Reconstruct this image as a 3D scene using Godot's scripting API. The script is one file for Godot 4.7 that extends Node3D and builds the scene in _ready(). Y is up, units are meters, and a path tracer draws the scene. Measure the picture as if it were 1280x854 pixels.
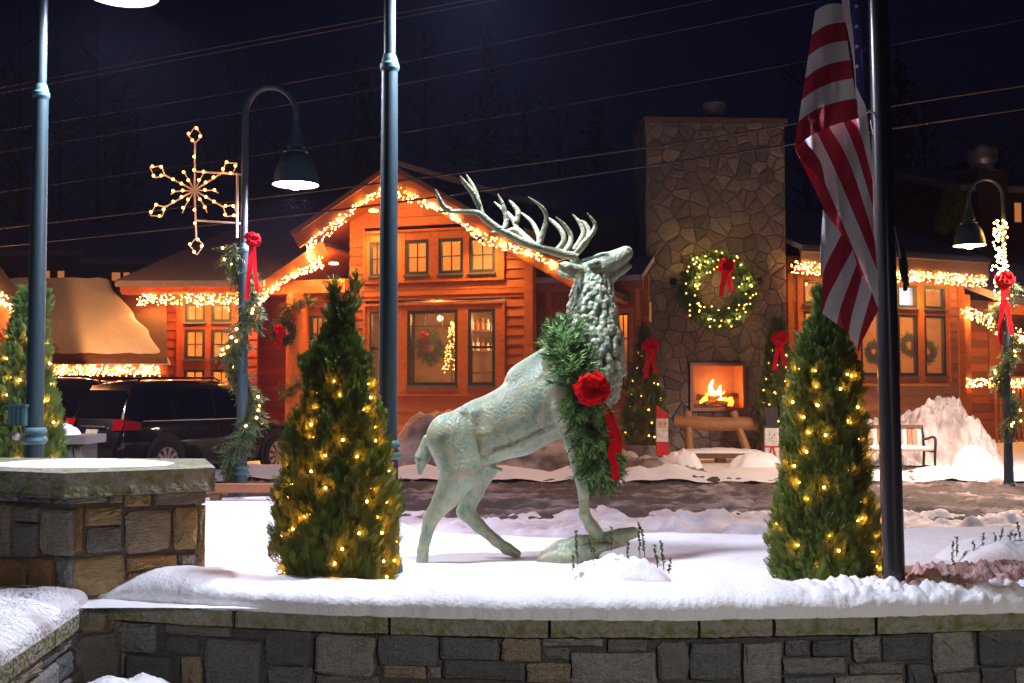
extends Node3D
# A winter evening: a bronze elk in a snowy garden behind a low stone wall, street lamps, a timber lodge with string lights.
# Units are metres, y up, the camera looks along -z. spot(u, v, d) gives the place at distance d in front of the camera that was surveyed at column u, row v of the photograph.

const LENS := 1354.0
const EYE := Vector3(0, 1.65, 0)
const PITCH := 0.0428
var M := {}
var taken := {}
var rng := RandomNumberGenerator.new()
var lump := FastNoiseLite.new()
var fine := FastNoiseLite.new()

class MB:
	var v := PackedVector3Array()
	var n := PackedVector3Array()
	var c := PackedColorArray()
	var t := PackedVector2Array()
	var i := PackedInt32Array()
	var col := Color.WHITE
	var tinted := false
	var mapped := false
	func pt(p: Vector3, q: Vector3, uv := Vector2.ZERO) -> int:
		v.append(p); n.append(q)
		if tinted: c.append(col)
		if mapped: t.append(uv)
		return v.size() - 1
	func tri(a: Vector3, b: Vector3, d: Vector3) -> void:
		var q := (d - a).cross(b - a).normalized()
		var k := v.size()
		pt(a, q); pt(b, q); pt(d, q)
		i.append(k); i.append(k + 1); i.append(k + 2)
	func quad(a: Vector3, b: Vector3, d: Vector3, e: Vector3) -> void:
		tri(a, b, d); tri(a, d, e)
	func box(at: Vector3, size: Vector3, turn := Basis()) -> void:
		var h := size * 0.5
		var p := []
		for k in 8:
			p.append(at + turn * Vector3(h.x if k & 1 else -h.x, h.y if k & 2 else -h.y, h.z if k & 4 else -h.z))
		for f in [[4, 6, 7, 5], [1, 3, 2, 0], [5, 7, 3, 1], [0, 2, 6, 4], [6, 2, 3, 7], [0, 4, 5, 1]]:
			quad(p[f[0]], p[f[1]], p[f[2]], p[f[3]])
	func tube(pts: PackedVector3Array, radii: PackedFloat32Array, sides := 8, caps := true) -> void:
		var m := pts.size()
		var side := Vector3.ZERO
		var first := v.size()
		for k in m:
			var dir := (pts[mini(k + 1, m - 1)] - pts[maxi(k - 1, 0)]).normalized()
			if side == Vector3.ZERO:
				side = dir.cross(Vector3.UP if absf(dir.y) < 0.9 else Vector3.RIGHT).normalized()
			side = (side - dir * side.dot(dir)).normalized()
			var up := dir.cross(side)
			for s in sides:
				var a := TAU * s / sides
				var q := side * cos(a) + up * sin(a)
				pt(pts[k] + q * radii[k], q, Vector2(float(s) / sides, float(k) / m))
		for k in m - 1:
			for s in sides:
				var a := first + k * sides + s
				var b := first + k * sides + (s + 1) % sides
				i.append_array(PackedInt32Array([a, b, b + sides, a, b + sides, a + sides]))
		if caps:
			for e in [0, m - 1]:
				var dir: Vector3 = (pts[0] - pts[1]).normalized() if e == 0 else (pts[m - 1] - pts[m - 2]).normalized()
				var o := pt(pts[e], dir)
				for s in sides:
					var r0 := pt(v[first + e * sides + s], dir)
					var r1 := pt(v[first + e * sides + (s + 1) % sides], dir)
					i.append_array(PackedInt32Array([o, r0, r1]))
	func bar(a: Vector3, b: Vector3, r: float, sides := 6) -> void:
		tube(PackedVector3Array([a, b]), PackedFloat32Array([r, r]), sides)
	func lathe(profile: PackedVector2Array, sides := 24, at := Vector3.ZERO, flute := 0.0) -> void:
		# profile: (radius, height); smooth round, creased where the profile turns sharply
		for k in profile.size() - 1:
			var p := profile[k]
			var q := profile[k + 1]
			var slope := Vector2(q.y - p.y, -(q.x - p.x)).normalized()
			var first := v.size()
			for s in sides + 1:
				var a := TAU * s / sides
				var d := Vector3(cos(a), 0, sin(a))
				var f := 1.0 - (flute if s % 2 else 0.0)
				var nn := Vector3(d.x * slope.x, slope.y, d.z * slope.x)
				pt(at + d * p.x * f + Vector3(0, p.y, 0), nn); pt(at + d * q.x * f + Vector3(0, q.y, 0), nn)
			for s in sides:
				var a := first + s * 2
				i.append_array(PackedInt32Array([a, a + 1, a + 3, a, a + 3, a + 2]))
	func ball(at: Vector3, r: Vector3, rings := 6, sides := 8) -> void:
		var first := v.size()
		for k in rings + 1:
			var e := PI * k / rings
			for s in sides:
				var a := TAU * s / sides
				var q := Vector3(sin(e) * cos(a), cos(e), sin(e) * sin(a))
				pt(at + q * r, (q / r).normalized())
		for k in rings:
			for s in sides:
				var a := first + k * sides + s
				var b := first + k * sides + (s + 1) % sides
				i.append_array(PackedInt32Array([a, b, b + sides, a, b + sides, a + sides]))
	func octa(at: Vector3, r: float) -> void:
		var k := v.size()
		for q in [Vector3.UP, Vector3.DOWN, Vector3.LEFT, Vector3.RIGHT, Vector3.FORWARD, Vector3.BACK]:
			pt(at + q * r, q)
		for f in [[0, 2, 4], [0, 4, 3], [0, 3, 5], [0, 5, 2], [1, 2, 4], [1, 4, 3], [1, 3, 5], [1, 5, 2]]:
			i.append_array(PackedInt32Array([k + f[0], k + f[1], k + f[2]]))
	func grid(nu: int, nv: int, at: Callable) -> void:
		# at(u, v) -> Vector3, u and v from 0 to 1; smooth
		var p := PackedVector3Array()
		p.resize((nu + 1) * (nv + 1))
		for b in nv + 1:
			for a in nu + 1:
				p[b * (nu + 1) + a] = at.call(float(a) / nu, float(b) / nv)
		var first := v.size()
		for b in nv + 1:
			for a in nu + 1:
				var du := p[b * (nu + 1) + mini(a + 1, nu)] - p[b * (nu + 1) + maxi(a - 1, 0)]
				var dv := p[mini(b + 1, nv) * (nu + 1) + a] - p[maxi(b - 1, 0) * (nu + 1) + a]
				pt(p[b * (nu + 1) + a], dv.cross(du).normalized(), Vector2(float(a) / nu, float(b) / nv))
		for b in nv:
			for a in nu:
				var k := first + b * (nu + 1) + a
				i.append_array(PackedInt32Array([k, k + 1, k + nu + 2, k, k + nu + 2, k + nu + 1]))
	func mesh() -> ArrayMesh:
		for k in range(0, i.size(), 3):
			var a := i[k]
			var b := i[k + 1]
			var d := i[k + 2]
			if (v[d] - v[a]).cross(v[b] - v[a]).dot(n[a] + n[b] + n[d]) < 0.0:
				i[k + 1] = d; i[k + 2] = b
		var arrays := []
		arrays.resize(Mesh.ARRAY_MAX)
		arrays[Mesh.ARRAY_VERTEX] = v
		arrays[Mesh.ARRAY_NORMAL] = n
		if tinted: arrays[Mesh.ARRAY_COLOR] = c
		if mapped: arrays[Mesh.ARRAY_TEX_UV] = t
		arrays[Mesh.ARRAY_INDEX] = i
		var m := ArrayMesh.new()
		m.add_surface_from_arrays(Mesh.PRIMITIVE_TRIANGLES, arrays)
		return m

# ---------------------------------------------------------------- placing
func spot(u: float, v: float, d: float) -> Vector3:
	var r := Vector3((u - 640.0) / LENS, (427.0 - v) / LENS, -1.0).rotated(Vector3.RIGHT, PITCH)
	return EYE + r * (d / -r.z)

func on_face(x: Transform3D, u: float, v: float, out := 0.0) -> Vector2:
	# where the sight line meets the plane z = out of the frame x
	var r := spot(u, v, 1.0) - EYE
	var nn := x.basis.z
	var p := EYE + r * ((x.origin + nn * out - EYE).dot(nn) / r.dot(nn))
	var q := x.affine_inverse() * p
	return Vector2(q.x, q.y)

func span(x: Transform3D, u0: float, v0: float, u1: float, v1: float, out := 0.0) -> Rect2:
	var um := (u0 + u1) / 2.0
	var vm := (v0 + v1) / 2.0
	var s0 := on_face(x, u0, vm, out).x
	var s1 := on_face(x, u1, vm, out).x
	var y1 := on_face(x, um, v0, out).y
	var y0 := on_face(x, um, v1, out).y
	return Rect2(s0, y0, s1 - s0, y1 - y0)

func numbered(called: String) -> String:
	taken[called] = taken.get(called, -1) + 1
	return called if taken[called] == 0 else "%s_%03d" % [called, taken[called]]

func tag(o: Node3D, label: String, category: String, group := "") -> Node3D:
	o.set_meta("label", label); o.set_meta("category", category)
	if group: o.set_meta("group", group)
	return o

func thing(called: String, label: String, category: String, at := Transform3D(), group := "") -> Node3D:
	var o := Node3D.new()
	o.name = numbered(called)
	add_child(o)
	o.transform = at
	return tag(o, label, category, group)

func at_place(p: Vector3) -> Transform3D:
	return Transform3D(Basis(), p)

func part(parent: Node3D, called: String, mesh: Mesh, m: Material, at := Transform3D()) -> MeshInstance3D:
	var o := MeshInstance3D.new()
	o.name = called
	o.mesh = mesh
	o.material_override = m
	o.transform = at
	parent.add_child(o, true)
	return o

func part_w(parent: Node3D, called: String, mesh: Mesh, m: Material) -> MeshInstance3D:
	# for a mesh whose points are given in the world: parent is a thing or a part of one that is not moved
	return part(parent, called, mesh, m, parent.global_transform.affine_inverse())

func solo(called: String, mesh: Mesh, m: Material, label: String, category: String, group := "", at := Transform3D()) -> MeshInstance3D:
	var o := MeshInstance3D.new()
	o.name = numbered(called)
	o.mesh = mesh
	o.material_override = m
	o.transform = at
	add_child(o)
	tag(o, label, category, group)
	return o

func setting(called: String, mesh: Mesh, m: Material) -> MeshInstance3D:
	var o := MeshInstance3D.new()
	o.name = numbered(called)
	o.mesh = mesh
	o.material_override = m
	add_child(o)
	o.set_meta("kind", "structure")
	return o

func lamp_light(parent: Node3D, at: Vector3, color: Color, energy: float, size := 0.05) -> OmniLight3D:
	var l := OmniLight3D.new()
	l.name = "glow"
	parent.add_child(l, true)
	l.position = at
	l.light_color = color
	l.light_energy = energy
	l.light_size = size
	l.omni_range = 40.0
	l.omni_attenuation = 2.0
	l.shadow_enabled = true
	return l

func spline(pts: Array, per := 5) -> PackedVector3Array:
	var out := PackedVector3Array()
	for k in pts.size() - 1:
		var a: Vector3 = pts[maxi(k - 1, 0)]
		var b: Vector3 = pts[k]
		var c: Vector3 = pts[k + 1]
		var d: Vector3 = pts[mini(k + 2, pts.size() - 1)]
		for j in per:
			out.append(b.cubic_interpolate(c, a, d, float(j) / per))
	out.append(pts[pts.size() - 1])
	return out

func along(values: Array, m: int) -> PackedFloat32Array:
	var out := PackedFloat32Array()
	for k in m:
		var x := float(k) / (m - 1) * (values.size() - 1)
		var a := mini(int(x), values.size() - 2)
		out.append(lerpf(values[a], values[a + 1], x - a))
	return out

# ---------------------------------------------------------------- materials
func noise_tex(freq: float, octaves: int, colors: Array, kind := FastNoiseLite.TYPE_SIMPLEX_SMOOTH, seed_ := 1, side := 512) -> NoiseTexture2D:
	var f := FastNoiseLite.new()
	f.noise_type = kind
	f.frequency = freq
	f.fractal_octaves = octaves
	f.seed = seed_
	if kind == FastNoiseLite.TYPE_CELLULAR: f.fractal_type = FastNoiseLite.FRACTAL_NONE
	var t := NoiseTexture2D.new()
	t.width = side; t.height = side
	t.seamless = true
	t.noise = f
	if colors.size():
		var g := Gradient.new()
		var offs := PackedFloat32Array()
		var cols := PackedColorArray()
		for k in colors.size():
			offs.append(float(k) / (colors.size() - 1)); cols.append((colors[k] as Color).linear_to_srgb())
		g.offsets = offs; g.colors = cols
		t.color_ramp = g
	return t

func mat(color: Color, rough := 0.8, tex: Texture2D = null, scale := Vector3.ONE, bump: Texture2D = null, relief := 0.0, metal := 0.0) -> StandardMaterial3D:
	# color is a linear, real-world base colour
	var m := StandardMaterial3D.new()
	m.albedo_color = color.linear_to_srgb()
	m.roughness = rough
	m.metallic = metal
	m.cull_mode = BaseMaterial3D.CULL_DISABLED
	if tex:
		m.albedo_texture = tex
	if bump:
		m.heightmap_enabled = true
		m.heightmap_texture = bump
		m.heightmap_scale = relief
	if tex or bump:
		m.uv1_triplanar = true
		m.uv1_world_triplanar = true
		m.uv1_scale = scale
	return m

func glow(color: Color, strength: float) -> StandardMaterial3D:
	var m := StandardMaterial3D.new()
	m.albedo_color = Color(0.8, 0.8, 0.8)
	m.emission_enabled = true
	m.emission = color
	m.emission_energy_multiplier = strength
	return m

func tint(m: StandardMaterial3D, color: Color) -> StandardMaterial3D:
	var o: StandardMaterial3D = m.duplicate()
	o.albedo_color = color.linear_to_srgb()
	return o

func leafy(color: Color) -> StandardMaterial3D:
	var m := mat(color, 0.6)
	m.vertex_color_use_as_albedo = true
	m.backlight_enabled = true
	m.backlight = Color(0.35, 0.4, 0.2)
	return m

func make_materials() -> void:
	var grey3 := [Color(0.55, 0.55, 0.55), Color(0.8, 0.8, 0.8), Color(1, 1, 1)]
	var bump_fine := noise_tex(0.03, 5, [], FastNoiseLite.TYPE_SIMPLEX_SMOOTH, 3)
	var bump_cell := noise_tex(0.05, 3, [], FastNoiseLite.TYPE_CELLULAR, 4)
	var mottled := noise_tex(0.012, 6, [Color(0.5, 0.48, 0.45), Color(0.75, 0.74, 0.72), Color(0.9, 0.9, 0.88), Color(1, 0.98, 0.94)], FastNoiseLite.TYPE_SIMPLEX_SMOOTH, 5)
	var snow_tex := noise_tex(0.01, 5, [Color(0.9, 0.9, 0.92), Color(1, 1, 1), Color(0.97, 0.98, 1)], FastNoiseLite.TYPE_SIMPLEX_SMOOTH, 6)
	M.snow = mat(Color(0.82, 0.83, 0.86), 0.75, snow_tex, Vector3(2.2, 2.2, 2.2), bump_fine, 0.5)
	M.snow_tinted = mat(Color(1, 1, 1), 0.8, snow_tex, Vector3(1.7, 1.7, 1.7), bump_fine, 2.0)
	M.snow_tinted.vertex_color_use_as_albedo = true
	M.garden_snow = mat(Color(1, 1, 1), 0.8, snow_tex, Vector3(0.9, 0.9, 0.9), bump_fine, 0.5)
	M.garden_snow.vertex_color_use_as_albedo = true
	M.roof_snow = mat(Color(0.82, 0.82, 0.84), 0.85, snow_tex, Vector3(0.6, 0.6, 0.6), bump_fine, 0.6)
	M.mortar = mat(Color(0.09, 0.085, 0.08), 0.95, mottled, Vector3(3, 3, 3), bump_fine, 1.0)
	M.mortar_brown = mat(Color(0.19, 0.15, 0.125), 0.95, mottled, Vector3(3, 3, 3), bump_fine, 1.0)
	var bedded := noise_tex(0.02, 5, [Color(0.45, 0.42, 0.38), Color(0.8, 0.78, 0.75), Color(1, 0.97, 0.92)], FastNoiseLite.TYPE_SIMPLEX_SMOOTH, 8)
	M.stone = []
	for col in [Color(0.2, 0.205, 0.215), Color(0.26, 0.25, 0.235), Color(0.16, 0.165, 0.18), Color(0.3, 0.25, 0.18), Color(0.22, 0.21, 0.2), Color(0.13, 0.13, 0.14)]:
		M.stone.append(mat(col * 1.15, 0.85, mottled if M.stone.size() % 2 else bedded, Vector3(2.3, 3.6, 2.3) * (1.0 + 0.2 * M.stone.size()), bump_fine, 1.6))
	M.warm_stone = []
	for col in [Color(0.36, 0.29, 0.2), Color(0.42, 0.3, 0.14), Color(0.28, 0.25, 0.21), Color(0.38, 0.32, 0.25), Color(0.25, 0.235, 0.22), Color(0.45, 0.26, 0.1)]:
		M.warm_stone.append(mat(col, 0.85, mottled if M.warm_stone.size() % 2 else bedded, Vector3(2.0, 4.2, 2.0) * (1.0 + 0.2 * M.warm_stone.size()), bump_fine, 1.8))
	M.moss_cap = mat(Color(0.95, 0.95, 0.95), 0.9, noise_tex(0.013, 5, [Color(0.1, 0.12, 0.02), Color(0.16, 0.18, 0.045), Color(0.26, 0.24, 0.16), Color(0.3, 0.28, 0.23), Color(0.2, 0.19, 0.16)], FastNoiseLite.TYPE_SIMPLEX_SMOOTH, 11), Vector3(1.3, 1.3, 1.3), bump_fine, 2.5)
	M.chimney_stone = []
	for col in [Color(0.3, 0.25, 0.22), Color(0.36, 0.31, 0.275), Color(0.27, 0.24, 0.225), Color(0.42, 0.36, 0.31), Color(0.33, 0.265, 0.225), Color(0.23, 0.2, 0.195)]:
		M.chimney_stone.append(mat(col, 0.9, mottled, Vector3(1.2, 1.2, 1.2) * (1.0 + 0.15 * M.chimney_stone.size()), bump_fine, 2.0))
	var grain := noise_tex(0.012, 5, [Color(0.55, 0.5, 0.45), Color(0.85, 0.82, 0.8), Color(1, 1, 1), Color(0.8, 0.76, 0.72)], FastNoiseLite.TYPE_SIMPLEX_SMOOTH, 13)
	M.board = []
	for col in [Color(0.4, 0.125, 0.032), Color(0.44, 0.145, 0.036), Color(0.36, 0.105, 0.028), Color(0.47, 0.165, 0.045)]:
		M.board.append(mat(col, 0.55, grain, Vector3(0.35, 3.0 + M.board.size(), 0.35), grain, 0.5))
	M.trim = mat(Color(0.5, 0.165, 0.038), 0.5, grain, Vector3(0.9, 0.9, 0.9), grain, 0.4)
	M.red_board = []
	for col in [Color(0.42, 0.085, 0.03), Color(0.38, 0.075, 0.027), Color(0.46, 0.1, 0.034)]:
		M.red_board.append(mat(col, 0.55, grain, Vector3(0.35, 3.3, 0.35), grain, 0.5))
	M.red_trim = mat(Color(0.47, 0.1, 0.03), 0.5, grain, Vector3(0.9, 0.9, 0.9), grain, 0.4)
	M.pale_board = []
	for col in [Color(0.42, 0.22, 0.12), Color(0.38, 0.19, 0.1), Color(0.46, 0.25, 0.14)]:
		M.pale_board.append(mat(col, 0.6, grain, Vector3(0.35, 3.3, 0.35), grain, 0.5))
	M.dark_wood = mat(Color(0.16, 0.075, 0.035), 0.7, grain, Vector3(0.8, 2.5, 0.8), grain, 0.5)
	M.log_wood = mat(Color(0.36, 0.17, 0.055), 0.6, grain, Vector3(1, 5, 5), grain, 0.8)
	M.interior = mat(Color(0.5, 0.3, 0.14), 0.8, grain, Vector3(0.4, 0.4, 0.4))
	M.dark_interior = mat(Color(0.1, 0.06, 0.045), 0.8)
	M.plaster = mat(Color(0.62, 0.45, 0.28), 0.9)
	M.sash = mat(Color(0.035, 0.05, 0.06), 0.4)
	M.sill = mat(Color(0.11, 0.13, 0.15), 0.5)
	var pane := StandardMaterial3D.new()
	pane.albedo_color = Color(0.9, 0.95, 1.0, 0.06)
	pane.roughness = 0.02
	pane.transparency = BaseMaterial3D.TRANSPARENCY_ALPHA
	pane.cull_mode = BaseMaterial3D.CULL_DISABLED
	M.pane = pane
	M.roof = mat(Color(0.045, 0.04, 0.05), 0.8, mottled, Vector3(0.8, 0.8, 0.8), bump_fine, 2.0)
	M.roof_thin_snow = mat(Color(0.34, 0.32, 0.38), 0.85, snow_tex, Vector3(0.5, 0.5, 0.5), bump_fine, 2.0)
	M.fascia = mat(Color(0.3, 0.11, 0.04), 0.6, grain, Vector3(0.5, 0.5, 0.5))
	M.steel = mat(Color(0.5, 0.5, 0.52), 0.35, null, Vector3.ONE, null, 0.0, 0.6)
	M.copper = mat(Color(0.45, 0.28, 0.2), 0.45, mottled, Vector3(3, 3, 3), null, 0.0, 0.7)
	M.black = mat(Color(0.012, 0.012, 0.014), 0.5)
	M.soot = mat(Color(0.05, 0.035, 0.028), 0.9)
	var pole_tex := noise_tex(0.02, 4, [Color(0.6, 0.65, 0.68), Color(0.9, 0.92, 0.95), Color(1, 1, 1)], FastNoiseLite.TYPE_SIMPLEX_SMOOTH, 17)
	M.post = mat(Color(0.04, 0.07, 0.085), 0.42, pole_tex, Vector3(3, 0.8, 3))
	M.post_edge = mat(Color(0.07, 0.16, 0.17), 0.5, pole_tex, Vector3(5, 5, 5))
	M.shade_in = mat(Color(0.8, 0.8, 0.8), 0.5)
	M.flagpole = mat(Color(0.022, 0.02, 0.024), 0.28, pole_tex, Vector3(2, 0.6, 2))
	M.bulb_cool = glow(Color(0.9, 0.93, 1.0), 30.0)
	M.bulb_violet = glow(Color(0.97, 0.88, 1.0), 24.0)
	M.bulb_warm_lamp = glow(Color(1.0, 0.86, 0.72), 24.0)
	M.string = glow(Color(1.0, 0.66, 0.36), 14.0)
	M.string_tree = glow(Color(1.0, 0.68, 0.32), 40.0)
	M.string_white = glow(Color(1.0, 0.7, 0.32), 9.0)
	M.snowflake = glow(Color(1.0, 0.6, 0.26), 9.0)
	M.downlight = glow(Color(1.0, 0.72, 0.38), 9.0)
	M.wire = mat(Color(0.02, 0.025, 0.02), 0.6)
	M.frame_white = mat(Color(0.62, 0.5, 0.38), 0.5)
	M.cable = mat(Color(0.07, 0.065, 0.065), 0.5)
	M.red_ribbon = mat(Color(0.5, 0.006, 0.008), 0.65)
	M.red_ribbon.metallic_specular = 0.12
	M.pink_ribbon = mat(Color(0.8, 0.03, 0.16), 0.35)
	var patina := noise_tex(0.007, 8, [Color(0.1, 0.19, 0.13), Color(0.18, 0.27, 0.19), Color(0.27, 0.34, 0.23), Color(0.37, 0.37, 0.25), Color(0.28, 0.35, 0.25), Color(0.19, 0.28, 0.24), Color(0.3, 0.36, 0.26), Color(0.41, 0.4, 0.29), Color(0.25, 0.32, 0.23), Color(0.13, 0.21, 0.16)], FastNoiseLite.TYPE_SIMPLEX_SMOOTH, 21)
	M.bronze = mat(Color(1.02, 1.0, 0.92), 0.42, patina, Vector3(1.15, 0.8, 1.15), noise_tex(0.075, 4, [], FastNoiseLite.TYPE_SIMPLEX_SMOOTH, 23), 0.7, 0.0)
	M.bronze.uv1_world_triplanar = false
	M.antler = mat(Color(1, 1, 1), 0.6, noise_tex(0.012, 5, [Color(0.13, 0.19, 0.11), Color(0.25, 0.29, 0.18), Color(0.32, 0.3, 0.19), Color(0.22, 0.28, 0.18)], FastNoiseLite.TYPE_SIMPLEX_SMOOTH, 22), Vector3(2, 2, 2), bump_fine, 0.7, 0.0)
	M.arbor = leafy(Color(1, 1, 1))
	M.fir = leafy(Color(1, 1, 1))
	M.bark = mat(Color(0.1, 0.07, 0.05), 0.95, mottled, Vector3(4, 1, 4), bump_cell, 2.0)
	M.car = mat(Color(0.006, 0.006, 0.007), 0.3)
	M.car.clearcoat_enabled = true
	M.car.clearcoat = 0.9
	M.car.metallic_specular = 0.25
	M.car.clearcoat_roughness = 0.03
	M.car_glass = mat(Color(0.004, 0.004, 0.005), 0.03)
	M.chrome = mat(Color(0.6, 0.6, 0.6), 0.2, null, Vector3.ONE, null, 0.0, 1.0)
	M.rim = mat(Color(0.55, 0.5, 0.48), 0.32, null, Vector3.ONE, null, 0.0, 0.7)
	M.tyre = mat(Color(0.012, 0.012, 0.012), 0.85)
	M.tail_lamp = mat(Color(0.35, 0.008, 0.012), 0.1)
	M.amber = mat(Color(0.4, 0.12, 0.02), 0.12)
	M.white_paint = mat(Color(0.72, 0.7, 0.68), 0.6, mottled, Vector3(1.5, 1.5, 1.5))
	M.red_paint = mat(Color(0.5, 0.015, 0.015), 0.5)
	M.skin_paint = mat(Color(0.6, 0.36, 0.25), 0.7)
	M.black_paint = mat(Color(0.01, 0.01, 0.01), 0.5)
	M.flag_red = mat(Color(0.42, 0.008, 0.035), 0.75)
	M.flag_white = mat(Color(0.76, 0.72, 0.76), 0.8)
	M.flag_blue = mat(Color(0.016, 0.025, 0.13), 0.75)
	for k in ["flag_red", "flag_white", "flag_blue"]:
		M[k].backlight_enabled = true
		M[k].backlight = {"flag_red": Color(0.16, 0.015, 0.03), "flag_white": Color(0.18, 0.175, 0.18), "flag_blue": Color(0.02, 0.025, 0.12)}[k]
		M[k].heightmap_enabled = true
		M[k].heightmap_texture = bump_fine
		M[k].heightmap_scale = 0.4
		M[k].uv1_triplanar = true
		M[k].uv1_world_triplanar = true
		M[k].uv1_scale = Vector3(6, 6, 6)
	M.slush = mat(Color(0.95, 0.95, 0.95), 0.75, noise_tex(0.011, 6, [Color(0.03, 0.022, 0.02), Color(0.07, 0.05, 0.046), Color(0.13, 0.1, 0.095), Color(0.2, 0.16, 0.155), Color(0.36, 0.31, 0.31)], FastNoiseLite.TYPE_SIMPLEX_SMOOTH, 31), Vector3(0.8, 0.8, 1.6), bump_fine, 6.0)
	M.paving = mat(Color(0.1, 0.1, 0.1), 0.8, mottled, Vector3(1, 1, 1), bump_fine, 1.0)
	M.hill = mat(Color(0.035, 0.032, 0.03), 1.0, mottled, Vector3(0.1, 0.1, 0.1))
	M.far_wall = mat(Color(0.11, 0.11, 0.13), 0.8)
	M.brick = mat(Color(0.12, 0.06, 0.05), 0.9, mottled, Vector3(1, 3, 1))
	M.warm_window = glow(Color(1.0, 0.6, 0.3), 0.35)
	M.flame = glow(Color(1.0, 0.42, 0.08), 8.0)
	M.flame_core = glow(Color(1.0, 0.75, 0.35), 16.0)
	M.ember = glow(Color(1.0, 0.2, 0.03), 1.2)
	M.screen = glow(Color(0.45, 0.75, 0.95), 0.7)
	M.letter_glow = glow(Color(0.85, 1.0, 0.95), 2.0)

func _ready() -> void:
	rng.seed = 7
	lump.seed = 3; lump.frequency = 1.0; lump.fractal_octaves = 4; lump.noise_type = FastNoiseLite.TYPE_SIMPLEX_SMOOTH
	fine.seed = 9; fine.frequency = 1.0; fine.fractal_octaves = 3; fine.noise_type = FastNoiseLite.TYPE_SIMPLEX_SMOOTH
	# camera, sky, exposure
	var cam := Camera3D.new()
	cam.name = "camera"
	cam.position = EYE
	cam.rotation.x = PITCH
	cam.fov = rad_to_deg(2.0 * atan(427.0 / LENS))
	cam.near = 0.1
	cam.far = 400.0
	add_child(cam)
	cam.current = true
	var env := Environment.new()
	env.background_mode = Environment.BG_SKY
	var sky := ProceduralSkyMaterial.new()
	sky.sky_top_color = Color(0.03, 0.03, 0.1)
	sky.sky_horizon_color = Color(0.014, 0.01, 0.022)
	sky.sky_curve = 0.35
	sky.ground_bottom_color = Color(0.02, 0.02, 0.03)
	sky.ground_horizon_color = Color(0.014, 0.01, 0.022)
	env.sky = Sky.new()
	env.sky.sky_material = sky
	env.background_energy_multiplier = 1.0
	env.tonemap_mode = Environment.TONE_MAPPER_LINEAR
	env.tonemap_exposure = 1.25
	env.fog_enabled = true
	env.fog_density = 0.0009
	env.fog_light_color = Color(0.75, 0.8, 1.0)
	env.sdfgi_enabled = true
	env.ssao_enabled = true
	env.ssil_enabled = true
	var around := WorldEnvironment.new()
	around.name = "surroundings"
	around.environment = env
	add_child(around)
	make_materials()
	# the large structure
	build_ground()
	build_hill()
	build_front_wall()
	build_pillars()
	build_lodge()
	build_chimney()
	build_right_wing()
	build_left_porch()
	build_far_houses()
	# objects
	build_lamps()
	build_snow_piles()
	build_elk()
	build_elk_wreath()
	build_trees()
	build_flag()
	build_cars()
	build_fireside()
	build_decorations()
	build_cables()
	build_shrubs()

# ---------------------------------------------------------------- ground
func ground_height(x: float, d: float) -> float:
	var edge := lerpf(11.8, 8.7, smoothstep(-2.2, -0.4, x)) + 0.25 * lump.get_noise_2d(x * 0.5, 3.0)
	var garden := 0.47 + 0.03 * smoothstep(6.0, 7.0, d) * (1.0 - smoothstep(7.0, 8.0, d)) + 0.012 * lump.get_noise_2d(x * 0.7, d * 0.7)
	garden += 0.05 * smoothstep(1.6, 3.6, x) * smoothstep(6.4, 8.0, d)
	var low := -0.12 + 0.03 * lump.get_noise_2d(x * 0.4, d * 0.4)
	# the ridge thrown up by the plough on this side of the road
	var ridge := exp(-pow((d - 13.9 - 0.25 * lump.get_noise_2d(x * 0.25, 7.0)) / 1.25, 2.0)) * (0.03 + 0.07 * lump.get_noise_2d(x * 0.5, 1.0))
	var clods := maxf(0.0, lump.get_noise_2d(x * 1.1 + 20.0, d * 1.1)) * 0.28 + absf(fine.get_noise_2d(x * 2.2, d * 2.2)) * 0.12
	low += (ridge + clods * 0.85) * smoothstep(8.6, 10.5, d) * (1.0 - smoothstep(14.7, 15.2, d)) * smoothstep(-3.0, -1.2, x)
	var h := lerpf(garden, low, smoothstep(edge, edge + 1.7, d))
	h -= 0.2 * smoothstep(14.6, 15.0, d)
	return h

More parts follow.
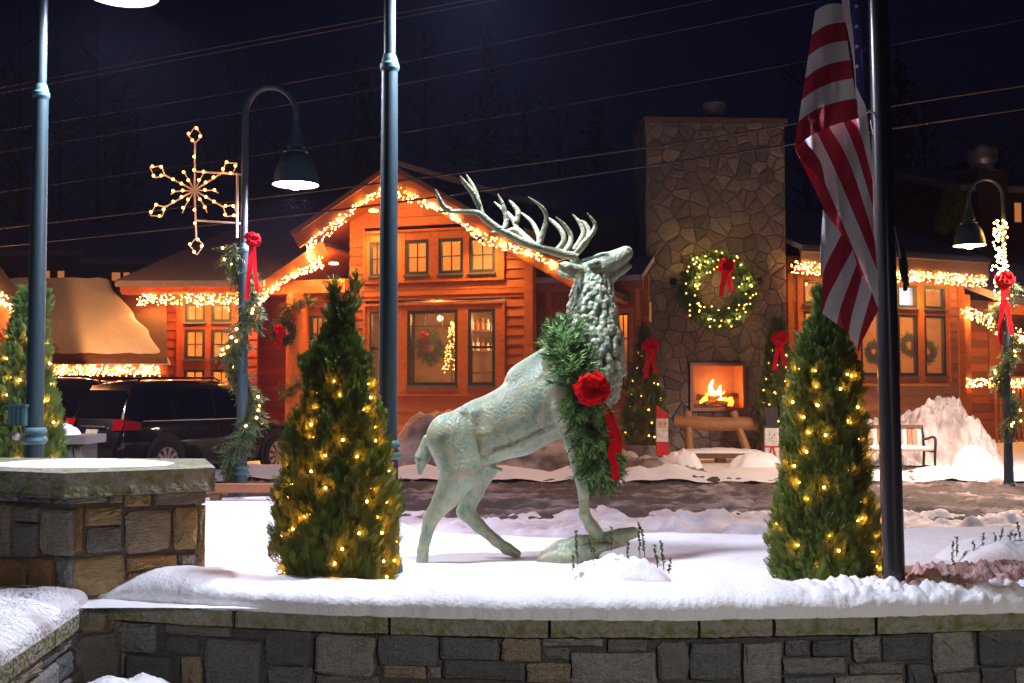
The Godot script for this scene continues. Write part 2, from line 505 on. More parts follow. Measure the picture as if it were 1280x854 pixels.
func build_ground() -> void:
	var b := MB.new()
	b.quad(Vector3(-220, -0.14, 60), Vector3(-220, -0.14, -260), Vector3(220, -0.14, -260), Vector3(220, -0.14, 60))
	setting("ground", b.mesh(), M.roof_snow)
	b = MB.new()
	b.quad(Vector3(-9, 0.0, 8), Vector3(-9, 0.0, -6.6), Vector3(9, 0.0, -6.6), Vector3(9, 0.0, 8))
	setting("pavement", b.mesh(), M.paving)
	b = MB.new()
	b.grid(290, 190, func(u: float, w: float):
		var x := lerpf(-8.5, 9.0, u)
		var d := 5.85 + 9.6 * pow(w, 1.25)
		return Vector3(x, ground_height(x, d), -d))
	# clean in the garden, soiled where the plough has thrown it
	b.tinted = true
	for p in b.v:
		var thrown := smoothstep(9.6, 11.0, -p.z) * smoothstep(-2.6, -1.4, p.x)
		var dirt := clampf(0.45 + 0.9 * lump.get_noise_2d(p.x * 0.9, p.z * 0.9) + 0.5 * fine.get_noise_2d(p.x * 4.0, p.z * 4.0), 0.0, 1.0) * thrown
		b.c.append(Color(0.82, 0.83, 0.86).lerp(Color(0.42, 0.36, 0.37), dirt * 0.8))
	setting("garden_ground", b.mesh(), M.garden_snow)
	# road under brown slush, with ruts
	b = MB.new()
	b.grid(430, 120, func(u: float, w: float):
		var x := lerpf(-16.0, 17.0, u)
		var d := lerpf(13.4, 19.4, w)
		var rut := 0.06 * sin(d * 3.6 + 0.4 * lump.get_noise_2d(x * 0.2, 0.0) * 3.0)
		return Vector3(x, -0.02 + rut + 0.09 * lump.get_noise_2d(x * 0.9, d * 2.2) + 0.06 * absf(fine.get_noise_2d(x * 3.0, d * 4.0)) + 0.03 * fine.get_noise_2d(x * 7.0, d * 9.0) + 0.1 * smoothstep(18.6, 19.3, d) - 0.16 * (1.0 - smoothstep(14.2, 14.9, d)), -d))
	b.tinted = true
	for p in b.v:
		var clean := smoothstep(-0.1, 0.5, lump.get_noise_2d(p.x * 0.35, p.z * 1.6) + 0.6 * fine.get_noise_2d(p.x * 2.5, p.z * 5.0) + 2.5 * (p.y - 0.03))
		b.c.append(Color(0.085, 0.063, 0.058).lerp(Color(0.4, 0.34, 0.34), clean * 0.75))
	setting("road", b.mesh(), M.snow_tinted)
	# far pavement deep in snow
	b = MB.new()
	b.grid(240, 90, func(u: float, w: float):
		var x := lerpf(-18.0, 20.0, u)
		var d := 18.9 + 17.0 * w * w
		var brow := 0.2 * exp(-pow((d - 19.3) / 0.45, 2.0)) * (0.6 + 0.8 * lump.get_noise_2d(x * 0.8, 4.0))
		var right := 0.12 * smoothstep(4.0, 7.0, x)
		return Vector3(x, -0.03 + 0.11 * smoothstep(18.9, 19.3, d) + brow + right * smoothstep(19.0, 21.0, d) + 0.035 * lump.get_noise_2d(x * 0.6, d * 0.6) + 0.05 * absf(fine.get_noise_2d(x * 2.0, d * 2.0)) * (1.0 - smoothstep(19.5, 21.0, d)), -d))
	setting("far_pavement", b.mesh(), M.snow)

func build_hill() -> void:
	var b := MB.new()
	b.grid(60, 24, func(u: float, w: float):
		var x := lerpf(-95.0, 95.0, u)
		var d := 52.0 + 70.0 * w
		return Vector3(x, -0.4 + 26.0 * smoothstep(0.0, 1.0, w) * (0.75 + 0.35 * lump.get_noise_2d(x * 0.02, 2.0)) + 1.5 * lump.get_noise_2d(x * 0.1, d * 0.1), -d))
	setting("hill", b.mesh(), M.hill)
	# bare trees and evergreens on the slope, each on its own
	var r := RandomNumberGenerator.new()
	r.seed = 41
	var spots := [[20, 44], [70, 50], [118, 46], [150, 55], [255, 47], [292, 52], [345, 49], [420, 46], [442, 52], [455, 47], [472, 55], [530, 48], [565, 53], [610, 47], [655, 51], [700, 46], [745, 54], [1010, 50], [1130, 45], [1160, 52], [1240, 47]]
	var places := ["far left above the dark house", "left of the snowflake, above the dark house", "behind the blue post and snowflake", "between the dark house and the snowflake", "just behind the lit snowflake", "behind the gooseneck lamp post", "behind the grey lamp shade", "right of the grey lamp shade", "left of the middle pole top", "close left of the middle pole", "hidden partly by the middle pole", "just right of the middle pole", "above the left of the lodge roof", "above the antlers", "right above the antler tips", "above the elk's head", "left of the stone chimney", "behind the flag", "right of the flagpole", "right of the flagpole, farther back", "behind the right lamp"]
	for k in spots.size():
		var p := spot(spots[k][0], 420, spots[k][1])
		p.y = -0.3
		var ever: bool = k in [3, 9, 12, 13, 14, 16, 18]
		var t := thing("evergreen_tree" if ever else "bare_tree", ("dim evergreen tree " if ever else "dim bare tree ") + places[k], "tree", at_place(p), "dark trees behind the buildings")
		var h := r.randf_range(12.0, 19.0)
		b = MB.new()
		b.tube(PackedVector3Array([Vector3.ZERO, Vector3(0.1, h * 0.5, 0), Vector3(-0.1, h, 0)]), PackedFloat32Array([0.22, 0.14, 0.02]), 7)
		if not ever:
			for j in 26:
				var y := h * r.randf_range(0.3, 0.95)
				var a := r.randf() * TAU
				var ln := (h - y) * 0.35 + 0.8
				var dirn := Vector3(cos(a), 0.8, sin(a)) * ln
				var o := Vector3(0, y, 0)
				b.tube(PackedVector3Array([o, o + dirn * 0.5 + Vector3(0, -0.1, 0), o + dirn]), PackedFloat32Array([0.06, 0.035, 0.01]), 4, false)
				for q in 4:
					var o2 := o + dirn * r.randf_range(0.4, 0.95)
					b.tube(PackedVector3Array([o2, o2 + Vector3(r.randf_range(-0.9, 0.9), r.randf_range(0.2, 0.9), r.randf_range(-0.9, 0.9))]), PackedFloat32Array([0.02, 0.005]), 3, false)
		part(t, "trunk", b.mesh(), M.bark)
		if ever:
			b = MB.new()
			b.tinted = true
			for j in 2600:
				var y := h * (1.0 - 0.85 * sqrt(r.randf()))
				var reach := (h - y) * 0.28 + 0.15
				var a := r.randf() * TAU
				var rad := reach * sqrt(r.randf()) * (0.7 + 0.5 * sin(a * 5.0 + y * 2.0))
				var o := Vector3(cos(a) * rad, y - rad * 0.35, sin(a) * rad)
				var w := Vector3(r.randf_range(-1, 1), r.randf_range(-0.8, 0.3), r.randf_range(-1, 1)).normalized() * 0.35
				var s := w.cross(Vector3(r.randf_range(-1, 1), 1, r.randf_range(-1, 1))).normalized() * 0.12
				b.col = Color(0.05, 0.055, 0.02).lerp(Color(0.1, 0.07, 0.03), r.randf())
				b.tri(o - s, o + w, o + s)
			var f := part(t, "crown", b.mesh(), M.fir)
			f.set_meta("kind", "stuff")

# ---------------------------------------------------------------- masonry
func stone_mesh(poly: PackedVector2Array, depth: float, r: RandomNumberGenerator, bevel := 0.014, rough := 0.006) -> ArrayMesh:
	var b := MB.new()
	var m := poly.size()
	var c := Vector2.ZERO
	for p in poly: c += p / m
	var rings := []
	for ring in [[-0.03, 0.0], [depth - bevel, 0.0], [depth, 1.0], [depth + 0.4 * bevel, 2.0]]:
		var row := PackedVector3Array()
		for p in poly:
			var away := (p - c)
			var q := p
			if ring[1] == 1.0: q = p - away.normalized() * bevel * 1.4
			if ring[1] == 2.0: q = c + away * r.randf_range(0.42, 0.62)
			row.append(Vector3(q.x, q.y, ring[0] + (r.randf_range(-rough, rough) if ring[1] > 0.0 else 0.0)))
		rings.append(row)
	for k in 3:
		for s in m:
			var e := (s + 1) % m
			b.quad(rings[k][s], rings[k + 1][s], rings[k + 1][e], rings[k][e])
	var mid := Vector3(c.x, c.y, depth + r.randf_range(-rough, rough) + 0.4 * bevel)
	for s in m:
		b.tri(rings[3][(s + 1) % m], rings[3][s], mid)
	return b.mesh()

func block_outline(w: float, h: float, r: RandomNumberGenerator, uneven := 0.06) -> PackedVector2Array:
	# a roughly squared stone, counter-clockwise, centred
	var out := PackedVector2Array()
	var cut := minf(w, h) * r.randf_range(0.05, 0.12)
	var j := minf(w, h) * uneven
	var x := w / 2.0
	var y := h / 2.0
	for p in [Vector2(-x + cut, -y), Vector2(0, -y), Vector2(x - cut, -y), Vector2(x, -y + cut), Vector2(x, 0), Vector2(x, y - cut), Vector2(x - cut, y), Vector2(0, y), Vector2(-x + cut, y), Vector2(-x, y - cut), Vector2(-x, 0), Vector2(-x, -y + cut)]:
		out.append(p + Vector2(r.randf_range(-j, j), r.randf_range(-j, j)))
	return out

func wall_distance(u: float) -> float:
	var k := [[-60.0, 6.6], [90.0, 6.2], [250.0, 5.98], [427.0, 5.8], [640.0, 5.69], [850.0, 5.68], [1060.0, 5.75], [1280.0, 5.88], [1460.0, 6.05]]
	for j in k.size() - 1:
		if u <= k[j + 1][0]:
			var s: float = (u - k[j][0]) / (k[j + 1][0] - k[j][0])
			return lerpf(k[j][1], k[j + 1][1], s)
	return 6.05

func wall_point(u: float, y: float) -> Vector3:
	var d := wall_distance(u)
	return Vector3((u - 640.0) / LENS * d, y, -d)

func row_to_height(u: float, v: float) -> float:
	return spot(u, v, wall_distance(u)).y

func wall_frame(u: float, v: float) -> Transform3D:
	var a := (wall_point(u + 8.0, 0) - wall_point(u - 8.0, 0)).normalized()
	return Transform3D(Basis(a, Vector3.UP, a.cross(Vector3.UP)), wall_point(u, row_to_height(u, v)))

func build_front_wall() -> void:
	var r := RandomNumberGenerator.new()
	r.seed = 5
	var t := thing("garden_wall", "low curved wall of squared grey stones running across the foreground under snow", "wall", at_place(wall_point(640, 0)))
	var b := MB.new()
	var us := []
	for k in 33: us.append(60.0 + k * 45.0)
	# mortar core behind the stones
	b.grid(us.size() - 1, 1, func(a: float, w: float): return wall_point(60.0 + a * 1440.0, lerpf(-0.05, 0.36, w)) + Vector3(0, 0, -0.035))
	b.grid(us.size() - 1, 1, func(a: float, w: float): return wall_point(60.0 + a * 1440.0, 0.36) + Vector3(0, 0, -0.035 - 0.5 * w))
	b.grid(us.size() - 1, 1, func(a: float, w: float): return wall_point(60.0 + a * 1440.0, lerpf(-0.05, 0.36, w)) + Vector3(0, 0, -0.5))
	part_w(t, "mortar", b.mesh(), M.mortar)
	# cap slabs
	var cuts := [82, 298, 489, 686, 870, 962, 1088, 1273, 1460]
	for k in cuts.size() - 1:
		var u0: float = cuts[k] + 2.0
		var u1: float = cuts[k + 1] - 2.0
		b = MB.new()
		var n := 14
		for f in n:
			var s0 := lerpf(u0, u1, float(f) / n)
			var s1 := lerpf(u0, u1, float(f + 1) / n)
			var e0 := 0.0 if f == 0 else 0.014 * fine.get_noise_1d(s0 * 0.21)
			var e1 := 0.0 if f == n - 1 else 0.014 * fine.get_noise_1d(s1 * 0.21)
			var m0 := 0.02 * fine.get_noise_1d(s0 * 0.13 + 40.0)
			var m1 := 0.02 * fine.get_noise_1d(s1 * 0.13 + 40.0)
			var top := 0.452
			var low := 0.362
			var out0 := Vector3(0, 0, 0.035 + e0)
			var out1 := Vector3(0, 0, 0.035 + e1)
			var mid0 := Vector3(0, 0, 0.045 + m0)
			var mid1 := Vector3(0, 0, 0.045 + m1)
			var back := Vector3(0, 0, -0.46)
			var A := wall_point(s0, low + 0.006 * fine.get_noise_1d(s0 * 0.4)) + out0
			var B := wall_point(s1, low + 0.006 * fine.get_noise_1d(s1 * 0.4)) + out1
			var C := wall_point(s0, 0.41) + mid0
			var D := wall_point(s1, 0.41) + mid1
			var E := wall_point(s0, top) + out0
			var G := wall_point(s1, top) + out1
			b.quad(A, C, D, B); b.quad(C, E, G, D)
			b.quad(E, wall_point(s0, top) + back, wall_point(s1, top) + back, G)
			b.quad(wall_point(s0, low) + back, A, B, wall_point(s1, low) + back)
			b.quad(wall_point(s1, low) + back, wall_point(s1, top) + back, wall_point(s0, top) + back, wall_point(s0, low) + back)
			if f == 0: b.quad(wall_point(s0, low) + back, wall_point(s0, top) + back, E, A)
			if f == n - 1: b.quad(B, G, wall_point(s1, top) + back, wall_point(s1, low) + back)
		part_w(t, "cap_slab", b.mesh(), M.moss_cap)
	# stones as surveyed, then one hidden course below
	var list := [[92, 773, 138, 806], [143, 779, 200, 817], [205, 783, 292, 795], [207, 798, 250, 819], [258, 800, 328, 858], [332, 790, 391, 832], [397, 794, 470, 843], [90, 809, 153, 851], [160, 821, 220, 851], [226, 823, 254, 858], [336, 836, 393, 866], [475, 796, 548, 831], [552, 798, 622, 824], [628, 800, 674, 827], [679, 800, 752, 809], [678, 812, 711, 826], [759, 801, 806, 815], [479, 834, 532, 849], [535, 835, 551, 849], [555, 828, 654, 850], [659, 830, 712, 852], [715, 817, 816, 858], [822, 804, 858, 850], [861, 806, 920, 849], [926, 804, 973, 856], [979, 801, 1008, 820], [1012, 801, 1058, 820], [976, 824, 1052, 843], [1063, 797, 1096, 826], [1099, 797, 1156, 827], [1160, 792, 1213, 838], [1217, 789, 1283, 831], [1040, 846, 1125, 864], [1058, 830, 1125, 843], [1129, 832, 1157, 862], [1163, 842, 1217, 864], [1221, 835, 1262, 862], [1266, 835, 1300, 862], [1288, 790, 1350, 830], [1304, 834, 1370, 862], [1354, 792, 1430, 830], [976, 847, 1036, 864], [397, 847, 474, 864]]
	var x := 95.0
	while x < 1420.0:
		var w := r.randf_range(45.0, 110.0)
		list.append([x, 869, x + w - 5.0, 893])
		x += w
	for s in list:
		var u: float = (s[0] + s[2]) / 2.0
		var v: float = (s[1] + s[3]) / 2.0
		var scale := wall_distance(u) / LENS
		var poly := block_outline((s[2] - s[0]) * scale * 1.02, (s[3] - s[1]) * scale, r, 0.05)
		var m: Material = M.stone[r.randi() % 6]
		part(t, "stone", stone_mesh(poly, r.randf_range(-0.014, 0.024), r, 0.014, 0.009), m, t.transform.affine_inverse() * wall_frame(u, v))
	# the snow lying on it
	b = MB.new()
	b.tinted = false
	b.grid(420, 26, func(a: float, w: float):
		var u := lerpf(88.0, 1460.0, a)
		var e := smoothstep(0.0, 0.075, a)
		var phi := PI * w
		var thick := (0.14 + 0.014 * lump.get_noise_1d(u * 0.012)) * (0.25 + 0.75 * e) + 0.035 * exp(-pow((u - 205.0) / 62.0, 2.0))
		var churn := smoothstep(960.0, 1070.0, u)
		thick += churn * 0.05 * lump.get_noise_2d(u * 0.05, w * 4.0)
		var out := 0.3 * cos(phi)
		var y := 0.45 + thick * pow(maxf(sin(phi), 0.0), 0.55)
		var p := wall_point(u, y) + Vector3(0, 0, -0.225 + out * (0.88 + 0.06 * lump.get_noise_1d(u * 0.03 + 9.0)))
		var grain_ := fine.get_noise_3d(p.x * 14.0, p.y * 14.0, p.z * 14.0) * 0.005 * (1.0 - 0.8 * smoothstep(0.25, 0.5, w)) + fine.get_noise_3d(p.x * 4.0, p.y * 4.0, p.z * 4.0) * 0.004 * (1.0 + 3.0 * churn)
		p.y += grain_ * sin(phi)
		p.z += grain_ * 0.6
		return p)
	solo("snow_cover", b.mesh(), M.snow, "thick smooth snow lying along the top of the curved foreground wall", "snow")
	# trodden, reddish-brown snow at the right end
	b = MB.new()
	b.tinted = true
	for k in 1:
		b.grid(120, 22, func(a: float, w: float):
			var u := lerpf(1112.0, 1460.0, a)
			var side := sin(PI * w)
			var e := smoothstep(0.0, 0.25, a + 0.25 * lump.get_noise_2d(w * 3.0, 2.0))
			var y := 0.53 + 0.105 * e * pow(side, 0.6) + 0.05 * lump.get_noise_2d(u * 0.045, w * 5.0) * side + 0.03 * fine.get_noise_2d(u * 0.16, w * 14.0) * side
			return wall_point(u, y - 0.05 * (1.0 - side)) + Vector3(0, 0, -0.38 + 0.26 * cos(PI * w)))
	b.c.clear()
	for p in b.v: b.c.append(Color(0.3, 0.16, 0.14).lerp(Color(0.55, 0.42, 0.42), clampf(0.35 + 0.8 * fine.get_noise_3d(p.x * 6.0, p.y * 6.0, p.z * 6.0), 0.0, 1.0)))
	solo("muddy_snow", b.mesh(), M.snow_tinted, "trodden reddish-brown snow at the right end of the wall beside the flagpole", "snow")

func masonry_face(t: Node3D, x: Transform3D, rects: Array, mats: Array, r: RandomNumberGenerator, depth := 0.012) -> void:
	for s in rects:
		var poly := block_outline(s.size.x, s.size.y, r, 0.035)
		part(t, "stone", stone_mesh(poly, depth + r.randf_range(-0.01, 0.014), r, 0.012, 0.008), mats[r.randi() % mats.size()], t.transform.affine_inverse() * x * at_place(Vector3(s.get_center().x, s.get_center().y, 0)))

func prism(b: MB, pts: Array, y0: float, y1: float) -> void:
	# pts: corners in plan, clockwise seen from above
	for k in pts.size():
		var p: Vector2 = pts[k]
		var q: Vector2 = pts[(k + 1) % pts.size()]
		b.quad(Vector3(p.x, y0, p.y), Vector3(p.x, y1, p.y), Vector3(q.x, y1, q.y), Vector3(q.x, y0, q.y))
	for k in range(1, pts.size() - 1):
		b.tri(Vector3(pts[0].x, y1, pts[0].y), Vector3(pts[k].x, y1, pts[k].y), Vector3(pts[k + 1].x, y1, pts[k + 1].y))
		b.tri(Vector3(pts[0].x, y0, pts[0].y), Vector3(pts[k + 1].x, y0, pts[k + 1].y), Vector3(pts[k].x, y0, pts[k].y))

func face_between(p: Vector2, q: Vector2) -> Transform3D:
	# a wall face seen from outside with p on the left and q on the right
	var a := Vector3(q.x - p.x, 0, q.y - p.y).normalized()
	return Transform3D(Basis(a, Vector3.UP, a.cross(Vector3.UP)), Vector3(p.x, 0, p.y))

func fill_courses(w: float, y0: float, y1: float, r: RandomNumberGenerator, course := 0.2) -> Array:
	var out := []
	var y := y0
	while y < y1 - 0.05:
		var h := minf(r.randf_range(course * 0.7, course * 1.4), y1 - y)
		if y1 - y - h < 0.06: h = y1 - y
		var x := 0.0
		while x < w - 0.04:
			var l := minf(r.randf_range(0.18, 0.42), w - x)
			if w - x - l < 0.1: l = w - x
			out.append(Rect2(x + 0.008, y + 0.008, l - 0.016, h - 0.016))
			x += l
		y += h
	return out

func build_pillars() -> void:
	var r := RandomNumberGenerator.new()
	r.seed = 12
	# the broad pillar at the left end of the wall: blunt corner towards the camera
	var P0 := Vector2(-2.44, -6.0)
	var P1 := Vector2(-1.82, -6.365)
	var P4 := Vector2(-3.5, -6.47)
	var P2 := Vector2(-2.1, -7.1)
	var P3 := Vector2(-3.4, -7.2)
	var t := thing("stone_pillar", "broad stone pillar with tan stones and a thick mossy cap, left foreground", "pillar", at_place(Vector3(P0.x, 0, P0.y)))
	var b := MB.new()
	var inset := [P0 + Vector2(0.0, -0.03), P4 + Vector2(0.02, -0.03), P3, P2, P1 + Vector2(-0.03, -0.02)]
	prism(b, inset, -0.05, 1.05)
	part_w(t, "mortar", b.mesh(), M.mortar_brown)
	var fr := face_between(P0, P1)
	var px := []
	for s in [[92, 618, 134, 629], [137, 617, 152, 629], [155, 616, 188, 633], [191, 612, 257, 631], [106, 635, 152, 657], [108, 659, 151, 691], [155, 638, 213, 689], [216, 635, 246, 687], [93, 635, 103, 690], [89, 696, 156, 744], [158, 695, 220, 712], [223, 693, 245, 708], [248, 632, 257, 709], [159, 716, 200, 744], [203, 715, 256, 744]]:
		px.append(span(fr, s[0], s[1], s[2], s[3]))
	px.append_array(fill_courses(0.72, 0.02, 0.45, r))
	masonry_face(t, fr, px, M.warm_stone, r)
	var fl := face_between(P4, P0)
	px = []
	for s in [[-40, 616, -12, 626], [-8, 614, 22, 626], [26, 615, 63, 628], [66, 618, 90, 630], [0, 632, 13, 696], [16, 634, 47, 652], [15, 655, 46, 695], [50, 637, 90, 693], [-48, 632, -4, 668], [-48, 672, -4, 696], [-30, 700, 33, 738], [36, 699, 66, 738], [69, 698, 88, 740]]:
		px.append(span(fl, s[0], s[1], s[2], s[3]))
	px.append_array(fill_courses(1.12, 0.02, 0.42, r))
	masonry_face(t, fl, px, M.warm_stone + M.stone, r)
	masonry_face(t, face_between(P1, P2), fill_courses(0.75, 0.02, 1.04, r), M.warm_stone, r)
	# cap with chipped edge
	b = MB.new()
	var rim := [P0 + Vector2(0.0, 0.075), P4 + Vector2(-0.1, 0.06), P3 + Vector2(-0.1, -0.05), P2 + Vector2(0.08, -0.05), P1 + Vector2(0.09, 0.02)]
	var top := 1.185
	var low := 1.045
	for k in rim.size():
		var p: Vector2 = rim[k]
		var q: Vector2 = rim[(k + 1) % rim.size()]
		var n := 22
		for f in n:
			var pts := []
			for e in [f, f + 1]:
				var s := p.lerp(q, float(e) / n)
				var side := (q - p).orthogonal().normalized()
				var c1: float = 0.0 if e == 0 or e == n else 0.012 * fine.get_noise_1d(s.x * 17.0 + s.y * 23.0)
				var c2: float = 0.0 if e == 0 or e == n else 0.03 * absf(fine.get_noise_1d(s.x * 11.0 - s.y * 19.0))
				pts.append([Vector3(s.x, top + c1 * 0.3, s.y), Vector3(s.x, lerpf(low, top, 0.5), s.y) + Vector3(side.x, 0, side.y) * (c1 - 0.008), Vector3(s.x, low + c2 * 0.4, s.y) + Vector3(side.x, 0, side.y) * -c2])
			b.quad(pts[0][1], pts[0][0], pts[1][0], pts[1][1])
			b.quad(pts[0][2], pts[0][1], pts[1][1], pts[1][2])
	for k in range(1, 4):
		b.tri(Vector3(rim[0].x, top, rim[0].y), Vector3(rim[k].x, top, rim[k].y), Vector3(rim[k + 1].x, top, rim[k + 1].y))
		b.tri(Vector3(rim[0].x, low + 0.01, rim[0].y), Vector3(rim[k].x, low + 0.01, rim[k].y), Vector3(rim[k + 1].x, low + 0.01, rim[k + 1].y))
	part_w(t, "cap_slab", b.mesh(), M.moss_cap)
	b = MB.new()
	b.grid(50, 26, func(u: float, w: float):
		var c := Vector2(-2.62, -6.62)
		var a: float = TAU * u
		var reach := 0.5 + 0.05 * lump.get_noise_1d(cos(a) * 2.0 + sin(a))
		var e := 1.0 - w
		return Vector3(c.x + cos(a) * reach * e * 1.12, 1.18 + 0.034 * sqrt(maxf(0.0, 1.0 - e * e)) + 0.008 * fine.get_noise_2d(cos(a) * e * 8.0, sin(a) * e * 8.0) * (1.0 - e), c.y + sin(a) * reach * e * 0.62))
	solo("snow_patch", b.mesh(), M.snow, "thin sparkling patch of snow on top of the broad stone pillar", "snow")
	# the wing of wall that comes towards the camera at the left
	var A := Vector2(-2.36, -6.02)
	var B := Vector2(-2.2, -4.3)
	t = thing("side_wall", "low stone wall coming forward from the pillar at the lower left edge", "wall", at_place(Vector3(A.x, 0, A.y)))
	b = MB.new()
	prism(b, [B + Vector2(-0.03, 0), B + Vector2(-0.6, 0), A + Vector2(-0.6, 0), A + Vector2(-0.03, 0)], -0.05, 0.36)
	part_w(t, "mortar", b.mesh(), M.mortar)
	var fw := face_between(B, A)
	masonry_face(t, fw, fill_courses(1.7, 0.01, 0.35, r, 0.17), M.stone, r)
	var n := 3
	for k in n:
		var p := B.lerp(A, (k + 0.01) / n)
		var q := B.lerp(A, (k + 0.99) / n)
		b = MB.new()
		prism(b, [p + Vector2(0.035, 0), p + Vector2(-0.64, 0), q + Vector2(-0.64, 0), q + Vector2(0.035, 0)], 0.362, 0.445)
		part_w(t, "cap_slab", b.mesh(), M.moss_cap)
	b = MB.new()
	b.tinted = true
	b.grid(70, 24, func(u: float, w: float):
		var c := B.lerp(A, u) + Vector2(-0.3, 0)
		var phi := PI * w
		return Vector3(c.x + 0.33 * cos(phi), 0.443 + (0.13 + 0.05 * lump.get_noise_2d(u * 3.0, w)) * pow(maxf(sin(phi), 0.0), 0.6) + 0.01 * fine.get_noise_2d(u * 12.0, w * 6.0), c.y))
	b.c.clear()
	for p in b.v: b.c.append(Color(0.5, 0.46, 0.47).lerp(Color(0.8, 0.8, 0.83), smoothstep(-0.45, 0.1, fine.get_noise_3d(p.x * 2.2, 0, p.z * 2.2))))
	solo("side_snow", b.mesh(), M.snow_tinted, "greyish snow on the wall at the lower left edge", "snow")
	solo("snow_heap", dome(Vector3(-1.98, 0.0, -5.6), 0.4, 0.36, 0.16, 8, 0.05), M.snow, "small heap of snow on the paving in the wall's left corner", "snow")
	# second pillar, farther back by the parked car
	t = thing("stone_pillar", "small stone pillar with a grey slab, left behind the blue post near the parked car", "pillar", at_place(spot(92, 575, 9.6)))
	t.position.y = 0.3
	b = MB.new()
	b.box(Vector3(0, 0.42, 0), Vector3(0.28, 0.86, 0.34))
	part(t, "mortar", b.mesh(), M.mortar)
	for s in [Rect2(-0.14, 0.02, 0.13, 0.3), Rect2(0.0, 0.02, 0.14, 0.22), Rect2(0.0, 0.26, 0.14, 0.34), Rect2(-0.14, 0.34, 0.13, 0.24), Rect2(-0.14, 0.6, 0.2, 0.24), Rect2(0.07, 0.62, 0.07, 0.22)]:
		part(t, "stone", stone_mesh(block_outline(s.size.x, s.size.y, r, 0.06), 0.012, r, 0.01, 0.004), M.warm_stone[2 + r.randi() % 3], at_place(Vector3(s.get_center().x, s.get_center().y, 0.172)))
	b = MB.new()
	b.box(Vector3(0.0, 0.9, 0), Vector3(0.4, 0.075, 0.46))
	part(t, "cap_slab", b.mesh(), M.warm_stone[4])
	solo("pillar_snow", dome(t.position + Vector3(-0.1, 0.94, 0), 0.16, 0.18, 0.09, 3, 0.02), M.snow, "round cap of snow on the small pillar behind the blue post", "snow")

func dome(at: Vector3, rx: float, rz: float, h: float, seed_: int, rough: float) -> ArrayMesh:
	var b := MB.new()
	b.grid(48, 20, func(u: float, w: float):
		var a: float = TAU * u
		var e := 1.0 - w
		var k := 1.0 + 0.18 * lump.get_noise_2d(cos(a) + seed_ * 3.0, sin(a))
		var x := cos(a) * e * rx * k
		var z := sin(a) * e * rz * k
		var y := h * pow(maxf(0.0, 1.0 - e * e), 0.75)
		y -= minf(0.14, h * 0.6) * pow(e, 5.0)
		y += rough * lump.get_noise_3d(x * 2.0 / rx, z * 2.0 / rz, seed_) * (1.0 - e * e) * 1.2
		return at + Vector3(x, y, z))
	return b.mesh()

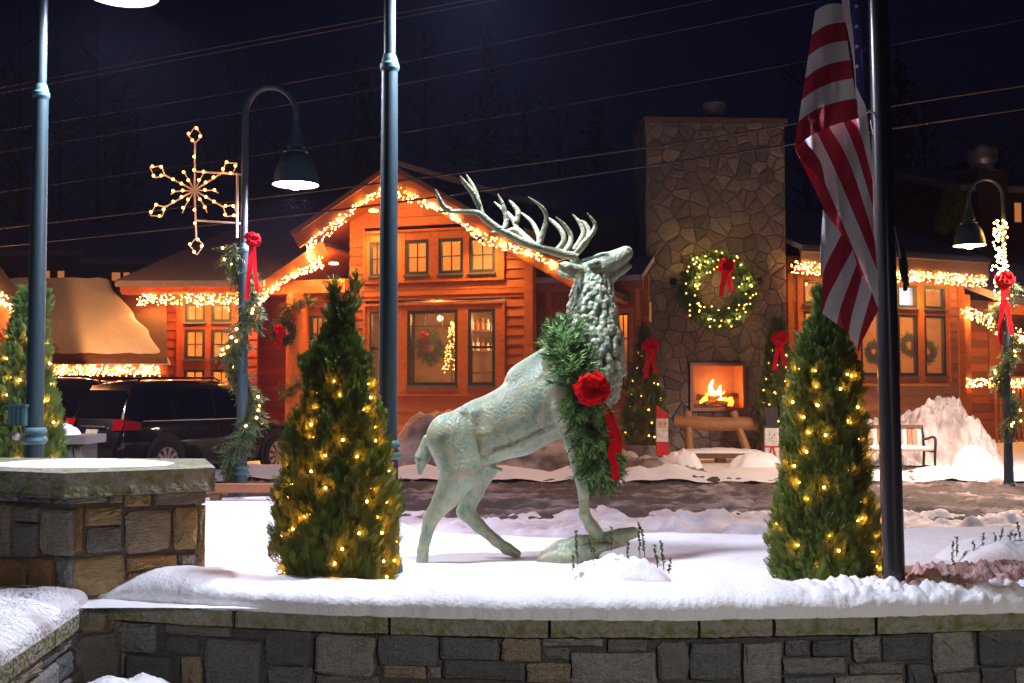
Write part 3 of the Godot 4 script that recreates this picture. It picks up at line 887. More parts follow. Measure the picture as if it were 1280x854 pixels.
func build_snow_piles() -> void:
	# the tall brownish bank thrown up before the lodge
	var b := MB.new()
	b.tinted = true
	b.grid(150, 50, func(u: float, w: float):
		var x := lerpf(-2.7, 3.6, u)
		var d := lerpf(19.1, 22.0, w)
		var crest := lerpf(1.12, 0.34, smoothstep(-1.5, 2.6, x)) * smoothstep(-2.7, -1.75, x) * (1.0 - 0.75 * smoothstep(2.4, 3.6, x))
		var prof := smoothstep(0.0, 0.45, w) * (1.0 - smoothstep(0.75, 1.0, w))
		var k := 0.22 * lump.get_noise_2d(x * 0.9, d * 1.1) + 0.12 * absf(fine.get_noise_2d(x * 2.4, d * 2.4))
		return Vector3(x, -0.03 + prof * (crest + k), -d))
	b.c.clear()
	for p in b.v:
		var dirt := clampf(0.62 + 0.9 * lump.get_noise_3d(p.x * 0.7, p.y * 1.5, p.z * 0.7) + 0.5 * fine.get_noise_3d(p.x * 3.0, p.y * 4.0, p.z * 3.0) - 0.5 * smoothstep(20.2, 20.9, -p.z), 0.0, 1.0)
		b.c.append(Color(0.5, 0.45, 0.47).lerp(Color(0.1, 0.075, 0.07), dirt))
	solo("ploughed_snow", b.mesh(), M.snow_tinted, "dirty brown bank of ploughed snow between the elk and the lodge windows", "snow bank")
	# the great pile at the right
	b = MB.new()
	b.tinted = true
	var c := spot(1155, 572, 21.5)
	b.grid(130, 80, func(u: float, w: float):
		var x := lerpf(-1.6, 1.45, u)
		var z := lerpf(-1.2, 1.25, w)
		var crest := along_list([0.0, 0.5, 0.75, 0.85, 0.88, 0.9, 1.1, 1.22, 1.25, 1.18, 1.05, 0.6, 0.0], u)
		var prof := smoothstep(-1.2, -0.3, z) * (1.0 - smoothstep(0.1, 1.25, z))
		var k := 0.3 * lump.get_noise_2d(x * 1.3 + 5.0, z * 1.3) + 0.22 * absf(fine.get_noise_2d(x * 2.6, z * 2.6)) + 0.1 * fine.get_noise_2d(x * 5.5, z * 5.5)
		return Vector3(c.x + x + 0.1 * lump.get_noise_2d(z * 3.0, x), 0.0 + crest * prof + k * smoothstep(0.0, 0.3, crest * prof), c.z + z + 0.12 * lump.get_noise_2d(x * 3.0, z)))
	b.c.clear()
	for p in b.v:
		var dirt := clampf(0.25 + 0.9 * lump.get_noise_3d(p.x * 0.8, p.y * 1.3, p.z * 0.8) + 0.5 * fine.get_noise_3d(p.x * 3.0, p.y * 3.0, p.z * 3.0), 0.0, 1.0)
		b.c.append(Color(0.68, 0.62, 0.62).lerp(Color(0.22, 0.18, 0.18), dirt))
	solo("snow_pile", b.mesh(), M.snow_tinted, "tall lumpy pile of cleared snow below the right wing's windows", "snow pile")
	solo("snow_mound", dome(spot(1216, 577, 20.4), 0.42, 0.4, 0.3, 4, 0.03), M.snow, "small smooth cone of snow in front of the tall snow pile", "snow pile")
	solo("snow_mound", dome(spot(852, 580, 21.2), 0.42, 0.3, 0.26, 6, 0.1), M.snow, "small dirty snow mound before the log bench's left end", "snow pile")
	solo("snow_mound", dome(spot(945, 580, 21.4), 0.6, 0.3, 0.22, 7, 0.05), M.snow, "low smooth snow mound before the log bench's right end", "snow pile")
	# snow over the garden shrub and at the right
	var q := spot(775, 712, 6.6)
	solo("snow_hummock", dome(Vector3(q.x, 0.46, q.z), 0.36, 0.3, 0.17, 11, 0.05), M.snow, "snow hummock over the shrub in front of the bronze log", "snow")
	q = spot(1262, 712, 7.2)
	solo("snow_hummock", dome(Vector3(q.x, 0.5, q.z), 0.5, 0.45, 0.17, 12, 0.05), M.snow, "snow hummock over the shrub at the right edge", "snow")

# ---------------------------------------------------------------- timber buildings
var lap_mesh: ArrayMesh

func frame_at(u: float, d: float, turn: float) -> Transform3D:
	# upright frame on the ground; turn > 0 brings its right side nearer
	var a := Vector3(cos(turn), 0, sin(turn))
	var p := spot(u, 485, d)
	return Transform3D(Basis(a, Vector3.UP, a.cross(Vector3.UP)), Vector3(p.x, 0, p.z))

func siding(t: Node3D, x: Transform3D, area: Rect2, step: float, holes: Array, mats: Array, r: RandomNumberGenerator, clip = null) -> void:
	if lap_mesh == null:
		var b := MB.new()
		var p := [Vector3(-0.5, -0.5, -0.6), Vector3(0.5, -0.5, -0.6), Vector3(0.5, 0.5, -0.6), Vector3(-0.5, 0.5, -0.6), Vector3(-0.5, -0.5, 0.94), Vector3(0.5, -0.5, 0.94), Vector3(0.5, 0.5, 0.3), Vector3(-0.5, 0.5, 0.3), Vector3(-0.5, -0.44, 1.0), Vector3(0.5, -0.44, 1.0)]
		b.quad(p[8], p[7], p[6], p[9]); b.quad(p[4], p[8], p[9], p[5]); b.quad(p[0], p[4], p[5], p[1]); b.quad(p[7], p[3], p[2], p[6])
		b.quad(p[0], p[3], p[7], p[4]); b.quad(p[5], p[6], p[2], p[1]); b.tri(p[4], p[7], p[8]); b.tri(p[5], p[9], p[6])
		lap_mesh = b.mesh()
	var y := area.position.y
	while y < area.end.y - 0.03:
		var h := minf(step, area.end.y - y)
		var lo := area.position.x
		var hi := area.end.x
		if clip != null:
			var e: Vector2 = clip.call(y + h)
			lo = maxf(lo, e.x); hi = minf(hi, e.y)
		var runs := [[lo, hi]]
		for o in holes:
			if y + h * 0.5 > o.position.y and y + h * 0.5 < o.end.y:
				var next := []
				for q in runs:
					if o.end.x <= q[0] or o.position.x >= q[1]: next.append(q)
					else:
						if o.position.x > q[0]: next.append([q[0], o.position.x])
						if o.end.x < q[1]: next.append([o.end.x, q[1]])
				runs = next
		for q in runs:
			var s: float = q[0]
			while s < q[1] - 0.04:
				var l := minf(r.randf_range(1.6, 3.4), q[1] - s)
				if q[1] - s - l < 0.3: l = q[1] - s
				part(t, "board", lap_mesh, mats[r.randi() % mats.size()], t.transform.affine_inverse() * x * Transform3D(Basis.from_scale(Vector3(l - 0.004, h * 1.03, 0.04)), Vector3(s + l / 2.0, y + h / 2.0, 0)))
				s += l
		y += step

func slab(t: Node3D, called: String, x: Transform3D, rect: Rect2, z0: float, z1: float, m: Material) -> MeshInstance3D:
	var b := MB.new()
	b.box(Vector3(rect.get_center().x, rect.get_center().y, (z0 + z1) / 2.0), Vector3(rect.size.x, rect.size.y, z1 - z0))
	return part(t, called, b.mesh(), m, t.transform.affine_inverse() * x)

func window_unit(t: Node3D, x: Transform3D, rect: Rect2, cols: int, rows: int, sill := true, hung := false) -> Node3D:
	var w := Node3D.new()
	w.name = "window"
	t.add_child(w, true)
	w.transform = t.transform.affine_inverse() * x * at_place(Vector3(rect.position.x, rect.position.y, 0))
	var e := minf(0.07, rect.size.x * 0.14)
	var sz := rect.size
	var b := MB.new()
	b.box(Vector3(sz.x / 2, e / 2, 0), Vector3(sz.x, e, 0.1))
	b.box(Vector3(sz.x / 2, sz.y - e / 2, 0), Vector3(sz.x, e, 0.1))
	b.box(Vector3(e / 2, sz.y / 2, 0), Vector3(e, sz.y - 2 * e, 0.1))
	b.box(Vector3(sz.x - e / 2, sz.y / 2, 0), Vector3(e, sz.y - 2 * e, 0.1))
	part(w, "frame", b.mesh(), M.sash)
	b = MB.new()
	for k in range(1, cols):
		b.box(Vector3(e + (sz.x - 2 * e) * k / cols, sz.y / 2, 0.0), Vector3(0.022, sz.y - 2 * e, 0.03))
	for k in range(1, rows):
		b.box(Vector3(sz.x / 2, e + (sz.y - 2 * e) * k / rows, 0.001), Vector3(sz.x - 2 * e, 0.055 if hung else 0.022, 0.034))
	if cols > 1 or rows > 1:
		part(w, "glazing_bars", b.mesh(), M.sash)
	b = MB.new()
	b.box(Vector3(sz.x / 2, sz.y / 2, -0.02), Vector3(sz.x - 2 * e, sz.y - 2 * e, 0.006))
	part(w, "pane", b.mesh(), M.pane)
	if sill:
		b = MB.new()
		b.box(Vector3(sz.x / 2, -0.02, 0.06), Vector3(sz.x + 0.04, 0.04, 0.13))
		part(w, "sill", b.mesh(), M.sill)
	return w

func window_group(t: Node3D, x: Transform3D, outer: Rect2, cols: Array, rows: Array, m: Material, make: Callable) -> void:
	# a boarded surround with a grid of windows in it; cols and rows are lists of (from, to)
	var z0 := -0.06
	var z1 := 0.055
	var s := outer.position.x
	var y0: float = outer.position.y
	var y1: float = outer.end.y
	for k in cols.size() + 1:
		var e: float = cols[k].x if k < cols.size() else outer.end.x
		if e > s + 0.01: slab(t, "trim_board", x, Rect2(s, y0, e - s, y1 - y0), z0, z1, m)
		if k < cols.size():
			var y := y0
			for j in rows.size() + 1:
				var f: float = rows[j].x if j < rows.size() else y1
				if f > y + 0.01: slab(t, "trim_board", x, Rect2(cols[k].x, y, cols[k].y - cols[k].x, f - y), z0, z1 - 0.012, m)
				if j < rows.size():
					make.call(Rect2(cols[k].x, rows[j].x, cols[k].y - cols[k].x, rows[j].y - rows[j].x), k, j)
					y = rows[j].y
			s = cols[k].y
	# narrow moulding round the surround
	for e in [Rect2(outer.position.x - 0.05, y0 - 0.05, outer.size.x + 0.1, 0.05), Rect2(outer.position.x - 0.05, y1, outer.size.x + 0.1, 0.05)]:
		slab(t, "moulding", x, e, z0, z1 + 0.035, m)
	for e in [Rect2(outer.position.x - 0.05, y0, 0.05, y1 - y0), Rect2(outer.end.x, y0, 0.05, y1 - y0)]:
		slab(t, "moulding", x, e, z0, z1 + 0.03, m)

func room(t: Node3D, x: Transform3D, area: Rect2, depth: float, m: Material, back: Material, gap := 0.07) -> void:
	# walls, floor and ceiling behind a group of windows
	var b := MB.new()
	var p := area.position
	var q := area.end
	b.quad(Vector3(p.x, p.y, -gap), Vector3(p.x, q.y, -gap), Vector3(p.x, q.y, -depth), Vector3(p.x, p.y, -depth))
	b.quad(Vector3(q.x, p.y, -gap), Vector3(q.x, q.y, -gap), Vector3(q.x, q.y, -depth), Vector3(q.x, p.y, -depth))
	b.quad(Vector3(p.x, p.y, -gap), Vector3(q.x, p.y, -gap), Vector3(q.x, p.y, -depth), Vector3(p.x, p.y, -depth))
	b.quad(Vector3(p.x, q.y, -gap), Vector3(q.x, q.y, -gap), Vector3(q.x, q.y, -depth), Vector3(p.x, q.y, -depth))
	part(t, "room_lining", b.mesh(), m, t.transform.affine_inverse() * x)
	b = MB.new()
	b.quad(Vector3(p.x, p.y, -depth), Vector3(p.x, q.y, -depth), Vector3(q.x, q.y, -depth), Vector3(q.x, p.y, -depth))
	part(t, "room_wall", b.mesh(), back, t.transform.affine_inverse() * x)

func ceiling_lamp(t: Node3D, at: Vector3, energy: float, color := Color(1.0, 0.66, 0.3), size := 0.07) -> void:
	# at is in the world
	var b := MB.new()
	b.ball(Vector3.ZERO, Vector3.ONE * size, 6, 10)
	var o := part(t, "ceiling_lamp", b.mesh(), M.downlight, t.transform.affine_inverse() * at_place(at))
	lamp_light(o, Vector3.ZERO, color, energy, size)

func downlight(t: Node3D, at: Vector3, energy: float, r := 0.09, color := Color(1.0, 0.66, 0.32), angle := 62.0) -> void:
	var b := MB.new()
	b.lathe(PackedVector2Array([Vector2(0.0, 0.0), Vector2(r, 0.0), Vector2(r * 1.15, -0.01), Vector2(r * 1.15, 0.03)]), 16)
	var o := part(t, "soffit_lamp", b.mesh(), M.downlight, t.transform.affine_inverse() * at_place(at))
	var l := SpotLight3D.new()
	l.name = "beam"
	o.add_child(l)
	l.position = Vector3(0, -0.03, 0)
	l.rotation = Vector3(-PI / 2, 0, 0)
	l.spot_angle = angle
	l.spot_angle_attenuation = 0.9
	l.spot_range = 30.0
	l.light_color = color
	l.light_energy = energy
	l.light_size = r
	l.shadow_enabled = true

func pitched(t: Node3D, called: String, x: Transform3D, a: Vector2, c: Vector2, lift0: float, lift1: float, z0: float, z1: float, m: Material) -> MeshInstance3D:
	# a roof layer: the strip from a (high) to c (low) in the cross-section, between lift0 and lift1 above that line
	var nn := Vector2(a.y - c.y, c.x - a.x).normalized()
	if nn.y < 0.0: nn = -nn
	var p := [a + nn * lift0, a + nn * lift1, c + nn * lift1, c + nn * lift0]
	var b := MB.new()
	var F := []
	var B := []
	for q in p:
		F.append(Vector3(q.x, q.y, z1)); B.append(Vector3(q.x, q.y, z0))
	b.quad(F[0], F[1], F[2], F[3]); b.quad(B[3], B[2], B[1], B[0])
	for k in 4:
		b.quad(F[k], B[k], B[(k + 1) % 4], F[(k + 1) % 4])
	return part(t, called, b.mesh(), m, t.transform.affine_inverse() * x)

func string_lights(called: String, label: String, paths: Array, per_metre: float, drop: Callable, r: RandomNumberGenerator, m: Material, bulb := 0.017, energy := 0.12, every := 0.9, spread := 0.05, group := "strings of small white bulbs", color := Color(1.0, 0.64, 0.32)) -> Node3D:
	# paths: lists of world points; bulbs hang below the wire by up to drop(metres along)
	var t := thing(called, label, "string lights", at_place(paths[0][0]), group)
	var bulbs := MB.new()
	var wire := MB.new()
	for path in paths:
		var since := every * 0.5
		var done := 0.0
		for k in path.size() - 1:
			var a: Vector3 = path[k] - t.position
			var e: Vector3 = path[k + 1] - t.position
			wire.bar(a, e, 0.005, 4)
			var l := a.distance_to(e)
			var n := int(round(l * per_metre))
			for j in n:
				var s := r.randf()
				var p := a.lerp(e, s)
				var dy: float = drop.call(done + s * l)
				bulbs.octa(p + Vector3(r.randf_range(-spread, spread), -r.randf() * dy, r.randf_range(-spread, spread)), bulb * r.randf_range(0.8, 1.15))
			var s2 := since
			while s2 < l:
				lamp_light(t, a.lerp(e, s2 / l) + Vector3(0, -0.5 * drop.call(done + s2), 0), color, energy, 0.05)
				s2 += every
			since = s2 - l
			done += l
	part(t, "wire", wire.mesh(), M.wire)
	var o := part(t, "bulbs", bulbs.mesh(), m)
	o.set_meta("kind", "stuff")
	return t

func face_path(x: Transform3D, out: float, px: Array) -> Array:
	var o := []
	for p in px:
		var q := on_face(x, p[0], p[1], out)
		o.append(x * Vector3(q.x, q.y, out))
	return o

var lodge_face: Transform3D

func build_lodge() -> void:
	var r := RandomNumberGenerator.new()
	r.seed = 23
	var G := frame_at(490, 24.0, deg_to_rad(18.0))
	lodge_face = G
	var t := thing("timber_lodge", "timber lodge with orange lap siding, steep gable and dark-framed windows behind the elk", "building", at_place(G.origin))
	var left := on_face(G, 437, 420).x
	var right := on_face(G, 657, 420).x
	var apex := on_face(G, 492, 222)
	var m := tan(deg_to_rad(30.0))
	# the gable wall
	var up_px := [[463, 480], [507, 537], [549, 580], [587, 620]]
	var cols_up := []
	for c in up_px: cols_up.append(Vector2(on_face(G, c[0], 320).x, on_face(G, c[1], 320).x))
	var row_up := [Vector2(on_face(G, 545, 343).y, on_face(G, 545, 299).y)]
	var outer_up := Rect2(on_face(G, 458, 320).x, row_up[0].x - 0.12, 0, row_up[0].y - row_up[0].x + 0.3)
	outer_up.size.x = on_face(G, 629, 320).x - outer_up.position.x
	var cols_low := []
	for c in [[463, 479], [510, 573], [586, 620]]: cols_low.append(Vector2(on_face(G, c[0], 430).x, on_face(G, c[1], 430).x))
	var row_low := [Vector2(on_face(G, 545, 482).y, on_face(G, 545, 388).y)]
	var outer_low := Rect2(on_face(G, 458, 430).x, row_low[0].x - 0.18, 0, row_low[0].y - row_low[0].x + 0.3)
	outer_low.size.x = outer_up.size.x
	var clip := func(y: float): return Vector2(apex.x - maxf(0.0, (apex.y - y) / m), apex.x + maxf(0.0, (apex.y - y) / m))
	siding(t, G, Rect2(left, -0.1, right - left, apex.y), 0.205, [outer_up.grow(0.04), outer_low.grow(0.04)], M.board, r, clip)
	window_group(t, G, outer_up, cols_up, row_up, M.trim, func(q: Rect2, k: int, j: int): window_unit(t, G, q, 2, 2))
	window_group(t, G, outer_low, cols_low, row_low, M.trim, func(q: Rect2, k: int, j: int):
		if k == 1:
			var w := window_unit(t, G, q, 1, 1)
			var b := MB.new()
			b.box(Vector3(q.size.x / 2, q.size.y * 0.79, 0), Vector3(q.size.x - 0.14, 0.022, 0.03))
			for e in [0.33, 0.67]: b.box(Vector3(q.size.x * e, q.size.y * 0.88, 0), Vector3(0.02, q.size.y * 0.17, 0.03))
			part(w, "glazing_bars", b.mesh(), M.sill)
		else:
			window_unit(t, G, q, 1, 2, true, true))
	# corner boards and band
	slab(t, "corner_board", G, Rect2(right - 0.02, -0.1, 0.2, 4.6), -0.2, 0.07, M.trim)
	slab(t, "corner_board", G, Rect2(left - 0.14, -0.1, 0.16, 4.2), -0.2, 0.07, M.trim)
	slab(t, "band_board", G, Rect2(left, outer_up.position.y - 0.34, right - left, 0.1), 0.0, 0.06, M.trim)
	# rooms behind the windows
	var back := G
	room(t, back, Rect2(left + 0.05, outer_up.position.y - 0.1, right - left - 0.1, outer_up.size.y + 0.1), 1.1, M.plaster, M.plaster)
	for c in cols_up: ceiling_lamp(t, G * Vector3((c.x + c.y) / 2.0, outer_up.end.y - 0.12, -0.5), 0.4)
	ceiling_lamp(t, G * Vector3((cols_low[1].x + cols_low[1].y) / 2.0, outer_low.end.y - 0.06, -0.14), 1.0, Color(1.0, 0.75, 0.45), 0.03)
	room(t, back, Rect2(left + 0.05, -0.05, right - left - 0.1, outer_low.end.y + 0.15), 3.6, M.dark_interior, M.interior)
	ceiling_lamp(t, G * Vector3(cols_low[1].x + 0.2, outer_low.end.y - 0.2, -1.4), 1.6)
	ceiling_lamp(t, G * Vector3(cols_low[2].x + 0.3, outer_low.end.y - 0.3, -1.9), 2.0, Color(1.0, 0.75, 0.5))
	# roof of the gable
	var zf := 0.85
	var a := on_face(G, 489, 208, zf)
	var cl := on_face(G, 366, 300, zf)
	cl = Vector2(cl.x, a.y - (a.x - cl.x) * m)
	var cr := on_face(G, 765, 350, zf)
	cr = Vector2(cr.x, a.y - (cr.x - a.x) * m)
	for c in [cl, cr]:
		pitched(t, "soffit", G, a, c, -0.2, -0.12, -8.0, zf - 0.04, M.trim)
		pitched(t, "roof_slope", G, a, c, -0.117, 0.0, -8.0, zf, M.roof)
		pitched(t, "barge_board", G, a, c, -0.36, 0.02, zf + 0.003, zf + 0.05, M.fascia)
		pitched(t, "barge_trim", G, a, c, -0.06, 0.05, zf + 0.053, zf + 0.09, M.dark_wood)
	# lower porch roof at the left
	var pa := on_face(G, 404, 302, 0.55)
	var pc := on_face(G, 322, 358, 0.55)
	pc.y = pa.y - (pa.x - pc.x) * m
	pitched(t, "porch_soffit", G, pa, pc, -0.2, -0.12, -5.0, 0.5, M.trim)
	pitched(t, "porch_roof", G, pa, pc, -0.117, 0.0, -5.0, 0.55, M.roof)
	pitched(t, "barge_board", G, pa, pc, -0.32, 0.02, 0.553, 0.6, M.fascia)
	# entry wall set back under the porch, with a stout timber column
	var E := G * at_place(Vector3(0, 0, -1.5))
	var el := on_face(E, 296, 430).x
	var er := on_face(E, 440, 430).x
	var win := span(E, 388, 395, 406, 440)
	siding(t, E, Rect2(el, -0.1, er - el, 4.2), 0.205, [win.grow(0.06)], M.red_board, r)
	window_group(t, E, win.grow(0.05), [Vector2(win.position.x, win.end.x)], [Vector2(win.position.y, win.end.y)], M.red_trim, func(q: Rect2, k: int, j: int): window_unit(t, E, q, 2, 2))
	room(t, E, win.grow(0.3), 1.0, M.plaster, M.plaster)
	ceiling_lamp(t, E * Vector3(win.get_center().x, win.end.y + 0.1, -0.5), 0.2)
	slab(t, "corner_board", E, Rect2(on_face(E, 318, 430).x, -0.1, 0.16, 4.2), 0.0, 0.09, M.red_trim)
	var cp := on_face(G, 372, 430, 0.1).x
	var b := MB.new()
	b.lathe(PackedVector2Array([Vector2(0.27, -0.1), Vector2(0.265, 1.5), Vector2(0.255, on_face(G, 372, 368, 0.1).y)]), 22)
	part(t, "column", b.mesh(), M.trim, t.transform.affine_inverse() * G * at_place(Vector3(cp, 0, 0.1)))
	slab(t, "beam", G, Rect2(cp - 0.8, on_face(G, 372, 368, 0.1).y + 0.003, left - cp + 0.8, 0.3), -0.15, 0.25, M.trim)
	# the recessed wall between the gable and the chimney
	var S := G * at_place(Vector3(0, 0, -1.1))
	var sl := on_face(S, 655, 430).x
	var sr := on_face(S, 812, 430).x
	var sw := span(S, 772, 392, 787, 485)
	siding(t, S, Rect2(sl, -0.1, sr - sl, on_face(S, 740, 345).y + 0.1), 0.205, [sw.grow(0.08)], M.board, r)
	window_group(t, S, sw.grow(0.07), [Vector2(sw.position.x, sw.end.x)], [Vector2(sw.position.y, sw.end.y)], M.trim, func(q: Rect2, k: int, j: int): window_unit(t, S, q, 2, 3))
	room(t, S, sw.grow(0.3), 1.0, M.plaster, M.plaster)
	ceiling_lamp(t, S * Vector3(sw.get_center().x, sw.end.y + 0.1, -0.5), 0.3)
	slab(t, "corner_board", S, Rect2(on_face(S, 683, 430).x, -0.1, 0.14, 4.0), 0.0, 0.08, M.trim)
	slab(t, "corner_board", S, Rect2(on_face(S, 795, 430).x, -0.1, 0.12, 4.0), 0.0, 0.08, M.trim)
	slab(t, "fascia", S, Rect2(sl, on_face(S, 750, 345, 0.7).y - 0.3, sr - sl, 0.3), 0.64, 0.7, M.fascia)
	sheet(t, "side_roof", [S * Vector3(sl, on_face(S, 750, 345, 0.7).y, 0.75), S * Vector3(sl, on_face(S, 750, 345, 0.7).y + 0.55, -0.6), S * Vector3(sr, on_face(S, 750, 345, 0.7).y + 0.55, -0.6), S * Vector3(sr, on_face(S, 750, 345, 0.7).y, 0.75)], 0.12, M.roof_thin_snow)
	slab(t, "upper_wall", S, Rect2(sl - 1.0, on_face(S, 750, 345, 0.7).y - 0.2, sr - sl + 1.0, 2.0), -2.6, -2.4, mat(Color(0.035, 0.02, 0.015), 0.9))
	# the main roof seen over the gable's right slope, and its boarding
	sheet(t, "main_roof", [spot(640, 243, 27.4), spot(492, 199, 28.8), spot(812, 230, 33.0), spot(812, 279, 29.6)], 0.15, M.roof_thin_snow)
	sheet(t, "main_roof", [spot(300, 330, 27.5), spot(300, 240, 31.5), spot(500, 199, 31.5), spot(500, 330, 27.5)], 0.15, M.roof)
	# left wing
	var L := frame_at(245, 25.0, 0.0)
	var ll := on_face(L, 195, 430).x
	var lr := on_face(L, 322, 430).x
	var eave := on_face(L, 245, 362).y
	var cols := []
	for c in [[231, 257], [264, 290]]: cols.append(Vector2(on_face(L, c[0], 430).x, on_face(L, c[1], 430).x))
	var rows := []
	for c in [[512, 462], [449, 412], [403, 379]]: rows.append(Vector2(on_face(L, 260, c[0]).y, on_face(L, 260, c[1]).y))
	var outer := Rect2(cols[0].x - 0.13, rows[0].x - 0.15, cols[1].y - cols[0].x + 0.26, rows[2].y - rows[0].x + 0.3)
	siding(t, L, Rect2(ll, -0.1, lr - ll, eave + 0.2), 0.205, [outer.grow(0.04)], M.red_board, r)
	window_group(t, L, outer, cols, rows, M.red_trim, func(q: Rect2, k: int, j: int): window_unit(t, L, q, 2, 2 if j < 2 else 1))
	room(t, L, outer.grow(0.1), 1.6, M.plaster, M.plaster)
	for c in cols:
		ceiling_lamp(t, L * Vector3((c.x + c.y) / 2.0, outer.end.y - 0.25, -0.8), 0.55)
		ceiling_lamp(t, L * Vector3((c.x + c.y) / 2.0, outer.position.y + 0.7, -0.8), 0.55)
	slab(t, "corner_board", L, Rect2(ll - 0.16, -0.1, 0.18, eave + 0.1), -0.1, 0.08, M.red_trim)
	var ey := on_face(L, 240, 351, 0.7).y
	var e0 := on_face(L, 150, 355, 0.7).x
	var e1 := on_face(L, 330, 355, 0.7).x
	slab(t, "fascia", L, Rect2(e0, ey - 0.26, e1 - e0, 0.25), 0.65, 0.7, M.red_trim)
	slab(t, "soffit", L, Rect2(e0, ey - 0.3, e1 - e0, 0.04), -0.05, 0.64, M.red_trim)
	sheet(t, "wing_roof", [L * Vector3(e0 - 0.1, ey, 0.75), spot(312, 276, 29.0), spot(470, 262, 29.5), L * Vector3(e1, ey, 0.75)], 0.14, M.roof_thin_snow)
	# lamps in the soffits
	downlight(t, G * Vector3(on_face(G, 467, 264, 0.5).x, on_face(G, 467, 264, 0.5).y, 0.5), 8.0)
	downlight(t, G * Vector3(on_face(G, 417, 330, 0.35).x, on_face(G, 417, 330, 0.35).y, 0.35), 7.0)
	downlight(t, G * Vector3(on_face(G, 600, 285, 0.5).x, on_face(G, 600, 285, 0.5).y, 0.5), 8.0)
	downlight(t, L * Vector3(on_face(L, 232, 372, 0.4).x, on_face(L, 232, 372, 0.4).y + 0.08, 0.4), 4.5)
	downlight(t, L * Vector3(on_face(L, 300, 372, 0.4).x, on_face(L, 300, 372, 0.4).y + 0.08, 0.4), 4.0)
	# the strings of lights along the eaves
	var thick := func(s: float): return 0.2 + 0.08 * sin(s * 3.0)
	string_lights("gable_lights", "string lights along both slopes of the lodge's steep gable", [face_path(G, 0.93, [[385, 300], [420, 273], [460, 244], [491, 229], [515, 240], [560, 263], [600, 287], [640, 305], [690, 324], [725, 336]])], 62.0, thick, r, M.string, 0.019, 0.6, 0.6)
	string_lights("porch_lights", "string lights along the lower porch roof left of the gable", [face_path(G, 0.68, [[392, 297], [384, 308], [390, 318], [403, 321], [385, 331], [352, 350], [322, 368], [312, 371]])], 75.0, thick, r, M.string, 0.019, 0.6, 0.6)
	string_lights("eave_lights", "string lights along the left wing's straight eave above its six windows", [face_path(L, 0.72, [[173, 368], [225, 368], [270, 367], [318, 366]])], 95.0, func(s: float): return 0.25, r, M.string, 0.019, 0.6, 0.6)
	# inside the lower windows: wreath on its stand, lit tree, bottles
	var wp := G * Vector3(on_face(G, 541, 435, -0.35).x, on_face(G, 541, 435, -0.35).y, -0.35)
	wreath("window_wreath", "round green wreath with a red bow inside the lodge's large window", wp, 0.2, 0.24, G.basis, 7, 0, 0.0, Vector2(-0.12, 0.24), 0.24)
	b = MB.new()
	for k in 150:
		var y := r.randf()
		b.octa(Vector3(r.randf_range(-0.22, 0.22) * (1.15 - y), y * 1.15, r.randf_range(-0.12, 0.12)), 0.014)
	var tp := G * Vector3(on_face(G, 565, 466, -0.8).x, on_face(G, 565, 466, -0.8).y, -0.8)
	var lt := thing("lit_tree", "small bare tree covered in white bulbs inside the lodge's large window", "decoration", at_place(tp))
	var o := part(lt, "bulbs", b.mesh(), M.string_white)
	o.set_meta("kind", "stuff")
	b = MB.new()
	b.bar(Vector3(0, -0.9, 0), Vector3(0, 1.1, 0), 0.012)
	for k in 14: b.bar(Vector3(0, k * 0.07, 0), Vector3(r.randf_range(-0.2, 0.2), k * 0.07 + 0.16, r.randf_range(-0.1, 0.1)), 0.006, 4)
	part(lt, "stem", b.mesh(), M.bark)
	b = MB.new()
	b.box(Vector3(0, 0.45, 0), Vector3(2.2, 0.12, 0.5)); b.box(Vector3(0, 0.2, 0), Vector3(2.1, 0.4, 0.45))
	var sp := G * Vector3(on_face(G, 545, 470, -0.9).x, 0.6, -0.9)
	solo("low_counter", b.mesh(), M.dark_wood, "low counter inside the lodge's large window below the wreath", "counter", "", Transform3D(G.basis, sp))
	b = MB.new()
	b.box(Vector3(0, 0, 0), Vector3(1.2, 0.05, 0.3)); b.box(Vector3(0, 0.5, 0), Vector3(1.2, 0.05, 0.3)); b.box(Vector3(0, -0.5, 0), Vector3(1.2, 0.05, 0.3))
	for e in [-0.6, 0.6]: b.box(Vector3(e, -0.3, 0), Vector3(0.05, 2.6, 0.3))
	var bp := G * Vector3(on_face(G, 604, 440, -2.4).x, on_face(G, 604, 440, -2.4).y, -2.4)
	var shelf := thing("bar_shelf", "shelves of glassware inside the lodge's narrow lower window", "shelf", Transform3D(G.basis, bp))
	part(shelf, "shelves", b.mesh(), M.dark_wood)
	for row in 2:
		for k in 9:
			b = MB.new()
			var hh := r.randf_range(0.16, 0.3)
			b.lathe(PackedVector2Array([Vector2(0.0, 0), Vector2(0.045, 0), Vector2(0.045, hh * 0.6), Vector2(0.016, hh * 0.75), Vector2(0.016, hh), Vector2(0, hh)]), 10)
			solo("bottle", b.mesh(), [M.white_paint, M.amber, M.steel][r.randi() % 3], "bottle on the lit shelves inside the lodge's narrow lower window", "bottle", "bottles on the bar shelves", Transform3D(G.basis, bp + G.basis * Vector3(-0.52 + k * 0.13, 0.028 + row * 0.5, 0.02)))

func sheet(t: Node3D, called: String, p: Array, thick: float, m: Material) -> MeshInstance3D:
	# a flat plate with the corners p and a thickness downwards, in the world
	var b := MB.new()
	var e := Vector3(0, thick, 0)
	for k in range(1, p.size() - 1):
		b.tri(p[0], p[k], p[k + 1]); b.tri(p[0] - e, p[k + 1] - e, p[k] - e)
	for k in p.size():
		var q: Vector3 = p[(k + 1) % p.size()]
		b.quad(p[k], q, q - e, p[k] - e)
	return part_w(t, called, b.mesh(), m)

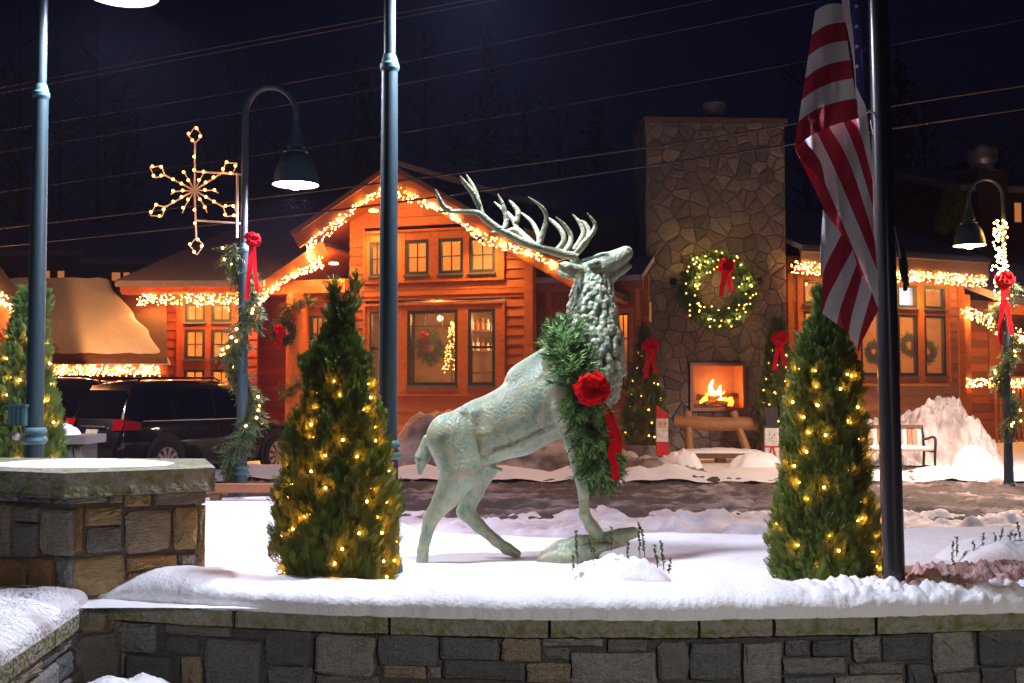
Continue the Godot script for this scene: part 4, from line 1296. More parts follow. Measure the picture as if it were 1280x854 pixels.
# ---------------------------------------------------------------- chimney
func voronoi(area: Rect2, step: float, r: RandomNumberGenerator) -> Array:
	var pts := []
	var y := area.position.y - step * 0.3
	var row := 0
	while y < area.end.y + step * 0.4:
		var x := area.position.x - step * (0.2 if row % 2 else 0.7)
		while x < area.end.x + step * 0.6:
			if r.randf() > 0.16: pts.append(Vector2(x + r.randf_range(-0.5, 0.5) * step, y + r.randf_range(-0.5, 0.5) * step))
			x += step * r.randf_range(0.75, 1.35)
		y += step * r.randf_range(0.75, 1.05)
		row += 1
	var out := []
	for a in pts:
		var cell := PackedVector2Array([area.position, Vector2(area.end.x, area.position.y), area.end, Vector2(area.position.x, area.end.y)])
		for c in pts:
			if c == a or a.distance_squared_to(c) > step * step * 12.0: continue
			var mid: Vector2 = (a + c) / 2.0
			var nn: Vector2 = c - a
			var next := PackedVector2Array()
			for k in cell.size():
				var p := cell[k]
				var q := cell[(k + 1) % cell.size()]
				var dp := (p - mid).dot(nn)
				var dq := (q - mid).dot(nn)
				if dp <= 0.0: next.append(p)
				if dp * dq < 0.0: next.append(p.lerp(q, dp / (dp - dq)))
			cell = next
			if cell.size() < 3: break
		if cell.size() >= 3: out.append(cell)
	return out

func fieldstones(t: Node3D, x: Transform3D, area: Rect2, step: float, hole: Rect2, r: RandomNumberGenerator) -> void:
	for cell in voronoi(area, step, r):
		var bits := [cell]
		if hole.size.x > 0.0:
			bits = Geometry2D.clip_polygons(cell, PackedVector2Array([hole.position, Vector2(hole.end.x, hole.position.y), hole.end, Vector2(hole.position.x, hole.end.y)]))
		for bit in bits:
			for poly in Geometry2D.offset_polygon(bit, -0.009):
				if poly.size() < 3: continue
				if Geometry2D.is_polygon_clockwise(poly): poly.reverse()
				var c := Vector2.ZERO
				for p in poly: c += p / poly.size()
				for k in poly.size(): poly[k] -= c
				part(t, "stone", stone_mesh(poly, r.randf_range(0.004, 0.026), r, 0.012, 0.007), M.chimney_stone[r.randi() % 6], t.transform.affine_inverse() * x * at_place(Vector3(c.x, c.y, 0)))

func build_chimney() -> void:
	var r := RandomNumberGenerator.new()
	r.seed = 77
	var C := frame_at(895, 25.0, deg_to_rad(-3.0))
	var t := thing("stone_chimney", "tall broad fieldstone chimney with an outdoor fireplace and a steel flue cap", "chimney", at_place(C.origin))
	var s0 := on_face(C, 808.5, 400).x
	var s1 := on_face(C, 983.5, 400).x
	var top := on_face(C, 895, 153).y
	var hole := span(C, 862, 453.5, 932, 514)
	var deep := 1.5
	# core with the fire opening left free
	var b := MB.new()
	var w := s1 - s0 - 0.04
	b.box(Vector3((s0 + hole.position.x) / 2, top / 2, -deep / 2 - 0.02), Vector3(hole.position.x - s0 - 0.02, top, deep))
	b.box(Vector3((s1 + hole.end.x) / 2, top / 2, -deep / 2 - 0.02), Vector3(s1 - hole.end.x - 0.02, top, deep))
	b.box(Vector3(hole.get_center().x, hole.position.y / 2, -deep / 2 - 0.02), Vector3(hole.size.x + 0.02, hole.position.y, deep))
	b.box(Vector3(hole.get_center().x, (hole.end.y + top) / 2, -deep / 2 - 0.02), Vector3(hole.size.x + 0.02, top - hole.end.y, deep))
	part(t, "mortar", b.mesh(), M.mortar_brown, t.transform.affine_inverse() * C)
	fieldstones(t, C, Rect2(s0, 0, s1 - s0, top), 0.29, hole.grow(0.02), r)
	var side := Transform3D(Basis(C.basis.z, Vector3.UP, -C.basis.x), C * Vector3(s0 + 0.01, 0, -deep))
	fieldstones(t, side, Rect2(0, 0, deep, top), 0.42, Rect2(), r)
	b = MB.new()
	b.box(Vector3((s0 + s1) / 2, top + 0.05, -deep / 2), Vector3(s1 - s0 + 0.12, 0.1, deep + 0.12))
	part(t, "coping", b.mesh(), M.copper, t.transform.affine_inverse() * C)
	var fx := on_face(C, 893, 140, -0.6)
	b = MB.new()
	b.lathe(PackedVector2Array([Vector2(0.2, top + 0.1), Vector2(0.2, top + 0.42)]), 20)
	part(t, "flue_pipe", b.mesh(), M.steel, t.transform.affine_inverse() * C * at_place(Vector3(fx.x, 0, -0.6)))
	b = MB.new()
	b.lathe(PackedVector2Array([Vector2(0.24, top + 0.3), Vector2(0.27, top + 0.32), Vector2(0.27, top + 0.36), Vector2(0.2, top + 0.38)]), 20)
	b.lathe(PackedVector2Array([Vector2(0.2, top + 0.42), Vector2(0.28, top + 0.44), Vector2(0.28, top + 0.58), Vector2(0, top + 0.62)]), 20)
	part(t, "flue_cap", b.mesh(), M.steel, t.transform.affine_inverse() * C * at_place(Vector3(fx.x, 0, -0.6)))
	# fire opening: metal frame, lined box, glass
	b = MB.new()
	var e := 0.075
	b.box(Vector3(hole.get_center().x, hole.position.y + e / 2, 0.03), Vector3(hole.size.x, e, 0.1))
	b.box(Vector3(hole.get_center().x, hole.end.y - e / 2, 0.03), Vector3(hole.size.x, e, 0.1))
	b.box(Vector3(hole.position.x + e / 2, hole.get_center().y, 0.03), Vector3(e, hole.size.y - 2 * e, 0.1))
	b.box(Vector3(hole.end.x - e / 2, hole.get_center().y, 0.03), Vector3(e, hole.size.y - 2 * e, 0.1))
	part(t, "fire_frame", b.mesh(), M.copper, t.transform.affine_inverse() * C)
	b = MB.new()
	var i := hole.grow(0.0)
	var z := -0.62
	b.quad(Vector3(i.position.x, i.position.y, 0), Vector3(i.position.x, i.end.y, 0), Vector3(i.position.x + 0.1, i.end.y, z), Vector3(i.position.x + 0.1, i.position.y, z))
	b.quad(Vector3(i.end.x, i.position.y, 0), Vector3(i.end.x, i.end.y, 0), Vector3(i.end.x - 0.1, i.end.y, z), Vector3(i.end.x - 0.1, i.position.y, z))
	b.quad(Vector3(i.position.x, i.position.y + 0.003, 0), Vector3(i.end.x, i.position.y + 0.003, 0), Vector3(i.end.x - 0.1, i.position.y + 0.003, z), Vector3(i.position.x + 0.1, i.position.y + 0.003, z))
	b.quad(Vector3(i.position.x, i.end.y - 0.003, 0), Vector3(i.end.x, i.end.y - 0.003, 0), Vector3(i.end.x - 0.1, i.end.y - 0.003, z), Vector3(i.position.x + 0.1, i.end.y - 0.003, z))
	b.quad(Vector3(i.position.x + 0.1, i.position.y, z), Vector3(i.end.x - 0.1, i.position.y, z), Vector3(i.end.x - 0.1, i.end.y, z), Vector3(i.position.x + 0.1, i.end.y, z))
	part(t, "firebox", b.mesh(), mat(Color(0.3, 0.17, 0.1), 0.9), t.transform.affine_inverse() * C)
	b = MB.new()
	b.box(Vector3(hole.get_center().x, hole.get_center().y, -0.01), Vector3(hole.size.x - 2 * e, hole.size.y - 2 * e, 0.006))
	part(t, "fire_screen_pane", b.mesh(), M.pane, t.transform.affine_inverse() * C)
	# round black anchors either side of the wreath
	for u in [[842, 352], [950, 352]]:
		var q := on_face(C, u[0], u[1], 0.06)
		b = MB.new()
		b.ball(Vector3.ZERO, Vector3(0.09, 0.09, 0.05), 8, 14)
		part(t, "anchor_plate", b.mesh(), M.black, t.transform.affine_inverse() * C * at_place(Vector3(q.x, q.y, 0.06)))
	# logs and flames
	var base := C * Vector3(on_face(C, 899, 505).x, hole.position.y + 0.02, -0.32)
	for k in 5:
		b = MB.new()
		var off: float = [-0.2, 0.1, 0.0, -0.08, 0.16][k]
		var yy: float = [0.08, 0.08, 0.2, 0.22, 0.3][k]
		var tilt: float = [0.02, -0.06, 0.25, -0.3, 0.12][k]
		b.tube(PackedVector3Array([Vector3(-0.36, -tilt * 0.3, 0), Vector3(0, 0.01, 0), Vector3(0.36, tilt * 0.3, 0)]), PackedFloat32Array([0.07, 0.075, 0.066]), 9)
		solo("fire_log", b.mesh(), M.soot, "charred log burning in the stone chimney's fireplace", "log", "logs in the fire", Transform3D(C.basis.rotated(Vector3.UP, [0.1, -0.2, 0.5, -0.4, 0.2][k]), base + C.basis * Vector3(off, yy, [0.08, -0.1, 0.02, -0.02, 0.0][k])))
	var fire := thing("fire", "bright orange log fire in the outdoor fireplace", "fire", Transform3D(C.basis, base))
	for k in 9:
		b = MB.new()
		var hgt: float = [0.62, 0.4, 0.3, 0.48, 0.34, 0.25, 0.2, 0.36, 0.22][k]
		var x0: float = [-0.07, -0.16, -0.26, 0.1, 0.2, 0.3, -0.32, 0.03, 0.38][k]
		var pts := spline([Vector3(x0, 0.1, 0), Vector3(x0 + 0.03 * sin(k * 2.1), 0.1 + hgt * 0.35, 0.02), Vector3(x0 - 0.05 * cos(k * 1.7), 0.1 + hgt * 0.7, 0), Vector3(x0 + 0.02, 0.1 + hgt, 0)], 5)
		b.tube(pts, along([0.03, 0.075, 0.05, 0.003], pts.size()), 8)
		part(fire, "flame", b.mesh(), M.flame_core if k in [0, 3, 7] else M.flame)
	lamp_light(fire, Vector3(0, 0.4, 0.12), Color(1.0, 0.45, 0.14), 1.6, 0.15)

func build_right_wing() -> void:
	var r := RandomNumberGenerator.new()
	r.seed = 31
	var R := frame_at(985, 25.6, deg_to_rad(-24.0))
	var t := thing("lodge_wing", "right wing of the lodge with pale brown siding and a long row of windows", "building", at_place(R.origin))
	var s0 := on_face(R, 984, 430).x
	var s1 := on_face(R, 1198, 430).x
	var cols := []
	for c in [[1003, 1026], [1037, 1061], [1074, 1111], [1121, 1146], [1154, 1181]]: cols.append(Vector2(on_face(R, c[0], 430).x, on_face(R, c[1], 430).x))
	var rows := [Vector2(on_face(R, 1150, 470).y, on_face(R, 1150, 394).y), Vector2(on_face(R, 1150, 386).y, on_face(R, 1150, 357).y)]
	var outer := Rect2(cols[0].x - 0.14, rows[0].x - 0.16, cols[4].y - cols[0].x + 0.24, rows[1].y - rows[0].x + 0.36)
	var eave := on_face(R, 1150, 340, 0.0).y
	siding(t, R, Rect2(s0, -0.1, s1 - s0, eave + 0.3), 0.2, [outer.grow(0.04)], M.pale_board, r)
	window_group(t, R, outer, cols, rows, M.trim, func(q: Rect2, k: int, j: int): window_unit(t, R, q, 1, 1))
	slab(t, "corner_board", R, Rect2(s1 - 0.04, -0.1, 0.2, eave + 0.2), -0.2, 0.08, M.trim)
	slab(t, "corner_board", R, Rect2(s0 - 0.02, -0.1, 0.16, eave + 0.2), -0.2, 0.08, M.trim)
	room(t, R, Rect2(s0 + 0.1, -0.05, s1 - s0 - 0.2, outer.end.y + 0.25), 4.2, M.interior, M.plaster)
	for k in 4: ceiling_lamp(t, R * Vector3(lerpf(s0, s1, (k + 0.6) / 4.0), outer.end.y - 0.05, -2.0), 1.5, Color(1.0, 0.72, 0.42))
	# lit board and screen behind the top panes
	var q := span(R, 1123, 359, 1147, 385, -0.5)
	slab(t, "sign_panel", R, q, -0.56, -0.5, M.screen)
	var f := SystemFont.new()
	f.font_names = PackedStringArray(["Droid Sans"])
	f.font_weight = 700
	for k in 2:
		var tm := TextMesh.new()
		tm.font = f
		tm.text = ["EAR", "EAT"][k]
		tm.font_size = 24
		tm.pixel_size = 0.0096
		tm.depth = 0.01
		part(t, "sign_letters", tm, M.letter_glow, t.transform.affine_inverse() * R * at_place(Vector3(q.position.x + 0.15, q.end.y - 0.16 - 0.2 * k, -0.48)))
	slab(t, "screen", R, span(R, 1153, 402, 1164, 408, -1.5), -1.55, -1.5, M.screen)
	# eaves and roof
	var ey := on_face(R, 1090, 320, 0.7).y
	var e0 := s0 - 0.1
	var e1 := on_face(R, 1236, 335, 0.7).x
	slab(t, "fascia", R, Rect2(e0, ey - 0.42, e1 - e0, 0.42), 0.64, 0.7, mat(Color(0.3, 0.2, 0.15), 0.8))
	slab(t, "soffit", R, Rect2(e0, ey - 0.46, e1 - e0, 0.04), -0.05, 0.63, M.trim)
	slab(t, "gutter", R, Rect2(e0, ey, e1 - e0, 0.1), 0.6, 0.78, M.sill)
	sheet(t, "wing_roof", [R * Vector3(e0, ey + 0.16, 0.7), R * Vector3(e0, ey + 1.9, -4.0), R * Vector3(e1, ey + 1.9, -4.0), R * Vector3(e1, ey + 0.16, 0.7)], 0.12, M.roof_thin_snow)
	downlight(t, R * Vector3(on_face(R, 1150, 346, 0.35).x, ey - 0.48, 0.35), 4.5)
	downlight(t, R * Vector3(on_face(R, 1040, 340, 0.35).x, ey - 0.48, 0.35), 4.0)
	string_lights("wing_lights", "string lights along the right wing's eave behind the flagpole", [face_path(R, 0.72, [[990, 325], [1030, 329], [1090, 335], [1150, 338], [1234, 345]])], 85.0, func(s: float): return 0.3, r, M.string, 0.019, 0.6, 0.7)
	# wreaths and candle bulbs inside the wing's windows
	var w := 0
	for u in [[1090, 440, 0.22], [1135, 432, 0.24], [1158, 440, 0.22]]:
		var p := R * Vector3(on_face(R, u[0], u[1], -0.25).x, on_face(R, u[0], u[1], -0.25).y, -0.25)
		wreath("window_wreath", ["small dark wreath in the wing's window left of the flagpole", "small wreath with red bow in the wing's window right of the flagpole", "small dark wreath in the wing's rightmost window"][w], p, u[2] * 0.8, 0.16, R.basis, 3 + w, 0, 0.0, Vector2(0.06, 0.02), 0.14 if w == 1 else 0.0)
		w += 1
	# the covered porch at the far right with its railing
	var Q := R * at_place(Vector3(0, 0, -1.4))
	var q0 := on_face(Q, 1195, 430).x
	var q1 := on_face(Q, 1330, 430).x
	t = thing("side_porch", "dark timber porch with a lit railing at the right edge behind the lamp", "porch", at_place(Q * Vector3(q0, 0, 0)))
	var roofy := on_face(Q, 1240, 372).y
	siding(t, Q, Rect2(q0, -0.1, q1 - q0, roofy), 0.22, [], [M.dark_wood, M.fascia], r)
	slab(t, "door", Q, span(Q, 1236, 400, 1262, 500, 0.05), 0.03, 0.09, M.fascia)
	for k in 2:
		slab(t, "post", Q, Rect2(on_face(Q, [1203, 1292][k], 430, 1.2).x, -0.1, 0.2, roofy), 1.1, 1.3, M.trim)
	sheet(t, "porch_roof", [Q * Vector3(q0 - 0.2, roofy - 0.1, 1.7), Q * Vector3(q0 - 0.2, roofy + 1.5, -2.5), Q * Vector3(q1 + 1.0, roofy + 1.5, -2.5), Q * Vector3(q1 + 1.0, roofy - 0.5, 1.7)], 0.2, M.roof_snow)
	slab(t, "beam", Q, Rect2(q0, roofy - 0.55, q1 - q0 + 0.5, 0.28), 1.12, 1.3, M.trim)
	var ry := on_face(Q, 1240, 474, 1.25).y
	slab(t, "handrail", Q, Rect2(q0, ry, q1 - q0, 0.07), 1.2, 1.3, M.trim)
	for k in 26:
		slab(t, "baluster", Q, Rect2(q0 + 0.06 + k * (q1 - q0) / 26.0, 0.1, 0.045, ry - 0.1), 1.22, 1.27, M.trim)
	string_lights("porch_rail_lights", "string lights wound along the porch railing at the right edge", [face_path(Q, 1.34, [[1205, 473], [1240, 473], [1300, 474]])], 90.0, func(s: float): return 0.24, r, M.string, 0.019, 0.12, 0.7)
	string_lights("porch_eave_lights", "string lights drooping below the porch roof at the right edge", [face_path(Q, 1.5, [[1201, 383], [1220, 386], [1236, 394], [1256, 412], [1262, 418]]), face_path(Q, 1.5, [[1268, 408], [1282, 416], [1310, 424]])], 90.0, func(s: float): return 0.32, r, M.string, 0.019, 0.6, 0.7)

func build_left_porch() -> void:
	var r := RandomNumberGenerator.new()
	r.seed = 37
	var A := frame_at(130, 23.0, 0.0)
	var t := thing("carport", "open porch at the left with a deep smooth snow-covered roof", "porch", at_place(A.origin))
	var y0 := on_face(A, 130, 449).y
	var x0 := on_face(A, 18, 449).x
	var x1 := on_face(A, 212, 449).x
	var top := spot(100, 350, 25.5).y
	slab(t, "fascia", A, Rect2(x0, y0 - 0.33, x1 - x0 - 0.05, 0.28), -0.06, 0.0, M.red_trim)
	sheet(t, "roof", [Vector3(x0 + A.origin.x, y0, A.origin.z + 0.15), Vector3(x0 + A.origin.x - 0.6, top - 0.1, -25.5), Vector3(x1 + A.origin.x - 0.9, top - 0.1, -25.5), Vector3(x1 + A.origin.x, y0, A.origin.z + 0.15)], 0.1, M.dark_wood)
	slab(t, "back_wall", A, Rect2(x0 - 0.5, -0.1, x1 - x0, y0), -2.7, -2.6, M.red_trim)
	for k in 2:
		slab(t, "post", A, Rect2([x0 + 0.1, x1 - 0.3][k], -0.1, 0.2, y0 - 0.2), -0.3, -0.1, M.red_trim)
	var b := MB.new()
	b.grid(90, 50, func(u: float, w: float):
		# w from the eave up; the right edge has slid away in a curve
		var v := lerpf(448.0, 349.0, w)
		var ur := 213.0 - 22.0 * smoothstep(0.0, 0.33, w) - 20.0 * smoothstep(0.33, 0.55, w) - 31.0 * smoothstep(0.5, 1.0, w)
		var ul := lerpf(60.0, 2.0, w)
		var d := lerpf(22.85, 25.45, w)
		var p := spot(lerpf(ul, ur, u), v, d)
		var e := pow(maxf(0.0, 1.0 - pow(absf(2.0 * u - 1.0), 12.0)), 0.5) * pow(maxf(0.0, 1.0 - pow(1.0 - w, 14.0)), 0.6)
		p.y += -0.03 + 0.16 * e + 0.02 * lump.get_noise_2d(u * 3.0, w * 3.0) * e - 0.1
		return p)
	solo("roof_snow", b.mesh(), M.roof_snow, "smooth blanket of snow, lit orange, sloping over the left porch roof", "snow")
	string_lights("carport_lights", "string lights under the snowy porch eave above the parked cars", [face_path(A, 0.06, [[58, 456], [110, 456], [160, 456], [199, 457]])], 110.0, func(s: float): return 0.24, r, M.string, 0.019, 0.6, 0.6)
	# the corner of the next porch at the left edge
	var Bf := frame_at(0, 21.5, deg_to_rad(8.0))
	t = thing("neighbour_porch", "corner of a red porch gable with string lights at the left edge", "porch", at_place(Bf.origin))
	siding(t, Bf, Rect2(-3.0, -0.1, 3.25, 2.9), 0.2, [], M.red_board, r)
	slab(t, "corner_board", Bf, Rect2(0.25, -0.1, 0.16, 2.7), -0.1, 0.05, M.red_trim)
	var pa := on_face(Bf, -60, 290, 0.4)
	var pc := on_face(Bf, 42, 436, 0.4)
	pitched(t, "roof_slope", Bf, pa, pc, -0.1, 0.0, -0.5, 0.4, M.roof)
	pitched(t, "barge_board", Bf, pa, pc, -0.34, 0.02, 0.403, 0.45, M.red_trim)
	string_lights("neighbour_lights", "short string of lights on the sloping porch edge at the left border", [face_path(Bf, 0.5, [[-90, 262], [-20, 336], [6, 370], [24, 392], [34, 418]])], 80.0, func(s: float): return 0.22, r, M.string, 0.019, 2.2, 0.5)
	var wp := Bf * Vector3(on_face(Bf, 5, 415, 0.25).x, on_face(Bf, 5, 415, 0.25).y, 0.25)
	wreath("porch_wreath", "green wreath with a large red bow on the red porch at the left edge", wp, 0.36, 0.11, Bf.basis, 9, 0, 0.0, Vector2(0, 0), 0.24)

func gable_house(called: String, label: String, x: Transform3D, w: float, deep: float, wall: float, rise: float, m: Material, roof: Material, wins: Array, along_x := true) -> Node3D:
	var t := thing(called, label, "house", at_place(x.origin))
	slab(t, "wall", x, Rect2(0, -0.3, w, wall + 0.3), -deep, 0.0, m)
	if along_x:
		for e in [1.0, -1.0]:
			var z0 := 0.5 if e > 0 else -deep - 0.5
			sheet(t, "roof_slope", [x * Vector3(-0.4, wall - 0.1, z0), x * Vector3(-0.4, wall + rise, -deep / 2), x * Vector3(w + 0.4, wall + rise, -deep / 2), x * Vector3(w + 0.4, wall - 0.1, z0)], 0.2, roof)
	else:
		for e in [-0.4, w + 0.4]:
			sheet(t, "roof_slope", [x * Vector3(e, wall - 0.15, 0.5), x * Vector3(w / 2, wall + rise, 0.5), x * Vector3(w / 2, wall + rise, -deep - 0.5), x * Vector3(e, wall - 0.15, -deep - 0.5)], 0.2, roof)
		var b := MB.new()
		b.tri(Vector3(0, wall, 0), Vector3(w / 2, wall + rise - 0.1, 0), Vector3(w, wall, 0))
		part(t, "gable", b.mesh(), m, t.transform.affine_inverse() * x)
	for q in wins:
		var rect := span(x, q[0], q[1], q[2], q[3])
		var o := slab(t, "window", x, rect, 0.01, 0.05, M.sill)
		var b := MB.new()
		b.box(Vector3(rect.get_center().x, rect.get_center().y, 0.06), Vector3(rect.size.x * 0.8, rect.size.y * 0.85, 0.01))
		part(o, "pane", b.mesh(), M.warm_window if q[4] else M.car_glass)
	return t

func build_far_houses() -> void:
	var f := frame_at(-60, 38.0, deg_to_rad(4.0))
	gable_house("dark_house", "long dark house with snowy roof behind the left porch", f, on_face(f, 120, 330).x, 6.0, on_face(f, 60, 312).y, 1.4, M.far_wall, M.roof_thin_snow, [[4, 336, 26, 352, false], [72, 338, 82, 352, true], [54, 338, 64, 352, true]])
	f = frame_at(118, 36.5, deg_to_rad(-6.0))
	gable_house("dark_house", "dark house with two small lit windows left of the lodge roof", f, on_face(f, 320, 330).x, 6.0, on_face(f, 210, 322).y, 1.7, M.far_wall, M.roof_thin_snow, [[139, 340, 152, 352, true], [154, 340, 163, 352, true]])
	f = frame_at(1195, 33.0, deg_to_rad(-10.0))
	var t := gable_house("brick_house", "dark brick building with a round steel roof vent at the upper right", f, on_face(f, 1330, 300).x, 7.0, on_face(f, 1240, 232).y, 1.2, M.brick, M.roof_thin_snow, [[1266, 252, 1276, 280, true]])
	var q := on_face(f, 1226, 216, 0.0)
	var b := MB.new()
	b.lathe(PackedVector2Array([Vector2(0.52, -0.05), Vector2(0.52, 0.0), Vector2(0.36, 0.02), Vector2(0.36, 0.2), Vector2(0.44, 0.36), Vector2(0.44, 0.68), Vector2(0.42, 0.7), Vector2(0.26, 0.7), Vector2(0.26, 0.82), Vector2(0, 0.84)]), 28)
	part(t, "roof_vent", b.mesh(), M.steel, t.transform.affine_inverse() * f * at_place(Vector3(q.x, q.y, 0.1)))
	slab(t, "chimney", f, Rect2(q.x - 0.5, 0.0, 1.0, q.y), -0.5, 0.6, M.brick)
	f = frame_at(1120, 42.0, deg_to_rad(-12.0))
	gable_house("green_house", "barely lit gabled house far behind the right wing's roof", f, 7.5, 7.0, on_face(f, 1160, 262).y, 2.2, M.far_wall, M.roof, [], false)

# ---------------------------------------------------------------- evergreen sprigs, wreaths, bows
func sprig(b: MB, at: Vector3, dir: Vector3, ln: float, r: RandomNumberGenerator, needles := 16, wide := 0.008, near := Color(0.03, 0.09, 0.02), tip := Color(0.1, 0.2, 0.05)) -> void:
	var side := dir.cross(Vector3(r.randf_range(-1, 1), r.randf_range(-1, 1), r.randf_range(-1, 1))).normalized()
	var up := dir.cross(side)
	b.col = Color(0.1, 0.07, 0.03)
	b.tri(at - side * wide * 0.5, at + dir * ln, at + side * wide * 0.5)
	for k in needles:
		var s := (k + 0.5) / needles
		var a := r.randf() * TAU
		var out := (side * cos(a) + up * sin(a)) * 0.8 + dir * 0.75
		var nl := ln * r.randf_range(0.28, 0.42)
		var o := at + dir * ln * s
		var w := out.cross(dir).normalized() * wide
		b.col = near.lerp(tip, r.randf())
		b.tri(o - w * 0.6, o + out.normalized() * nl, o + w * 0.6)

func bow_meshes(size: float, r: RandomNumberGenerator, tails := true, tail := 1.3) -> Array:
	# a full gathered bow facing +z and two hanging tails
	var b := MB.new()
	for k in 19:
		var a := TAU * k / 10.0 + r.randf_range(-0.15, 0.15)
		var lift := r.randf_range(0.15, 0.75)
		if k >= 12: lift = r.randf_range(0.75, 1.0)
		var dirn := Vector3(cos(a) * (1.15 - lift * 0.5), sin(a) * (0.95 - lift * 0.4), lift).normalized()
		var wv := dirn.cross(Vector3(r.randf_range(-0.3, 0.3), r.randf_range(-0.3, 0.3), 1)).normalized() * size * 0.14
		var nrm := dirn.cross(wv).normalized()
		var ln := size * 0.5 * r.randf_range(0.85, 1.05)
		b.grid(14, 3, func(u: float, w: float):
			var ph: float = TAU * u
			var loop := dirn * ln * (0.5 - 0.5 * cos(ph)) + nrm * sin(ph) * ln * 0.28
			var pinch := 0.35 + 0.65 * sin(ph * 0.5)
			return loop + wv * (w * 2.0 - 1.0) * pinch + nrm * 0.022 * size * sin(w * 9.0 + ph * 2.0 + k))
	var t := MB.new()
	if tails:
		for k in 2:
			var e := -1.0 if k == 0 else 1.0
			t.grid(3, 22, func(u: float, w: float):
				var x: float = e * size * (0.06 + 0.2 * w) + (u - 0.5) * size * 0.26
				return Vector3(x, -size * 0.1 - w * size * tail * (0.85 if k else 1.0) - (0.08 * size * absf(u - 0.5) if w > 0.99 else 0.0), 0.05 * size + 0.07 * size * sin(w * 6.0 + k * 2.0) + 0.03 * size * cos(u * 3.0)))
	return [b.mesh(), t.mesh() if tails else null]

func bow(called: String, label: String, at: Vector3, size: float, basis_: Basis, seed_: int, tail := 1.3) -> Node3D:
	var r := RandomNumberGenerator.new()
	r.seed = seed_
	var t := thing(called, label, "bow", Transform3D(basis_, at), "red ribbon bows")
	var m := bow_meshes(size, r, tail > 0.0, tail)
	part(t, "loops", m[0], M.red_ribbon)
	if tail > 0.0: part(t, "tails", m[1], M.red_ribbon)
	return t

func wreath(called: String, label: String, at: Vector3, radius: float, thick: float, basis_: Basis, seed_: int, lights: int, energy: float, bow_at: Vector2, bow_size: float) -> Node3D:
	var r := RandomNumberGenerator.new()
	r.seed = seed_
	var t := thing(called, label, "wreath", Transform3D(basis_, at), "green wreaths")
	var b := MB.new()
	b.tinted = true
	for k in int(700 * clampf(radius / 0.4, 0.5, 1.6)):
		var a := r.randf() * TAU
		var c := Vector3(cos(a), sin(a), 0)
		var tang := Vector3(-sin(a), cos(a), 0)
		var o := c * (radius + r.randf_range(-0.35, 0.35) * thick) + Vector3(0, 0, r.randf_range(-0.2, 0.5) * thick)
		sprig(b, o, (tang * 0.8 + c * r.randf_range(-0.9, 1.0) + Vector3(0, 0, r.randf_range(0.0, 0.9))).normalized(), thick * r.randf_range(0.7, 1.1), r, 14, 0.011, Color(0.03, 0.085, 0.02), Color(0.09, 0.18, 0.045))
	var f := part(t, "greenery", b.mesh(), M.fir)
	f.set_meta("kind", "stuff")
	b = MB.new()
	var ring := PackedVector3Array()
	for k in 25: ring.append(Vector3(cos(TAU * k / 24.0), sin(TAU * k / 24.0), 0) * radius)
	b.tube(ring, along([0.02, 0.02], 25), 5, false)
	part(t, "hoop", b.mesh(), M.bark)
	if lights:
		b = MB.new()
		for k in lights:
			var a := r.randf() * TAU
			var rr := radius + thick * r.randf_range(-0.75, 0.75)
			var p := Vector3(cos(a) * rr, sin(a) * rr, thick * 0.75)
			b.octa(p, 0.018)
			if k % 5 == 0: lamp_light(t, p + Vector3(0, 0, 0.05), Color(1.0, 0.8, 0.45), energy, 0.02)
		var o := part(t, "bulbs", b.mesh(), M.string_white)
		o.set_meta("kind", "stuff")
	if bow_size > 0.0:
		var m := bow_meshes(bow_size, r, true, 1.5)
		var bw := part(t, "bow", m[0], M.red_ribbon, at_place(Vector3(bow_at.x, bow_at.y, thick * 0.8)))
		part(bw, "tails", m[1], M.red_ribbon)
	return t

func garland(called: String, label: String, path: PackedVector3Array, thick: float, per_metre: float, seed_: int, ln := 0.16, hang := 0.3) -> Node3D:
	var r := RandomNumberGenerator.new()
	r.seed = seed_
	var t := thing(called, label, "garland", at_place(path[0]), "evergreen garlands")
	var b := MB.new()
	b.tinted = true
	for k in path.size() - 1:
		var dirn := (path[k + 1] - path[k])
		for j in maxi(1, int(dirn.length() * per_metre)):
			var o := path[k].lerp(path[k + 1], r.randf()) - path[0]
			var away := Vector3(r.randf_range(-1, 1), r.randf_range(-1, 0.6) - hang, r.randf_range(-1, 1)).normalized()
			sprig(b, o + away * thick * r.randf() * 0.5, (away + dirn.normalized() * 0.4).normalized(), ln * r.randf_range(0.7, 1.2), r, 18, 0.011, Color(0.04, 0.085, 0.025), Color(0.13, 0.18, 0.07))
	var f := part(t, "greenery", b.mesh(), M.fir)
	f.set_meta("kind", "stuff")
	b = MB.new()
	var rel := PackedVector3Array()
	for p in path: rel.append(p - path[0])
	b.tube(rel, along([0.012, 0.012], rel.size()), 5)
	part(t, "cord", b.mesh(), M.bark)
	return t

